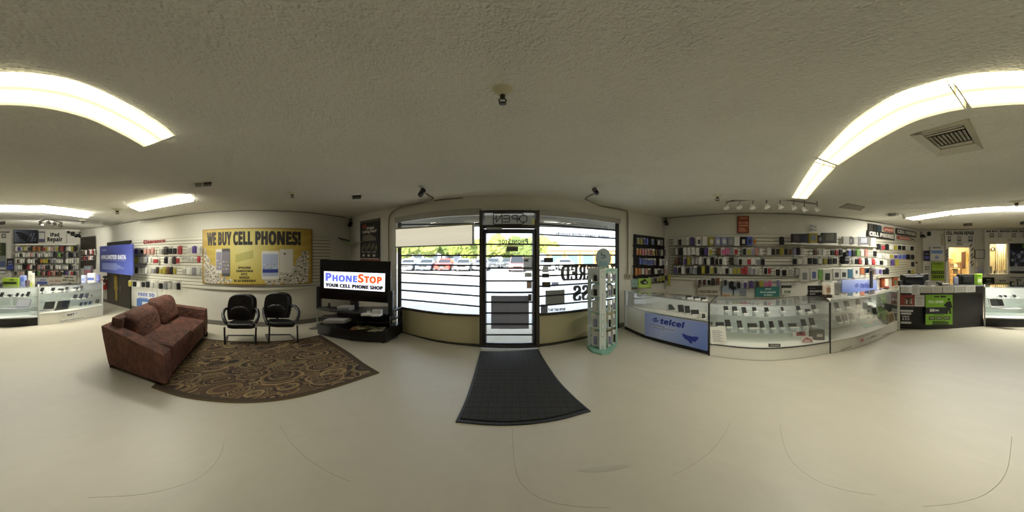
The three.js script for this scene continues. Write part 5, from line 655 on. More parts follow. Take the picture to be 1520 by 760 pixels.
function hang(name, cat, what, ch, u, v0, v1, w, where, group, off = 0.16, style = 0) {
  const d = wallD(u) - off, W2 = w * d / F, h = (v1 - v0) * d / F, b = at(u, v1, d), [cn, hex] = COL[ch];
  const o = thing(name, `${cn} ${what} ${where}`, cat, b, `${what} ${where}`);
  const add = (nm, g, m, sx, sy, sz, x, y, z) => { const q = shadow(new THREE.Mesh(g, m)); q.name = nm; q.scale.set(sx, sy, sz); q.position.set(x, y, z); o.add(q); return q; };
  if (style === 1) { add('box', boxGeo, M(hex, 0.5), W2, h, 0.05, 0, 0, 0); add('print', boxGeo, M([0x3c3c40, 0xcfcdc4, 0x5a6aa0, 0x9a9a96][Math.floor(rnd() * 4)], 0.5), W2 * 0.5, h * 0.5, 0.004, 0, h * 0.2, 0.05); }
  else { add('backing_card', cardGeo, ch === 'c' || rnd() < 0.6 ? cardM[Math.floor(rnd() * 4)] : M(hex, 0.5), W2, h, 0.006, 0, 0, 0); add('contents', caseGeo, M(hex, 0.4), W2 * 0.72, h * (0.66 + rnd() * 0.12), 0.025, 0, h * 0.05, 0.006); }
  add('peg_hook', pegGeo, mAlu, 0.005, 0.005, off - 0.055, 0, h * 0.95, 0.006);
}
// one row of packs: string of colours, '-' is an empty hook
function row(str, u0, u1, v0, v1, what, where, o = {}) {
  const n = str.length, st = (u1 - u0) / n;
  [...str].forEach((ch, i) => { if (ch === '-') return; const u = u0 + (i + 0.5) * st, s = (u - u0) / (u1 - u0), a = Array.isArray(v0) ? lerp(v0[0], v0[1], s) : v0, b = Array.isArray(v1) ? lerp(v1[0], v1[1], s) : v1, j = (rnd() - 0.5) * (o.j ?? 1.2); hang(o.name ?? 'phone_case_pack', o.cat ?? 'phone case', what, ch, u, a + (rnd() - 0.3) * 0.8, b + j, st * (o.fill ?? 0.95), where, null, o.off ?? 0.16, o.style ?? 0); });
}
{
  const R = 'on the right slatwall';
  row('ckccu', 999, 1030.5, [353, 352], [364.5, 364.3], 'phone case pack', `in the top row ${R}`);
  row('wwyllgwkb', 1031, 1115.5, 351.5, 364.3, 'boxed phone case', `in the top row ${R}`, { style: 1, name: 'boxed_phone_case', fill: 0.8 });
  hang('phone_case_pack', 'phone case', 'flat card pack', 'o', 1119.5, 353, 362.5, 5, `at the end of top row ${R}`); hang('phone_case_pack', 'phone case', 'lone case pack', 'k', 1160.3, 351, 363.3, 7, `in the bare part of top row ${R}`);
  row('ckwwwwkuy-nppgr-kyl', 1001, 1120, 367, 378.6, 'phone case pack', `in the second row ${R}`); row('ccsw-wddyknlkw', 1107, 1194, 367, 378.6, 'phone case pack', `in the middle of the second row ${R}`); row('-ncw-krk-bkGws-k', 1200, 1301, [368, 369], [379, 381], 'phone case pack', `along the far end of second row ${R}`);
  row('nduyccwkwkkkw-dgk', 1002, 1101, 381, 393, 'earphone pack', `in the third row ${R}`, { name: 'earphone_pack', cat: 'earphones' }); row('crwgk', 1101, 1135, 382, 393.5, 'earphone pack', `in the middle of third row ${R}`, { name: 'earphone_pack', cat: 'earphones' }); row('kwwkkwydk-', 1175, 1250, 381, 392.5, 'earphone pack', `past the gap of third row ${R}`, { name: 'earphone_pack', cat: 'earphones' }); row('ckrwkwsw', 1263, 1303, [382, 383], [392, 394], 'earphone pack', `at the far end of third row ${R}`, { name: 'earphone_pack', cat: 'earphones' });
  row('ukwkggkykyk', 999, 1065, 394.3, 406.5, 'phone case pack', `in the fourth row ${R}`); row('cckcyyrrggc-kr-', 1064, 1150, 395, 407, 'phone case pack', `in the middle of fourth row ${R}`); row('kkcc', 1149, 1187, 397, 410, 'phone case pack', `at the end of fourth row ${R}`, { fill: 0.75 });
  row('mmkdn', 1034.5, 1068.5, 412.5, 423, 'holster pouch', 'in the bottom row above the shop counters', { name: 'holster_pouch', cat: 'pouch', fill: 0.8 }); hang('holster_pouch', 'pouch', 'holster pouch', 'k', 1076, 412.5, 424, 5.6, 'beside the tree poster'); row('kkuu', 1081, 1120, 416.5, 428, 'skin pack', 'in the bottom row above the shop counters', { name: 'skin_pack', cat: 'phone skin', fill: 0.65 }); row('dypp-l', 1120, 1159, 416, 426, 'skin pack', 'in the bottom row over the teal poster', { name: 'skin_pack', cat: 'phone skin', fill: 0.8 });
  const bx = (label, u0, u1, v0, v1, col, p) => { const d = wallD((u0 + u1) / 2) - 0.3, o = thing('boxed_gadget', label, 'box', at((u0 + u1) / 2, v1, d)); const cn = part(o, 'carton', slab(u0, v0, u1, v1, d, 0.06), M(col, 0.5)); part(cn, 'print', slab(lerp(u0, u1, 0.2), lerp(v0, v1, p?.[1] ?? 0.3), lerp(u0, u1, 0.8), lerp(v0, v1, 0.75), d - 0.004, 0.004), M(p?.[0] ?? 0x8a8a90, 0.4)); };
  bx('dark slate laptop sleeve box on the long shelf', 1177, 1188, 347, 360, 0x45434a, [0x5a565e]); bx('navy sleeve box beside the slate one on the long shelf', 1188.5, 1199.5, 347, 360, 0x2c2c42, [0x38385a]); bx('yellow boxed headset on the long shelf', 1201, 1213.4, 346, 360.5, 0xb3a13a, [0x8a98a8, 0.2]); bx('small black carton next to the yellow box', 1214, 1221, 349, 360.5, 0x1f1d1b); bx('large dark green carton on the long shelf', 1221.5, 1242, 345.5, 361, 0x3f4036, [0x6d6c5c, 0.05]);
  bx('white tablet sleeve box on the long shelf', 1252, 1261, 351, 362, 0xc4c2ba, [0xcfcdc6]); bx('slim dark folder case on the long shelf', 1261.3, 1265.5, 351, 362.5, 0x2c2b2c); bx('white folder case on the long shelf', 1267.5, 1274, 352, 363, 0xbdbbb4, [0xcfcdc6]); bx('grey tablet cover box on the long shelf', 1274.5, 1290, 351.5, 363.5, 0x6a6a70, [0xb6b8c4, 0.15]); bx('white cover box at the end of long shelf', 1293, 1300, 353, 364.5, 0xc9c7c0, [0xd9d7d0]);
  solo('display_shelf', sheet((s, t) => W(lerp(1170, 1302, s), lerp(361.3, 366, s) + 1 - t * 1.6, 0.5), (s, t) => W(lerp(1170, 1302, s), lerp(361.3, 366, s) + 1 - t * 1.6, 0.02), 16, 1), M(0xb9b6aa, 0.4), 'long grey shelf carrying boxes above the slatwall', 'shelf');
  for (const [a, b, va, vb, l] of [[1002, 1170, 365.3, 365.8, 'first'], [1002, 1300, 379.6, 381, 'second'], [1002, 1300, 393.4, 395, 'third'], [1000, 1190, 407.6, 411, 'fourth']]) solo('hang_rail', sheet((s, t) => W(lerp(a, b, s), lerp(va, vb, s) + 0.5 - t, 0.09), (s, t) => W(lerp(a, b, s), lerp(va, vb, s) + 0.5 - t, 0.04), 20, 1), M(0x8d8b83, 0.4), `thin grey hanging rail above the ${l} gap of the right slatwall`, 'rail');
  const tab = (label, u0, u1, v0, v1, col, scr, p = [0.25, 0.3, 0.75, 0.85]) => { const d = wallD((u0 + u1) / 2) - 0.2, o = thing('tablet_box', label, 'tablet box', at((u0 + u1) / 2, v1, d), 'boxed tablets'); const cn = part(o, 'carton', slab(u0, v0, u1, v1, d, 0.06), M(col, 0.5)); if (scr) part(cn, 'picture', slab(lerp(u0, u1, p[0]), lerp(v0, v1, p[1]), lerp(u0, u1, p[2]), lerp(v0, v1, p[3]), d - 0.004, 0.004), M(scr, 0.3)); part(o, 'peg_hook', rod(at((u0 + u1) / 2, v0 + 1, d), at((u0 + u1) / 2, v0 + 1, d + 0.15), 0.006, 5), mAlu); };
  tab('white tablet box with pale screen picture beside phone packs', 1188, 1201.5, 399, 418, 0xd9d7ce, 0x8f9290); tab('white tablet box with blue screen picture', 1203, 1214, 398, 416, 0xd9d8d2, 0x6a74b0); tab('green tablet sleeve on the slatwall', 1215, 1221, 400, 415, 0x7db05c, 0x86ba66); tab('largest white tablet box with two dark pictures', 1222, 1235.5, 400, 418.4, 0xdad9cf, 0x4c4e4e); tab('white tablet box with black tablet picture', 1237, 1247, 399, 414.7, 0xd4d3c9, 0x55575a, [0.3, 0.35, 0.8, 0.8]); tab('white tablet box left of the blue sleeve', 1248, 1258, 399, 414.2, 0xd6d5cc, 0x4d5052, [0.25, 0.35, 0.78, 0.8]); tab('blue tablet sleeve between white boxes', 1258.6, 1265.7, 399.5, 413, 0x4d7690, 0x4d7690); tab('white tablet box right of the blue sleeve', 1266.5, 1276, 397, 411.5, 0xd8d7d0, 0x5c5c5e, [0.4, 0.3, 0.7, 0.65]); tab('tan orange tablet sleeve', 1277, 1283.5, 397, 407.5, 0xa8643f, 0xb8744f); tab('navy tablet sleeve at the end of tablet row', 1284, 1290, 398, 405.5, 0x34405a, 0x2c3650);
  // black backpack
  const bp = thing('backpack', 'small black backpack hung among the earphone packs', 'bag', W(1257.7, 392, 0.3)), bd = wallD(1257) - 0.32; part(bp, 'body', rslab(1252.7, 380, 1262.6, 391.8, bd, 0.14, 0.05, 3), mBlack); part(bp, 'top_flap', rslab(1254.5, 374.5, 1260.5, 381, bd - 0.01, 0.1, 0.04, 3), M(0x202022, 0.6)); part(bp, 'logo', slab(1254.5, 384, 1260.5, 387, bd - 0.006, 0.01), M(0x8a8a8c, 0.5)); part(bp, 'strap', tube([at(1256, 375, bd), at(1257.5, 372.5, bd + 0.1), at(1259, 375, bd)], 0.012, 10, 5), mBlack);
  // far end of the right wall: chargers, cables
  row('krkwykkck', 1301, 1356, [361, 363.5], [370.5, 372], 'charger pack', 'in the upper row of the cable corner', { name: 'charger_pack', cat: 'charger', off: 0.22 }); row('wcwyubbkk', 1301, 1357, [376, 377], [383, 385], 'charger pack', 'in the second row of the cable corner', { name: 'charger_pack', cat: 'charger', off: 0.22 }); row('wrwkw-uy---k', 1287, 1357, [384, 386], [393, 396], 'cable pack', 'in the third row of the cable corner', { name: 'cable_pack', cat: 'cable', off: 0.22 }); row('-nlukk-----ky', 1287, 1357, [396, 400], [408, 406], 'cable pack', 'in the lowest row of the cable corner', { name: 'cable_pack', cat: 'cable', off: 0.22 });
  const st = thing('phone_stand', 'tall dark stand hung at the end of the tablet boxes', 'stand', W(1294.5, 428, 0.4)), sd = wallD(1294) - 0.45; part(st, 'column', rslab(1293, 400, 1296.6, 428, sd, 0.05, 0.02), M(0x2a2a30, 0.5)); part(st, 'head', new THREE.SphereGeometry(0.07, 12, 8).translate(...at(1294.5, 399.5, sd).toArray()), M(0x77756e, 0.5)); part(st, 'arm', rod(at(1292, 400, sd), at(1298, 398, sd), 0.012), M(0x4a4844, 0.5));
  // low shelf with red boxes at the far end
  solo('display_shelf', sheet((s, t) => W(lerp(1303, 1348, s), lerp(411.5, 408, s) + 1 - t * 2, 0.5), (s, t) => W(lerp(1303, 1348, s), lerp(411.5, 408, s) + 1 - t * 2, 0.02), 8, 1), M(0xc5c2b3, 0.5), 'pale shelf above the red boxes in the cable corner', 'shelf');
  bx('red brown carton under the pale shelf', 1308, 1319, 412.5, 427, 0x8a4226, [0xb8623c]); bx('second red brown carton near the desk end', 1326, 1333, 412, 426, 0x8a4226, [0x5a6a4c]);
  const cat = thing('cutout_figure', 'pale standing cutout on red base beside red cartons', 'cutout', at(1317, 430, wallD(1317) - 0.6)); part(cat, 'figure', rslab(1314.5, 414, 1319, 425, wallD(1317) - 0.6, 0.03, 0.01), M(0xd8c4b0, 0.6)); part(cat, 'base', rslab(1315.5, 424.5, 1320, 429, wallD(1317) - 0.58, 0.06, 0.01), M(0xb0544a, 0.6));
  // clearance wall
  const Cl = 'on the clearance wall';
  row('kdugk', 191, 214, [369, 368], [376.5, 376], 'phone case pack', `in the first row ${Cl}`, { off: 0.2 }); row('sss', 214, 230, 367, 377.5, 'red pattern case pack', `in the first row ${Cl}`, { off: 0.2 }); row('cdkkr', 236, 271, [366, 364.5], [378, 377.5], 'phone case pack', `in the middle of first row ${Cl}`, { off: 0.2 }); row('-cuc', 271, 300, [365, 364.5], [376.5, 376], 'phone case pack', `beside the banner in first row ${Cl}`, { off: 0.2 });
  row('gcyccgw', 190, 226, [381.5, 380], [390.5, 390.5], 'charm pack', `in the second row ${Cl}`, { name: 'charm_pack', cat: 'charm', off: 0.2 }); hang('charm_pack', 'charm', 'heart shaped pack', 'r', 232, 382, 391, 9, `in the second row ${Cl}`, null, 0.2); row('kwdr', 244, 268, [381, 380], [391.5, 391.5], 'charm pack', `right of the heart in second row ${Cl}`, { name: 'charm_pack', cat: 'charm', off: 0.2 }); row('cccc-r', 269, 298, 380, [384.5, 390], 'tag pack', `in the second row ${Cl}`, { name: 'tag_pack', cat: 'tag', off: 0.2 });
  row('kwdccccgdyynky-', 190, 268, [397, 395], [405, 408], 'phone case pack', `in the third row ${Cl}`, { off: 0.2 }); row('cwgc', 271, 299, 396, [407, 408], 'wide pack', `at the end of third row ${Cl}`, { off: 0.2 });
  row('ykwkkcckgcck', 191, 269, [415, 417.5], [425, 431], 'phone case pack', `in the fourth row ${Cl}`, { off: 0.2 });
  // dense phone case wall on the far left
  const L = 'on the far phone case wall', pal = ['wulycdkonodrywsgydrkcwykdgk', 'cwkwcwscdwcgwcgkdGkdgkkgdgk', 'cnwwdwwwkkoyykggcwcdwcwgcw', 'cwwkkrwkdsgskkcdwwgcwkdgcck', 'dcswdkydkGmskrnskndkucrkgm'];
  ['top', 'second', 'middle', 'fourth', 'lowest'].forEach((nm, i) => row(pal[i].slice(0, 25), i ? 22 : 23, 117, 364.8 + i * 9.1, 372.8 + i * 9.1, 'phone case pack', `in the ${nm} row ${L}`, { off: 0.2, name: 'small_case_pack', j: 0.8 }));
  solo('light_bar', sheet((s, t) => W(lerp(24, 114, s), 363.8 - t * 2, 0.35), (s, t) => W(lerp(24, 114, s), 363.8 - t * 2, 0.02), 8, 1), M(0xe8e5d8, 0.5), 'white valance rail above the far phone case wall', 'rail');
  row('dndwmmwrd', 120.5, 141.5, [371, 369.5], [378.5, 378], 'holster pack', 'in the upper row of the dark rack', { off: 0.25, name: 'holster_pack', cat: 'holster' }); row('ddrmdswgd', 120.5, 141, [380, 379], [386.5, 386], 'holster pack', 'in the lower row of the dark rack', { off: 0.25, name: 'holster_pack', cat: 'holster' });
  // black rack on the front wall
  const rk = thing('accessory_rack', 'black wall rack of batteries and chargers beside the window', 'rack', W(962, 421, 0.06)); part(rk, 'panel', plateW([941.5, 986, 347.5, 353, 413.5, 420], 0.06, 0.04, 4), M(0x17130f, 0.6)); for (const [v0, v1] of [[363.5, 366.5], [379, 381.5], [394, 396], [409.5, 411.5], [420.5, 417.5]]) part(rk, 'rail', plateW([941.5, 987, v0, v1, v0 + 1.6, v1 + 1.6], 0.12, 0.06, 4), M(0x0f0c0a, 0.6));
  const B = 'of the black rack beside the window', oo = { off: 0.26, name: 'charger_pack', cat: 'charger', fill: 0.85 };
  row('yyub-b-wg', 945, 984, [352, 355.5], [362, 364.5], 'charger pack', `in the top row ${B}`, oo); row('oopssryndcd', 944, 988, [367.5, 370], [378.5, 380], 'charger pack', `in the second row ${B}`, oo); row('-bbbbbg-wlw', 944, 991, [382.5, 384], [393, 394], 'charger pack', `in the third row ${B}`, oo); row('oowsn-wdgs', 942, 990, [397, 399], [408.5, 406], 'charger pack', `in the fourth row ${B}`, oo); row('ggdyyyd', 962, 991, [411.5, 408.5], [420, 416], 'charger pack', `in the lowest row ${B}`, oo); hang('charger_pack', 'charger', 'long card pack', 'y', 993, 406, 424, 4, 'at the corner beyond the black rack');
}
// ---------- posters, signs and notices ----------
function poster(name, label, cat, rect, tw, th, bg, draw, off = 0.07, n) {
  const t = canvasTex(tw, th, (x, w, h) => { x.fillStyle = bg; x.fillRect(0, 0, w, h); draw?.(x, w, h); });
  return solo(name, plateW(rect, off, 0.02, n), TM(t, 0.5), label, cat);
}
{
  poster('banner', 'large gold banner offering cash for phones above the chairs', 'banner', [300.5, 463, 341, 340, 420.5, 420.5], 1292, 640, '#a8862c', (x, w, h) => {
    const g = x.createRadialGradient(w / 2, h * 0.45, 20, w / 2, h * 0.45, w * 0.55); g.addColorStop(0, '#cfc98a'); g.addColorStop(0.45, '#bda94c'); g.addColorStop(1, '#a8862c'); x.fillStyle = g; x.fillRect(0, 0, w, h);
    for (let i = 0; i < 36; i++) { x.save(); x.translate(w / 2, h * 0.5); x.rotate(i * Math.PI / 18); x.fillStyle = 'rgba(220,210,120,0.16)'; x.beginPath(); x.moveTo(0, 0); x.lineTo(900, -30); x.lineTo(900, 30); x.fill(); x.restore(); }
    x.strokeStyle = '#8f6f22'; x.lineWidth = 14; x.strokeRect(4, 4, w - 8, h - 8);
    x.fillStyle = '#1a1408'; x.strokeStyle = '#1a1408'; x.lineWidth = 6; for (const q of [-2, 2]) fit(x, 'WE BUY CELL PHONES!', w / 2 - 5 + q, 118, 1090, 150, 'bold', 'sans-serif', 1.3);
    let s = 5; const r = () => (s = (s * 1664525 + 1013904223) >>> 0) / 4294967296;
    const bill = (cx, cy, a) => { x.save(); x.translate(cx, cy); x.rotate(a); x.fillStyle = ['#cfc9b8', '#b9b3a4', '#dcd6c6'][Math.floor(r() * 3)]; x.fillRect(-36, -17, 72, 34); x.strokeStyle = '#6e6a5c'; x.lineWidth = 2; x.strokeRect(-32, -13, 64, 26); x.fillStyle = '#5d5a50'; x.beginPath(); x.ellipse(0, 0, 10, 11, 0, 0, 7); x.fill(); x.restore(); };
    for (let i = 0; i < 120; i++) { const t = r(), q = r(); bill(50 + Math.pow(t, 1.3) * 420 * (0.25 + q * 0.75), 640 - 30 - (1 - Math.pow(t, 0.7)) * 400 * q, r() * 3); bill(w - 60 - Math.pow(t, 1.3) * 400 * (0.25 + r() * 0.75), 640 - 30 - (1 - Math.pow(t, 0.7)) * 420 * r(), r() * 3); }
    const ph = (a, b, c, d, col, scr) => { x.fillStyle = col; x.beginPath(); x.roundRect ? x.roundRect(a, b, c, d, 16) : x.rect(a, b, c, d); x.fill(); x.fillStyle = scr; x.fillRect(a + 8, b + 34, c - 16, d - 70); for (let i = 0; i < 4; i++) for (let j = 0; j < 3; j++) { x.fillStyle = ['#d8d8e4', '#8a94b8', '#c9a86a', '#7f9a7a'][(i + j) % 4]; x.fillRect(a + 16 + i * (c - 30) / 4, b + d * 0.45 + j * d * 0.13, 14, 14); } };
    ph(240, 235, 100, 280, '#d4d0c6', '#8a8798'); ph(338, 230, 120, 320, '#4a4648', '#77737c'); ph(826, 260, 164, 320, '#dcdad6', '#a9b4cc'); x.fillStyle = '#cfcbc2'; x.fillRect(995, 240, 120, 260); x.fillStyle = '#33302c'; x.beginPath(); x.arc(1040, 292, 10, 0, 7); x.fill(); x.fillStyle = '#2c3a86'; x.fillRect(834, 465, 148, 40);
    x.fillStyle = 'rgba(120,120,40,0.35)'; x.beginPath(); x.moveTo(530, 300); x.lineTo(740, 250); x.lineTo(740, 340); x.lineTo(530, 390); x.fill();
    x.fillStyle = '#1c160a'; ['IPHONE', 'SAMSUNG', 'HTC', 'NOKIA', 'BLACKBERRY'].forEach((t, i) => fit(x, t, 638, 448 + i * 37, [150, 200, 80, 120, 260][i], 34));
  }, 0.1, 20);
  poster('banner', 'blue unlimited data banner across the dark doorway', 'banner', [148, 197, 365.7, 362, 403.5, 409], 512, 400, '#3f4c94', (x, w, h) => { const g = x.createLinearGradient(0, 0, w * 0.3, h); g.addColorStop(0, '#4353a8'); g.addColorStop(0.5, '#34408a'); g.addColorStop(1, '#5060b4'); x.fillStyle = g; x.fillRect(0, 0, w, h); x.fillStyle = '#e6e8f4'; fit(x, 'UNLIMITED DATA', w * 0.44, h * 0.42, w * 0.78, 76); x.fillStyle = '#aab2dc'; fit(x, 'talk, text and data, no annual contract', w * 0.44, h * 0.53, w * 0.76, 24, ''); lines(x, w, h, 4, '#7f8cc8', 0.08, 0.64, 0.88); x.fillStyle = '#c9cfee'; x.fillRect(w * 0.08, h * 0.14, w * 0.14, 12); }, 0.9, 6);
  poster('poster', 'white poster with blue headline behind the sofa', 'poster', [203, 232, 433, 435, 462, 466], 256, 256, '#d6d6d0', (x, w, h) => { x.fillStyle = '#4257a8'; fit(x, 'FREE 5D', w / 2, h * 0.12, w * 0.86, h * 0.22); lines(x, w, h, 1, '#8a97c4', 0.1, 0.27, 0.3); x.fillStyle = '#4a6fb0'; x.fillRect(0, h * 0.34, w, h * 0.66); x.fillStyle = '#d9dde2'; x.fillRect(w * 0.3, h * 0.48, w * 0.5, h * 0.5); }, 0.3);
  // cut letters
  function letters(label, rect, w, h, col, draw, off = 0.09) { const t = canvasTex(w, h, (x) => { x.fillStyle = '#000'; x.fillRect(0, 0, w, h); x.fillStyle = '#fff'; draw(x, w, h); }); t.colorSpace = THREE.NoColorSpace; const m = new THREE.MeshPhysicalMaterial({ color: col, roughness: 0.6, alphaMap: t, transparent: true, alphaTest: 0.5, side: THREE.DoubleSide }); const f = onWall(rect, off), pos = [], uv = [], idx = [], n = 8; for (let j = 0; j <= 1; j++) for (let i = 0; i <= n; i++) { const p = f(i / n, j); pos.push(p.x, p.y, p.z); uv.push(i / n, j); } for (let i = 0; i < n; i++) idx.push(i, i + 1, i + n + 1, i + 1, i + n + 2, i + n + 1); const g = new THREE.BufferGeometry(); g.setAttribute('position', new THREE.Float32BufferAttribute(pos, 3)); g.setAttribute('uv', new THREE.Float32BufferAttribute(uv, 2)); g.setIndex(idx); g.computeVertexNormals(); return solo('wall_lettering', g, m, label, 'lettering'); }
  letters('red cut letters announcing clearance above the packs', [212, 246, 355.5, 353, 363.5, 361], 512, 120, 0x8f3a34, (x, w, h) => fit(x, 'Clearance', w / 2, h / 2, w * 0.96, 110)); letters('small dark tablet caption above the long shelf', [1202, 1212.5, 332.5, 333.5, 343, 344], 128, 128, 0x55534a, (x, w, h) => { fit(x, 'iPad', w / 2, h * 0.27, w * 0.9, 60); fit(x, 'Mini', w / 2, h * 0.75, w * 0.9, 60); }); letters('small dark lettering below the dark phone poster', [1373, 1380, 394.5, 394.5, 401.5, 401.5], 128, 128, 0x2a2824, (x, w, h) => { fit(x, 'WE DO', w / 2, h * 0.25, w * 0.95, 44); fit(x, 'UNLOCK', w / 2, h * 0.75, w * 0.95, 44); });
  poster('poster', 'rust red poster high on the right wall', 'poster', [1095, 1112, 320.5, 320.5, 346, 346], 192, 288, '#8a452c', (x, w, h) => { x.fillStyle = '#d8a890'; x.beginPath(); x.arc(w * 0.28, h * 0.12, 12, 0, 7); x.fill(); fit(x, 'boost', w * 0.6, h * 0.12, w * 0.4, 26); x.fillStyle = '#dca68c'; ['GET A FREE', 'MONTH'].forEach((t, i) => fit(x, t, w * 0.5, h * (0.4 + i * 0.16), w * 0.8, 34)); lines(x, w, h, 3, '#c07a5a', 0.1, 0.68, 0.9); });
  poster('poster', 'tall black poster about calling plans in the corner', 'poster', [534.6, 562.5, 328.7, 323.7, 387.3, 388.3], 256, 560, '#171512', (x, w, h) => { x.fillStyle = '#5d564c'; x.fillRect(0, 0, w, h * 0.06); x.fillStyle = '#a33a36'; x.beginPath(); x.arc(w * 0.24, h * 0.15, 30, 0, 7); x.fill(); x.fillStyle = '#d9d4c8'; fit(x, 'Global', w * 0.56, h * 0.2, w * 0.4, 48); fit(x, 'Calling Plan?', w * 0.5, h * 0.28, w * 0.76, 48); lines(x, w, h, 3, '#7a746a', 0.15, 0.36, 0.46); for (let i = 0; i < 14; i++) { x.fillStyle = ['#6d6a4a', '#8a7d52', '#4a5a6a'][i % 3]; x.fillRect(w * (0.08 + i * 0.06), h * (0.64 - ((i * 5) % 4) * 0.03), w * 0.045, h * 0.12); } x.fillStyle = '#c9c4b8'; for (let i = 0; i < 3; i++) { x.fillRect(w * (0.1 + i * 0.28), h * 0.77, w * 0.2, 10); x.beginPath(); x.arc(w * (0.2 + i * 0.28), h * 0.86, 18, 0, 7); x.fill(); } x.fillStyle = '#cfc6b4'; x.fillRect(0, h * 0.93, w, h * 0.02); x.fillStyle = '#7c3b30'; x.fillRect(0, h * 0.95, w, h * 0.05); });
  // signs over the cable corner
  poster('sign', 'black plate reading cell phones under phone pictures', 'sign', [1288.5, 1328, 341, 347, 351.5, 357], 512, 140, '#151412', (x, w, h) => { x.fillStyle = '#dcd9d0'; fit(x, 'CELL PHONES', w / 2, h / 2, w * 0.92, 110); }, 0.12); for (const [u0, u1, v0, v1, c, l] of [[1290, 1295.5, 331.5, 342, 0x2c2c2e, 'first dark handset picture above the cell phones plate'], [1297, 1302, 332.5, 343, 0x1c1c1e, 'black handset picture in the middle above plate'], [1303, 1308, 334, 344, 0x2a3a48, 'blue black handset picture above the cell phones plate']]) solo('handset_cutout', plateW([u0, u1, v0, v0 + 0.5, v1, v1 + 0.5], 0.1, 0.03, 1), M(c, 0.4), l, 'cutout');
  poster('sign', 'red arrow sign beside handset pictures', 'sign', [1310.5, 1327, 336, 338.5, 343, 346], 256, 100, '#a34a38', (x, w, h) => { x.fillStyle = '#e3c0b0'; fit(x, 'prepaid', w * 0.55, h / 2, w * 0.8, 70); x.fillStyle = '#cfcbbd'; x.beginPath(); x.moveTo(0, 0); x.lineTo(0, h); x.lineTo(30, h); x.lineTo(0, h / 2); x.lineTo(30, 0); x.fill(); }, 0.12);
  poster('sign', 'black plate reading cell phone beside the corner', 'sign', [1331, 1360, 338.5, 344, 347.5, 352.5], 512, 160, '#151412', (x, w, h) => { x.fillStyle = '#dcd9d0'; fit(x, 'CELL PHONE', w / 2, h / 2, w * 0.92, 120); }, 0.16); poster('sign', 'red arrow sign under the black cell phone plate', 'sign', [1333, 1352, 349.5, 352.5, 355, 357], 256, 80, '#a34a44', (x, w, h) => { x.fillStyle = '#e3c0b4'; fit(x, 'accessories', w * 0.55, h / 2, w * 0.84, 50); }, 0.16); letters('black scribbled cable drawing beside red arrow', [1351.5, 1360, 352, 353, 358.5, 359.5], 128, 96, 0x23211e, (x, w, h) => { x.lineWidth = 12; x.strokeStyle = '#fff'; x.beginPath(); x.moveTo(5, 10); x.bezierCurveTo(60, 90, 60, 10, 110, 80); x.moveTo(20, 80); x.lineTo(50, 30); x.stroke(); }, 0.16);
  for (const [u0, u1, v0, v1, l] of [[1358, 1363.5, 365.5, 375.5, 'narrow blank notice beside the corner, topmost'], [1358.5, 1363.5, 378, 382, 'small blank notice beside the corner, second'], [1358.5, 1363, 393.5, 404, 'pale grey notice beside the corner, lowest']]) { const o = thing('notice', l, 'notice', W((u0 + u1) / 2, v1, 0.1)); part(o, 'paper', plateW([u0, u1, v0, v0 + 0.5, v1, v1 + 0.3], 0.14, 0.03, 1), M(0xb9b6a8, 0.6)); part(o, 'rim', plateW([u0 + 0.7, u1 - 0.7, v0 + 1, v0 + 1.4, v1 - 1, v1 - 0.8], 0.15, 0.02, 1), M(0xcac7b9, 0.6)); } solo('light_switch', plateW([1360, 1362.5, 388.5, 388.7, 391, 391.2], 0.14, 0.04, 1), M(0x4a4840, 0.5), 'small dark switch between corner notices', 'switch');
  // lower signs behind the counters
  const low = (label, u0, u1, v0, v1, off, bg, draw, name = 'poster') => poster(name, label, 'poster', [u0, u1, v0, v0, v1, v1], 320, Math.round(320 * (v1 - v0) / (u1 - u0)), bg, draw, off);
  low('pale poster with broken dark caption behind the banner counter', 1036, 1067, 421, 437.5, 0.12, '#b8b4a2', (x, w, h) => { x.fillStyle = '#3a3428'; fit(x, 'UNPLUG THE CABLE!', w / 2, h * 0.72, w * 0.92, h * 0.3, 'bold', 'serif'); x.fillStyle = '#6d6050'; x.fillRect(0, h * 0.1, w * 0.12, h * 0.3); });
  low('poster of a dark tree on a blue sky', 1072, 1108, 421, 442, 0.12, '#8f9aa6', (x, w, h) => { x.fillStyle = '#b4b3a4'; x.fillRect(0, h * 0.62, w, h * 0.38); x.fillStyle = '#b07a48'; x.fillRect(0, h * 0.78, w * 0.3, h * 0.18); x.fillStyle = '#1a1c22'; x.fillRect(w * 0.42, h * 0.2, w * 0.05, h * 0.6); x.beginPath(); x.ellipse(w * 0.45, h * 0.3, w * 0.12, h * 0.12, 0, 0, 7); x.fill(); x.lineWidth = 5; x.strokeStyle = '#1a1c22'; x.beginPath(); x.moveTo(w * 0.3, h * 0.4); x.lineTo(w * 0.45, h * 0.45); x.lineTo(w * 0.6, h * 0.38); x.moveTo(w * 0.36, h * 0.92); x.lineTo(w * 0.44, h * 0.75); x.lineTo(w * 0.5, h * 0.95); x.stroke(); lines(x, w, h, 3, '#6b6f80', 0.7, 0.5, 0.9); });
  low('teal poster with white lettering behind the bowed case', 1122, 1157, 425, 442, 0.1, '#39807c', (x, w, h) => { x.fillStyle = '#cfe0d8'; fit(x, 'your', w / 2, h * 0.2, w * 0.26, h * 0.22); fit(x, 'Get it unlimited', w / 2, h * 0.5, w * 0.66, h * 0.2); fit(x, 'to share', w * 0.5, h * 0.74, w * 0.36, h * 0.18); x.fillStyle = '#b59a5a'; x.fillRect(0, h * 0.93, w, h * 0.07); });
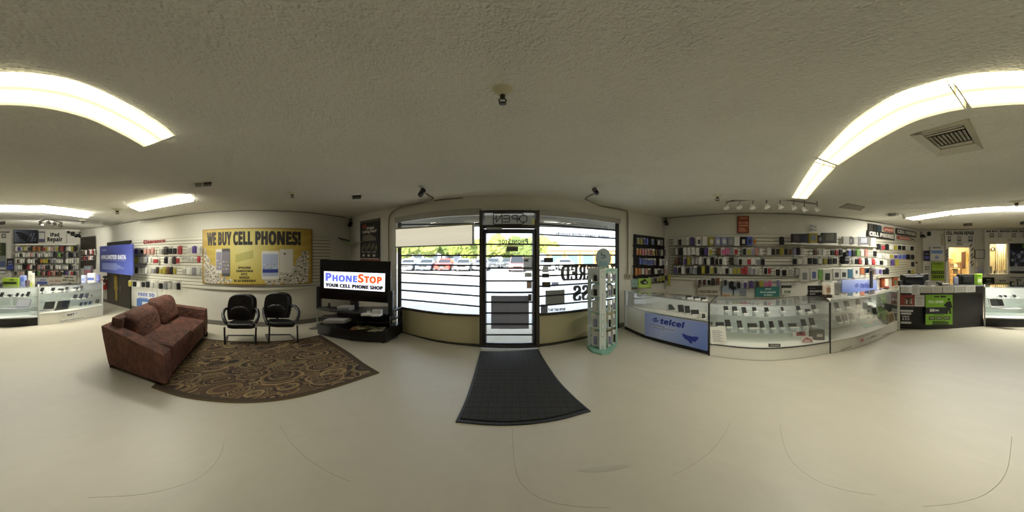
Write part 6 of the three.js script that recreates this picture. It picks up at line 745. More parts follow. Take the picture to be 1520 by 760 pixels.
  low('small white card with black top and green figures', 1161, 1175, 423.5, 437, 0.1, '#d4d2c8', (x, w, h) => { x.fillStyle = '#1c1e1a'; x.fillRect(0, 0, w, h * 0.3); x.fillStyle = '#4f6a3a'; fit(x, '$100', w * 0.55, h * 0.72, w * 0.7, h * 0.4); });
  low('blue carrier poster behind the angled case', 1250, 1302, 415, 434, 0.25, '#8290c4', (x, w, h) => { const g = x.createLinearGradient(0, 0, 0, h); g.addColorStop(0, '#a3aed6'); g.addColorStop(1, '#6478c0'); x.fillStyle = g; x.fillRect(0, 0, w, h); x.fillStyle = '#2c3a94'; x.save(); x.transform(1, 0, -0.18, 1, 14, 0); fit(x, 'telcel', w * 0.62, h * 0.45, w * 0.36, h * 0.5); x.restore(); x.lineWidth = 4; x.strokeStyle = '#2c3a94'; for (let i = 0; i < 3; i++) { x.beginPath(); x.ellipse(w * 0.36 + i * 3, h * 0.45, 20 - i * 5, 14 - i * 4, -0.5, 0.4, 5.6); x.stroke(); } }, 'carrier_poster');
  // stands on the bowed case top
  const sd = 6.05, us = thing('counter_sign', 'black unlimited data sign standing on the bowed case', 'sign', at(1212, 440, sd)); part(us, 'board', slab(1200, 424, 1225, 440, sd, 0.02), TM(canvasTex(256, 164, (x, w, h) => { x.fillStyle = '#121112'; x.fillRect(0, 0, w, h); x.fillStyle = '#d8d4cc'; x.textAlign = 'left'; x.font = 'bold 40px sans-serif'; x.fillText('UNLIMITED', 18, 100, 200); x.fillText('DATA', 18, 145, 90); x.fillStyle = '#777'; x.fillRect(18, 36, 90, 8); }), 0.4)); part(us, 'foot', rslab(1204, vAt(0.86, sd) - 1, 1220, vAt(0.847, sd), sd - 0.04, 0.1, 0.005), mBlack); part(us, 'stem', slab(1210, 439, 1214, vAt(0.855, sd), sd + 0.005, 0.01), mBlack);
  const cp = thing('chip_bag', 'beige pouch pack with dark base on the bowed case', 'pack', at(1230, 442, sd - 0.2)); part(cp, 'pack', rslab(1225.5, 423, 1234.5, 439, sd - 0.25, 0.08, 0.03, 3), M(0xc9b9a2, 0.5)); part(cp, 'label', slab(1227, 427, 1233, 434, sd - 0.255, 0.006), M(0xa8846a, 0.5)); part(cp, 'base', rslab(1226, 437.5, 1235.5, vAt(0.847, sd - 0.25), sd - 0.26, 0.1, 0.01), M(0x3a2c24, 0.5));
  // green leaflet stand on the banner counter
  const gd = 7.55, gs = thing('leaflet_holder', 'green leaflet holder with dark figure on banner counter', 'holder', at(957, 436, gd)); part(gs, 'board', slab(947.5, 413, 966.5, vAt(0.848, gd), gd, 0.03), TM(canvasTex(200, 230, (x, w, h) => { x.fillStyle = '#9dbb48'; x.fillRect(0, 0, w, h); x.fillStyle = '#16181a'; x.beginPath(); x.arc(100, 40, 22, 0, 7); x.fill(); x.beginPath(); x.ellipse(90, 95, 62, 46, 0.2, 0, 7); x.fill(); x.fillStyle = '#d5e6a8'; x.beginPath(); x.ellipse(110, 100, 26, 16, 0.4, 0, 7); x.fill(); x.fillStyle = '#c6dc78'; x.fillRect(20, 160, 150, 24); x.fillRect(20, 196, 110, 16); }), 0.5)); part(gs, 'pocket', slab(948, 428, 966, vAt(0.85, gd), gd - 0.03, 0.02), M(0xb6c86a, 0.4)); const gx = thing('card_holder', 'pale teal card holder beside the green leaflets', 'holder', at(941, 434, gd)); part(gx, 'card', quad(at(936, 415, gd), at(947, 414, gd), at(946, vAt(0.848, gd), gd), at(938, vAt(0.848, gd), gd), 0.02), M(0x8aa89a, 0.5)); part(gx, 'strip', slab(938.5, 426.5, 946, 429, gd - 0.005, 0.004), M(0x3c3c3a, 0.5));
}
// ---------- far left wall ----------
{
  poster('poster', 'dark photo poster of hands and a phone beside the repair sign', 'poster', [20.5, 56, 340.5, 341.5, 361.5, 361.5], 384, 230, '#141419', (x, w, h) => { const g = x.createLinearGradient(0, 0, w, h); g.addColorStop(0, '#7d8498'); g.addColorStop(0.4, '#4c5262'); g.addColorStop(0.75, '#1b1c22'); x.fillStyle = g; x.fillRect(8, 8, w - 16, h - 24); x.strokeStyle = '#0d0d12'; x.lineWidth = 30; for (let i = 0; i < 3; i++) { x.beginPath(); x.moveTo(30 + i * 30, 60 + i * 40); x.bezierCurveTo(120, 40 + i * 40, 180, 100 + i * 40, 270, 140 + i * 30); x.stroke(); } for (let i = 0; i < 26; i++) { x.fillStyle = ['#5a6072', '#8a90a2', '#202228'][i % 3]; x.beginPath(); x.arc(220 + (i * 53) % 150, 60 + (i * 37) % 140, 10, 0, 7); x.fill(); } }, 0.12);
  poster('sign', 'white tablet repair sign above the far case wall', 'sign', [56.5, 98.5, 342.5, 343, 361, 360.5], 512, 220, '#d8d5c8', (x, w, h) => { x.fillStyle = '#55555c'; x.fillRect(6, 12, 120, 196); x.fillStyle = '#c9c8c0'; x.fillRect(16, 34, 100, 110); x.fillStyle = '#554c78'; x.fillRect(16, 144, 100, 40); x.fillStyle = '#14130f'; fit(x, 'iPad', 300, 70, 170, 90); fit(x, 'Repair', 300, 155, 280, 100); }, 0.1);
  poster('sign', 'white phones sign at the far left wall edge', 'sign', [-40, 16, 342, 342, 354.5, 354], 512, 120, '#d8d5c8', (x, w, h) => { x.fillStyle = '#23211c'; fit(x, 'REPAIR AND UNLOCK PHONES', w / 2, 26, 480, 34, 'bold italic'); x.fillStyle = '#5a5a54'; x.fillRect(385, 50, 62, 62); x.fillStyle = '#b4b2a4'; x.fillRect(397, 62, 38, 34); x.fillStyle = '#8a8a80'; x.fillRect(280, 55, 60, 50); }, 0.1);
  const fw = thing('window_3', 'white framed interior window at the far left wall', 'window', W(-10, 424, 0.1), null, 'structure'); part(fw, 'frame_side', plateW([8.5, 13.5, 355, 355, 412, 412], 0.1, 0.09, 1), M(0xd9d6c8, 0.5)); part(fw, 'frame_top', plateW([-40, 13.5, 354.5, 354.5, 360, 360], 0.1, 0.09, 4), M(0xd9d6c8, 0.5)); part(fw, 'frame_bottom', plateW([-40, 13.5, 407, 407, 412, 412], 0.1, 0.09, 4), M(0xd9d6c8, 0.5)); part(fw, 'pane', plateW([-40, 8.5, 360, 360, 407, 407], 0.05, 0.04, 4), M(0x8f9690, 0.2));
  poster('poster', 'dark green leafy picture in the far left window', 'poster', [-20, 7.5, 361, 361, 379.5, 379.5], 200, 140, '#39422a', (x, w, h) => { for (let i = 0; i < 60; i++) { x.fillStyle = ['#5a6a38', '#2a3020', '#7f8a4c', '#46502e'][i % 4]; x.beginPath(); x.arc((i * 67) % w, (i * 41) % h, 12, 0, 7); x.fill(); } }, 0.13); poster('poster', 'blue white printer picture in the far left window', 'poster', [-20, 7.5, 388, 388, 405.5, 405.5], 200, 128, '#cfd0cc', (x, w, h) => { x.fillStyle = '#55618a'; x.fillRect(0, 0, w, h * 0.5); x.fillStyle = '#4c4c50'; x.fillRect(w * 0.7, h * 0.7, w * 0.3, h * 0.12); }, 0.13);
  poster('poster', 'narrow dark phone poster with blue foot', 'poster', [10, 20.3, 383.5, 383.5, 401, 401], 128, 220, '#23242c', (x, w, h) => { x.fillStyle = '#3c4a94'; x.fillRect(6, h * 0.6, w - 12, h * 0.36); x.fillStyle = '#aab0b8'; fit(x, 'hTC', w / 2, h * 0.3, w * 0.6, 40); x.fillStyle = '#7c88c8'; x.fillRect(20, h * 0.46, w - 40, 20); }, 0.2);
  letters2();
  function letters2() { poster('sign', 'pale cash for gift cards sign behind the carrier case', 'sign', [91, 112, 408, 409, 419.5, 420.5], 320, 180, '#b9b6a6', (x, w, h) => { x.fillStyle = '#2a2820'; fit(x, 'Cash For', w / 2, h * 0.28, w * 0.7, 60); fit(x, 'Gift Cards', w / 2, h * 0.66, w * 0.85, 60); }, 0.25); poster('sign', 'faded red lettered sign behind the carrier case', 'sign', [71.5, 90.5, 411, 411, 422, 422], 320, 180, '#bdb3a4', (x, w, h) => { x.fillStyle = '#8f6a60'; fit(x, 'U.S. Wire', w / 2, h * 0.55, w * 0.85, 60, 'bold italic'); }, 0.25); poster('sign', 'pale sign with blue stripe near the case corner', 'sign', [54, 71, 412, 412, 424, 424], 320, 220, '#b3b4b0', (x, w, h) => { x.fillStyle = '#4a539c'; x.fillRect(20, h * 0.5, w - 40, h * 0.32); fit(x, 'phone', w * 0.6, h * 0.28, w * 0.5, 56); }, 0.25); }
  // dark double door
  const dr = thing('door_2', 'dark brown double door with yellow chain', 'door', W(176, 455, 0.06), null, 'structure'), dm = M(0x241f16, 0.5);
  part(dr, 'frame_head', plateW([158.5, 193.5, 360.2, 356.5, 363.5, 360], 0.16, 0.14, 4), M(0x17140d, 0.5)); part(dr, 'leaf', plateW([159, 175, 363, 361.5, 449, 453.5], 0.1, 0.08, 3), dm); part(dr, 'leaf', plateW([175.3, 193, 361.5, 359.8, 453.7, 458.3], 0.1, 0.08, 3), M(0x2a241a, 0.5)); for (const [u, v] of [[173.6, 424], [178, 425]]) part(dr, 'handle', plateW([u, u + 1.2, v, v, v + 7, v + 7], 0.16, 0.05, 1), M(0x6d6757, 0.4, { metalness: 0.6 }));
  const ch = thing('door_chain', 'yellow plastic chain hanging on the dark double door', 'chain', W(172, 445, 0.15)); for (const [u0, v0, v1] of [[170.6, 407, 430], [172.4, 408, 446]]) { const n = Math.round((v1 - v0) / 2.2); for (let i = 0; i < n; i++) { const v = lerp(v0, v1, i / n), p = W(u0 + (i % 2) * 0.25, v + 1, 0.22); part(ch, 'link', new THREE.TorusGeometry(0.022, 0.007, 5, 8).scale(0.8, 1.3, 1).rotateY((i % 2) * 1.3).translate(p.x, p.y, p.z), M(0xb39b2c, 0.5)); } }
  const fe = thing('fire_extinguisher', 'red fire extinguisher with black hose by the dark door', 'extinguisher', W(154, 430, 0.2)), fd = wallD(154) - 0.3; part(fe, 'cylinder', new THREE.CylinderGeometry(0.075, 0.075, (430 - 415) * fd / F, 16).translate(...at(154, 422.5, fd).toArray()), M(0x9c2f28, 0.35)); part(fe, 'label', rslab(152.3, 418.5, 155.7, 422.5, fd - 0.08, 0.02, 0.005), M(0xc9b4ac, 0.6)); part(fe, 'hose', tube([at(153, 411, fd), at(155.5, 413, fd - 0.05), at(155, 420, fd - 0.08)], 0.02, 14, 6), mBlack); part(fe, 'valve', rslab(152.5, 409.5, 155.8, 413, fd, 0.06, 0.01), mBlack);
  // on the carrier cases
  const on = (name, label, cat, u0, u1, v0, col, k, ytop, extra, th = 0.08) => { const d = k, vb = vAt(ytop, d), o = thing(name, label, cat, at((u0 + u1) / 2, vb, d)); part(o, 'body', rslab(u0, v0, u1, vb, d, Math.min(th, 0.05), 0.015), M(col, 0.5)); for (const [nm, a, b, c, e, cc] of extra ?? []) part(o, nm, slab(a, b, c, e, d - 0.006, 0.006), M(cc, 0.5)); };
  on('counter_sign', 'white card with blue stripe standing on the carrier case', 'sign', 129, 140, 405.5, 0xdcdcd8, 8.6, 0.888, [['stripe', 130, 412, 139, 416, 0x5a6aac]]); on('leaflet_stack', 'small blue white leaflet holder on the carrier case', 'leaflets', 120, 125.5, 408.5, 0xb9bed8, 8.55, 0.888, [['front', 121, 413, 124.5, 417, 0x7d8ac4]]); on('plush_bag', 'blue bag beside the white card on the carrier case', 'bag', 140.5, 146, 407.5, 0x7d80b8, 9.0, 0.888, [['patch', 142, 410, 145, 416, 0x8d92c8]], 0.2); on('card_tower', 'dark red gift card tower behind the white card', 'tower', 124, 135, 394.5, 0x5d4a4c, 9.1, 0.888, [['cards', 125, 396, 134, 400, 0x55666c], ['cards', 125, 401, 134, 405, 0x6a3c44]]);
  on('green_sign', 'long green lettered sign standing on the black based case', 'sign', 2.5, 27, 412.5, 0x7d962a, 7.75, 0.884, [['caption', 5, 418.5, 24, 421.5, 0x1c2408], ['emblem', 14.5, 414.5, 20, 416.2, 0x2f3a10]], 0.03); on('counter_sign', 'dark sign end beside the green sign', 'sign', -8, 2, 419, 0x26262a, 7.7, 0.884, [['caption', -6, 420, 1, 421, 0x88888a]], 0.03); on('blue_cup', 'blue white plastic tub on the black based case', 'tub', 28.5, 36, 409, 0x8d9ac8, 7.8, 0.884, [['band', 30, 412, 35, 418, 0x5c70b8]], 0.15); on('bottle', 'white capped bottle rack beside the blue tub', 'bottle', 41, 48, 405, 0xc9c6b4, 8.0, 0.884, [['cap', 42, 402.5, 47, 408, 0xe0ddd2], ['label', 42, 419, 48, 423, 0xb3bc4c]], 0.12); on('small_camera', 'small dark gadget between tub and bottle', 'gadget', 36.5, 40.5, 416, 0x5d4f5a, 7.8, 0.884, [['lens', 37.5, 417, 39.5, 419.5, 0x2c2630]], 0.1);
}
// ---------- far right wall ----------
{
  poster('poster', 'dark blue phone poster beside the small wall speaker', 'poster', [1372, 1380, 372, 372, 387, 387], 128, 230, '#1d1d2a', (x, w, h) => { x.fillStyle = '#5a5aa0'; x.fillRect(10, h * 0.55, w - 20, h * 0.3); x.fillStyle = '#9aa0b8'; x.fillRect(20, h * 0.3, w - 40, 14); }, 0.12);
  const hs = thing('poster_board', 'house shaped white board with blue stripe', 'poster', W(1390, 388, 0.1)); part(hs, 'board', plateW([1381.5, 1400, 366, 366, 387.5, 387.5], 0.12, 0.04, 2), TM(canvasTex(256, 300, (x, w, h) => { x.fillStyle = '#cfcec6'; x.fillRect(0, 0, w, h); x.fillStyle = '#4a4a48'; fit(x, 'METRO', w / 2, h * 0.08, w * 0.7, 40); x.fillStyle = '#6f8cc4'; x.fillRect(10, h * 0.26, w - 20, h * 0.22); x.fillStyle = '#8a9ac0'; x.beginPath(); x.arc(w / 2, h * 0.74, 40, 0, 7); x.fill(); }), 0.5)); part(hs, 'gable', sheet((s, t) => W(lerp(lerp(1381.5, 1400, s), 1390.5, t * 0.55), lerp(366.2, 361.5, t), 0.12), (s, t) => W(lerp(lerp(1381.5, 1400, s), 1390.5, t * 0.55), lerp(366.2, 361.5, t), 0.08), 2, 1), M(0xcfcec6, 0.6));
  poster('poster', 'green poster with black phone rows below house board', 'poster', [1383, 1401.5, 389, 389, 416, 416], 192, 280, '#8fae34', (x, w, h) => { x.fillStyle = '#141610'; x.fillRect(0, h * 0.5, w, h * 0.15); x.fillRect(6, h * 0.73, w - 12, h * 0.15); x.fillStyle = '#9fbc48'; for (let i = 0; i < 6; i++) { x.fillRect(12 + i * 30, h * 0.54, 14, h * 0.07); x.fillRect(16 + i * 28, h * 0.77, 12, h * 0.07); } x.fillStyle = '#2c3a12'; fit(x, 'NO CONTRACT', w / 2, h * 0.1, w * 0.7, 26); x.fillStyle = '#c0d46a'; x.fillRect(10, h * 0.36, w - 20, 10); });
  poster('sign', 'white cell phone repair sign above the doorway', 'sign', [1403.5, 1446.5, 342.5, 342.5, 360.5, 360.5], 512, 220, '#d3d1c6', (x, w, h) => { x.fillStyle = '#15140f'; fit(x, 'CELL PHONE REPAIR', w / 2, 44, 490, 80); for (const [a, b, c] of [[40, 54, '#4a4a48'], [205, 70, '#77777a'], [400, 80, '#5c5c64']]) { x.fillStyle = c; x.fillRect(a, 100, b, 96); x.fillStyle = '#b3b2ac'; x.fillRect(a + 8, 112, b - 16, 50); } }, 0.14);
  // doorway trim, tape stripes, room behind
  const tr = thing('trim_1', 'white doorway trim with black diagonal tape stripes', 'trim', W(1424, 420, 0.05), null, 'structure'); part(tr, 'jamb', plateW([1404, 1408.5, 362, 362, 437, 437], 0.08, 0.07, 1), mWhite); part(tr, 'jamb', plateW([1440, 1445, 362, 362, 437, 437], 0.08, 0.07, 1), mWhite); part(tr, 'lintel', plateW([1404, 1445, 361, 361, 367.5, 367.5], 0.085, 0.07, 3), mWhite); for (const [u, v] of [[1405.5, 372], [1405, 377], [1405.5, 381], [1405, 386], [1441.5, 364], [1443.5, 370], [1442.5, 378.5], [1443.8, 382], [1442, 389], [1443.5, 393]]) { const a = 1.7; part(tr, 'tape_stripe', sheet((s, t) => W(u + (s - 0.5) * 3.4, v - (s - 0.5) * 4 + (0.5 - t) * 2.4, 0.1), (s, t) => W(u + (s - 0.5) * 3.4, v - (s - 0.5) * 4 + (0.5 - t) * 2.4, 0.085), 1, 1), mBlack); } letters3();
  function letters3() { poster('notice', 'torn small notice stuck under the repair sign', 'notice', [1420, 1430, 359.5, 359.5, 364.5, 364.5], 128, 64, '#c9c6b8', (x, w, h) => lines(x, w, h, 3, '#555'), 0.16); }
  const D = wallD(1424) + 0.2, rm = thing('back_room', 'yellow lit back room behind the repair doorway', 'room', at(1424, vAt(0, D + 2), D + 1.5), null, 'structure'), ym = M(0xcdc09c, 0.8), K = (u, d, y) => V((u - 760) * d / F, y, -d);
  part(rm, 'rear_wall', quad(K(1400, D + 2.4, 2.5), K(1450, D + 2.4, 2.5), K(1450, D + 2.4, 0), K(1400, D + 2.4, 0), 0.1), ym); part(rm, 'side_wall', quad(K(1400, D - 0.02, 2.5), K(1400, D + 2.4, 2.5), K(1400, D + 2.4, 0), K(1400, D - 0.02, 0), V(-0.1, 0, 0)), ym); part(rm, 'side_wall', quad(K(1449, D + 2.4, 2.5), K(1449, D - 0.02, 2.5), K(1449, D - 0.02, 0), K(1449, D + 2.4, 0), V(0.1, 0, 0)), ym); const fl = [K(1399, D - 0.05, 0), K(1450, D - 0.05, 0), K(1450, D + 2.5, 0), K(1399, D + 2.5, 0)].map((p) => [p.x, -p.z]); part(rm, 'room_floor', prism(fl, -0.1, 0), mFloor); part(rm, 'room_ceiling', prism(fl, 2.5, 2.6), mWhite);
  const bl = new THREE.PointLight(0xffeccb, 13, 0, 2); bl.position.copy(K(1425, D + 1.1, 2.25)); bl.castShadow = true; bl.shadow.radius = 4; scene.add(bl); const gl = thing('globe_lamp', 'warm round ceiling lamp in the back room', 'lamp', K(1425, D + 1.1, 2.2)); part(gl, 'globe', new THREE.SphereGeometry(0.12, 16, 12).translate(...K(1425, D + 1.1, 2.25).toArray()), new THREE.MeshPhysicalMaterial({ color: 0xfff0d0, emissive: 0xffeccb, emissiveIntensity: 1.5, roughness: 0.4 })); part(gl, 'stem', rod(K(1425, D + 1.1, 2.36), K(1425, D + 1.1, 2.5), 0.02), mWhite);
  const rc = thing('storage_rack', 'brown metal storage rack in the back room', 'rack', at(1418, vAt(0, D + 1.9), D + 1.9)), rb = M(0x4d3924, 0.6), rd = D + 1.7; for (const u of [1409.5, 1427]) part(rc, 'upright', slab(u, 389, u + 0.8, vAt(0.02, rd), rd, 0.04), rb); for (const v of [389, 397, 406, 415]) part(rc, 'rack_shelf', slab(1409, v, 1428, v + 1, rd, 0.14), rb); [[1411, 1414, 384, 389, 0x7a4a2c], [1414.5, 1419, 375, 389, 0xa0653c], [1419.5, 1425, 383, 389, 0xb08a5a], [1410, 1416, 391, 397, 0x3c3228], [1417, 1421, 392, 397, 0xb9a88a], [1422, 1427, 390.5, 397, 0x5c4a38], [1410.5, 1415, 400, 406, 0x6d5638], [1416, 1422, 399, 406, 0x2c2a28], [1423, 1427, 401, 406, 0x8a6a44], [1411, 1418, 409, 415, 0x7a6448], [1419, 1426, 410, 415, 0x4a4038]].forEach(([a, b, c, e, col], i) => { const o = thing('storage_box', ['small brown carton', 'tall tan carton', 'kraft carton', 'dark brown tool case', 'cream parts box', 'umber parts box', 'flat brown carton', 'black parts bin', 'orange brown carton', 'wide brown carton', 'dusty grey carton'][i] + ' on the back room rack', 'box', at((a + b) / 2, e, rd + 0.05), 'cartons on the back room rack'); part(o, 'carton', slab(a, c, b, e, rd + 0.05, 0.08), M(col, 0.8)); part(o, 'lid_flap', slab(a, c, b, c + 0.8, rd + 0.045, 0.02), M(col, 0.6)); });
  const jk = thing('hanging_coat', 'dark coat hanging on the back room wall', 'coat', at(1433, 399, D + 2.2)); part(jk, 'coat', rslab(1431.5, 374, 1434, 399, D + 2.15, 0.12, 0.04, 3), M(0x3a2418, 0.9)); part(jk, 'hook', rod(at(1432.7, 374.5, D + 2.25), at(1432.7, 372.5, D + 2.4), 0.02), mAlu); poster2();
  function poster2() { const o = thing('wall_chart', 'yellow wall chart in the back room', 'chart', at(1437, 392, D + 2.36)); part(o, 'sheet', slab(1435, 374, 1439.5, 392, D + 2.36, 0.02), M(0xbfae6a, 0.7)); part(o, 'chart_print', slab(1435.8, 377, 1438.8, 388, D + 2.355, 0.006), M(0x9a8d55, 0.7)); }
  // certificates
  const cert = (label, u0, u1, v0, v1, rim, col) => { const o = thing('certificate', label, 'certificate', W((u0 + u1) / 2, v1, 0.1)); part(o, 'frame', plateW([u0, u1, v0, v0, v1, v1], 0.1, 0.05, 1), M(rim, 0.5)); part(o, 'paper', plateW([u0 + 0.9, u1 - 0.9, v0 + 0.9, v0 + 0.9, v1 - 0.9, v1 - 0.9], 0.115, 0.03, 1), M(col, 0.6)); };
  cert('plain white notice above the framed certificate', 1449.5, 1459, 354, 362, 0xc9c6b9, 0xcecbbe); cert('black framed certificate beside the doorway', 1448, 1461.5, 370.5, 384, 0x24221e, 0xc2c1b8); cert('white licence sheet under the framed certificate', 1450, 1459, 387, 397, 0xbdbaae, 0xcbc9be); cert('lavender card with tiny mark beneath licence sheet', 1449, 1460, 398.5, 405, 0xa9a6b8, 0xb6b2cc);
  poster('sign', 'long white buy repair and unlock sign above service window', 'sign', [1462, 1560, 341, 341, 354, 354], 1024, 140, '#d3d1c6', (x, w, h) => { x.fillStyle = '#23211c'; fit(x, 'WE BUY, REPAIR AND UNLOCK CELL PHONES', w / 2, 26, 990, 40); for (const [a, c] of [[70, '#5a5a58'], [190, '#9aa092'], [400, '#77777a'], [560, '#8f8f88'], [760, '#66666a']]) { x.fillStyle = c; x.fillRect(a, 60, 60, 62); x.fillStyle = '#b9b8ae'; x.fillRect(a + 10, 72, 40, 34); } }, 0.12);
  const sw = thing('window_4', 'white framed service window with a pale curtain', 'window', W(1483, 410, 0.1), null, 'structure'); const wm = M(0xdcdacd, 0.5); for (const r of [[1464, 1469.5, 354, 354, 411, 411], [1496.5, 1499.5, 354, 354, 411, 411]]) part(sw, 'frame_side', plateW(r, 0.1, 0.1, 1), wm); part(sw, 'frame_top', plateW([1464, 1560, 354, 354, 360.5, 360.5], 0.11, 0.1, 6), wm); part(sw, 'frame_bottom', plateW([1464, 1560, 406.5, 406.5, 411, 411], 0.13, 0.12, 6), wm); part(sw, 'pane', plateW([1469.5, 1496.5, 360.5, 360.5, 406.5, 406.5], -0.05, 0.01, 2), mGlass); part(sw, 'plaque', plateW([1495.5, 1502, 355, 355, 357.5, 357.5], 0.13, 0.03, 1), M(0xb9b79a, 0.5));
  const Dw = wallD(1483) + 0.2; const rr = thing('office_niche', 'cream office niche behind the service window', 'room', at(1483, vAt(0.9, Dw + 0.8), Dw + 0.8), null, 'structure'); part(rr, 'rear_wall', quad(K(1462, Dw + 1.2, 2.3), K(1505, Dw + 1.2, 2.3), K(1505, Dw + 1.2, 0.7), K(1462, Dw + 1.2, 0.7), 0.1), M(0xd9cfae, 0.8)); part(rr, 'side_wall', quad(K(1466, Dw - 0.02, 2.3), K(1466, Dw + 1.2, 2.3), K(1466, Dw + 1.2, 0.7), K(1466, Dw - 0.02, 0.7), V(-0.1, 0, 0)), M(0xd9cfae, 0.8)); part(rr, 'side_wall', quad(K(1501, Dw + 1.2, 2.3), K(1501, Dw - 0.02, 2.3), K(1501, Dw - 0.02, 0.7), K(1501, Dw + 1.2, 0.7), V(0.1, 0, 0)), M(0xd9cfae, 0.8)); const fl2 = [K(1464, Dw - 0.02, 0), K(1503, Dw - 0.02, 0), K(1503, Dw + 1.3, 0), K(1464, Dw + 1.3, 0)].map((p) => [p.x, -p.z]); part(rr, 'worktop', prism(fl2, 0.78, 0.86), mWhite); part(rr, 'niche_ceiling', prism(fl2, 2.3, 2.4), mWhite);
  const nl = new THREE.PointLight(0xfff0d6, 3.5, 0, 2); nl.position.copy(K(1484, Dw + 0.45, 2.12)); nl.castShadow = true; nl.shadow.radius = 3; scene.add(nl); const ng = thing('globe_lamp', 'small ceiling lamp inside the service window niche', 'lamp', K(1484, Dw + 0.45, 2.1)); part(ng, 'globe', new THREE.SphereGeometry(0.09, 14, 10).translate(...K(1484, Dw + 0.45, 2.12).toArray()), new THREE.MeshPhysicalMaterial({ color: 0xfff0d0, emissive: 0xfff0cc, emissiveIntensity: 1.4, roughness: 0.4 })); part(ng, 'stem', rod(K(1484, Dw + 0.45, 2.2), K(1484, Dw + 0.45, 2.3), 0.02), mWhite);
  const cu = thing('curtain', 'pale pleated curtain behind the service window', 'curtain', at(1486, 402, Dw + 0.5)); part(cu, 'cloth', sheet((s, t) => K(lerp(1477, 1496, s), Dw + 0.5 + 0.04 * Math.sin(s * 40), lerp(0.98, 2.06, t)), (s, t) => K(lerp(1477, 1496, s), Dw + 0.505 + 0.04 * Math.sin(s * 40), lerp(0.98, 2.06, t)), 60, 1), M(0xd8d0b0, 0.9)); part(cu, 'rod', rod(K(1476, Dw + 0.5, 2.07), K(1497, Dw + 0.5, 2.07), 0.012), mAlu);
  const wc = thing('round_clock', 'small round clock inside the service window', 'clock', at(1474, 371, Dw + 1.1)); part(wc, 'rim', new THREE.TorusGeometry(0.07, 0.016, 8, 20).translate(...at(1474, 370, Dw + 1.1).toArray()), mDark); part(wc, 'face', new THREE.CylinderGeometry(0.066, 0.066, 0.02, 20).rotateX(Math.PI / 2).translate(...at(1474, 370, Dw + 1.12).toArray()), mWhite);
  for (const [u0, u1, v0, col, l] of [[1470, 1473.5, 396, 0x2c2c2a, 'black bottle on the service window worktop'], [1477, 1482, 402, 0x3a3830, 'dark tray on the service window worktop'], [1483, 1491, 403, 0x8a8678, 'grey box on the service window worktop'], [1492, 1495, 401, 0x2c2a28, 'small black can on the service window worktop']]) { const d = Dw + 0.25, o = thing('desk_item', l, 'item', at((u0 + u1) / 2, vAt(0.86, d), d)); part(o, 'body', rslab(u0, v0, u1, vAt(0.86, d), d, 0.05, 0.02), M(col, 0.5)); part(o, 'cap', rslab(u0 + 0.5, v0 - 0.8, u1 - 0.5, v0 + 0.2, d + 0.01, 0.03, 0.008), mDark); }
  poster('poster', 'dark blue pixel photo poster beside the service window', 'poster', [1499.8, 1558, 361.5, 361.5, 405, 405], 512, 380, '#2c2e3c', (x, w, h) => { x.fillStyle = '#22242c'; x.fillRect(0, 0, w, h * 0.2); for (let i = 0; i < 60; i++) { x.fillStyle = ['#4c5274', '#6a7092', '#38405c', '#8a8cb0', '#a8acc4'][i % 5]; x.fillRect((i * 71) % w, h * 0.24 + (i * 43) % (h * 0.5), 36, 34); } x.fillStyle = '#b9bcc0'; x.fillRect(0, h * 0.78, w, h * 0.16); x.fillStyle = '#5a8a3a'; x.fillRect(150, 10, 40, 50); }, 0.13);
  const ls = (label, u0, u1, v0, v1, bg, draw) => poster('sign', label, 'sign', [u0, u1, v0, v0, v1, v1], 256, Math.round(256 * (v1 - v0) / (u1 - u0)), bg, draw, 0.12);
  ls('black card with white lines behind the desk end', 1459, 1476, 412, 422.5, '#16150f', (x, w, h) => { x.fillStyle = '#cfcdb9'; fit(x, 'Phone', w / 2, h * 0.3, w * 0.4, 36); fit(x, 'repair', w / 2, h * 0.52, w * 0.3, 28, ''); fit(x, 'accessories', w * 0.55, h * 0.78, w * 0.6, 30); }); ls('white card with olive band below the service window', 1478, 1498, 414, 423.5, '#c9c7b4', (x, w, h) => { x.fillStyle = '#3c3a30'; fit(x, 'Sprint', w * 0.5, h * 0.3, w * 0.5, 40); x.fillStyle = '#a3a05c'; x.fillRect(0, h * 0.58, w, h * 0.42); }); ls('white card with black lettered band below blue poster', 1499.5, 1540, 413, 424.5, '#bcbab0', (x, w, h) => { x.fillStyle = '#33322c'; fit(x, 'Sprint', w * 0.3, h * 0.22, w * 0.2, 26); x.fillStyle = '#141412'; x.fillRect(0, h * 0.42, w, h * 0.5); x.fillStyle = '#dcdad0'; fit(x, 'all EXPRESS', w * 0.5, h * 0.68, w * 0.9, 44); });
}
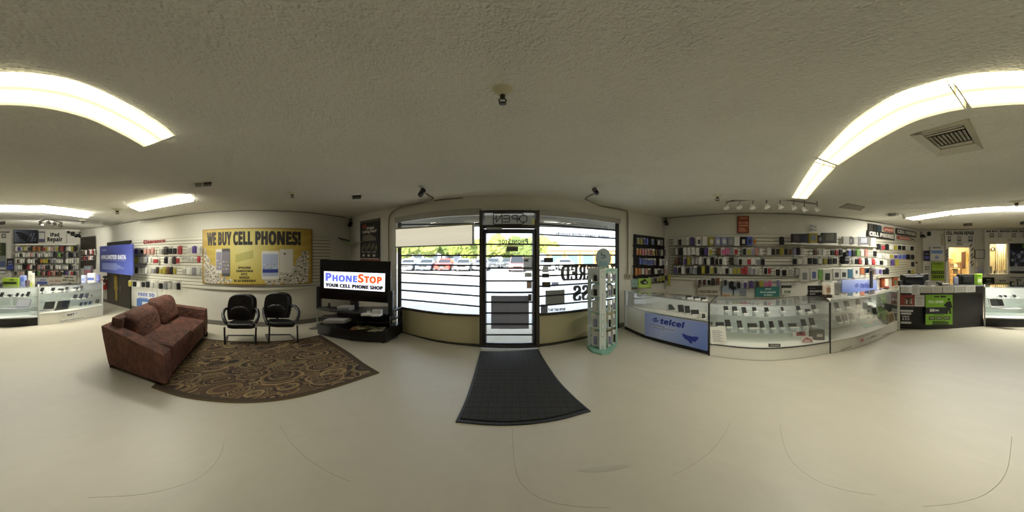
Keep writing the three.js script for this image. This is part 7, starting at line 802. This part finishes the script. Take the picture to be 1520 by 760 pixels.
// ---------- teal rotating rack by the window ----------
{
  const f = G(895, 519), o = thing('spinner_rack', 'pale teal and white cardboard tower of accessory packs', 'rack', f.clone());
  const d0 = -f.z, teal = M(0x8fb8a6, 0.5), wh = M(0xcfd6d0, 0.5), X = (u, d = d0) => (u - 760) * d / F;
  const base = [[872, 517], [880, 524], [893, 527.5], [906, 525], [915, 514], [905, 508], [884, 508]].map(([u, v]) => { const p = G(u, v); return [p.x, -p.z]; }); part(o, 'floor_tray', prism(base, 0, 0.03, 0.006), M(0x7fb09c, 0.5));
  const pA = [X(873.5, 5.75), 5.75], pB = [X(893, 5.45), 5.45], pC = [X(914, 5.85), 5.85], pD = [X(893, 6.2), 6.2], yT = 1.375, ring = (k) => [pA, pB, pC, pD].map(([x, d]) => [lerp(1.56, x, k), lerp(5.82, d, k)]);
  part(o, 'core', prism([[1.48, 5.8], [1.56, 5.72], [1.64, 5.8], [1.56, 5.88]], 0.03, yT), wh);
  for (const [i, y] of [0.03, 0.33, 0.61, 0.87, 1.12].entries()) part(o, 'tier', prism(ring(1), y, y + 0.02), teal);
  part(o, 'top_tier', prism(ring(1), yT - 0.02, yT), M(0xb9d06a, 0.5));
  const wing = (nm, u0, u1, v0, v1, d, m, dd = 0) => part(o, nm, quad(at(u0, v0, d), at(u1, v0 - 1, d + dd), at(u1, v1, d + dd), at(u0, v1, d), 0.02), m);
  wing('front_fin', 890, 899.5, 400, 522, 5.42, TM(canvasTex(96, 1024, (x, w, h) => { x.fillStyle = '#d6dcd6'; x.fillRect(0, 0, w, h); x.strokeStyle = '#5f9a86'; x.lineWidth = 5; x.strokeRect(24, 30, 48, 70); for (const y of [560, 660, 760]) x.strokeRect(26, y, 46, 80); x.fillStyle = '#9a9cc0'; for (let i = 0; i < 9; i++) x.fillRect(40, 300 + i * 22, 14, 14); x.strokeRect(34, 960, 26, 30); }), 0.5), 0.02); wing('left_fin', 872.3, 878, 398, 514, 5.7, TM(canvasTex(64, 1024, (x, w, h) => { x.fillStyle = '#d3dbda'; x.fillRect(0, 0, w, h); x.strokeStyle = '#7fa6b4'; x.lineWidth = 4; for (const y of [420, 560]) x.strokeRect(14, y, 30, 80); }), 0.5)); wing('right_fin', 914, 916.6, 399, 512, 5.82, teal, 0.05); wing('left_cap', 873, 890, 398, 415, 5.68, wh, -0.2); wing('right_cap', 899.5, 916, 400, 406, 5.45, teal, 0.4);
  const rng = ['w', 'c', 'g', 'k', 'l'], tiers = [0.051, 0.351, 0.631, 0.891, 1.141], ht = [0.25, 0.23, 0.21, 0.2, 0.19];
  tiers.forEach((y, i) => { for (const [ua, ub, da, db, sd] of [[879, 889, 5.62, 5.5, 'left face'], [901, 907, 5.5, 5.62, 'right face'], [908, 913.5, 5.64, 5.76, 'right face']]) { const u = (ua + ub) / 2, d = (da + db) / 2, w = (ub - ua) * d / F, c = pick(rng), [cn, hex] = COL[c]; const q = thing('accessory_pack', `${cn} hanging pack in the ${['lowest', 'second', 'middle', 'fourth', 'top'][i]} tier of the teal tower, ${sd}`, 'pack', V(X(u, d), y, -d), 'packs in the teal tower'); const card2 = new THREE.BoxGeometry(w, ht[i], 0.02).rotateY(sd[0] === 'l' ? -0.6 : 0.6).translate(X(u, d), y + ht[i] / 2, -d); part(q, 'card', card2, M(0xd3d5d0, 0.5)); part(q, 'product', new RoundedBoxGeometry(w * 0.5, ht[i] * 0.55, 0.04, 1, 0.01).rotateY(sd[0] === 'l' ? -0.6 : 0.6).translate(X(u, d) + (sd[0] === 'l' ? -0.006 : 0.006), y + ht[i] * 0.42, -d + 0.012), M(hex, 0.5)); } });
  const hd = thing('round_topper', 'round silver blue topper sign on the teal tower', 'sign', at(895, 399, 5.7)), c = at(895.3, 383.5, 5.7), s = new THREE.Shape(); s.absellipse(0, 0, 0.128, 0.172, 0, Math.PI * 2); part(hd, 'disc', new THREE.ExtrudeGeometry(s, { depth: 0.015, bevelEnabled: true, bevelSize: 0.006, bevelThickness: 0.004, bevelSegments: 2, curveSegments: 28 }).translate(c.x, c.y, c.z), M(0x9fb0b2, 0.35)); part(hd, 'letter', tube([V(c.x - 0.03, c.y + 0.11, c.z + 0.025), V(c.x - 0.035, c.y + 0.06, c.z + 0.025), V(c.x + 0.02, c.y + 0.06, c.z + 0.025), V(c.x + 0.03, c.y + 0.02, c.z + 0.025), V(c.x - 0.035, c.y + 0.005, c.z + 0.025)], 0.008, 24, 6), M(0x5c7478, 0.4)); part(hd, 'foot_print', box(c.x, c.y - 0.09, c.z + 0.022, 0.14, 0.08, 0.006), M(0x82a4b2, 0.4)); part(hd, 'stem', rod(V(c.x, 1.376, c.z), V(c.x, c.y - 0.15, c.z), 0.012), M(0xd9e4c4, 0.5));
}
renderer.render(scene, camera);
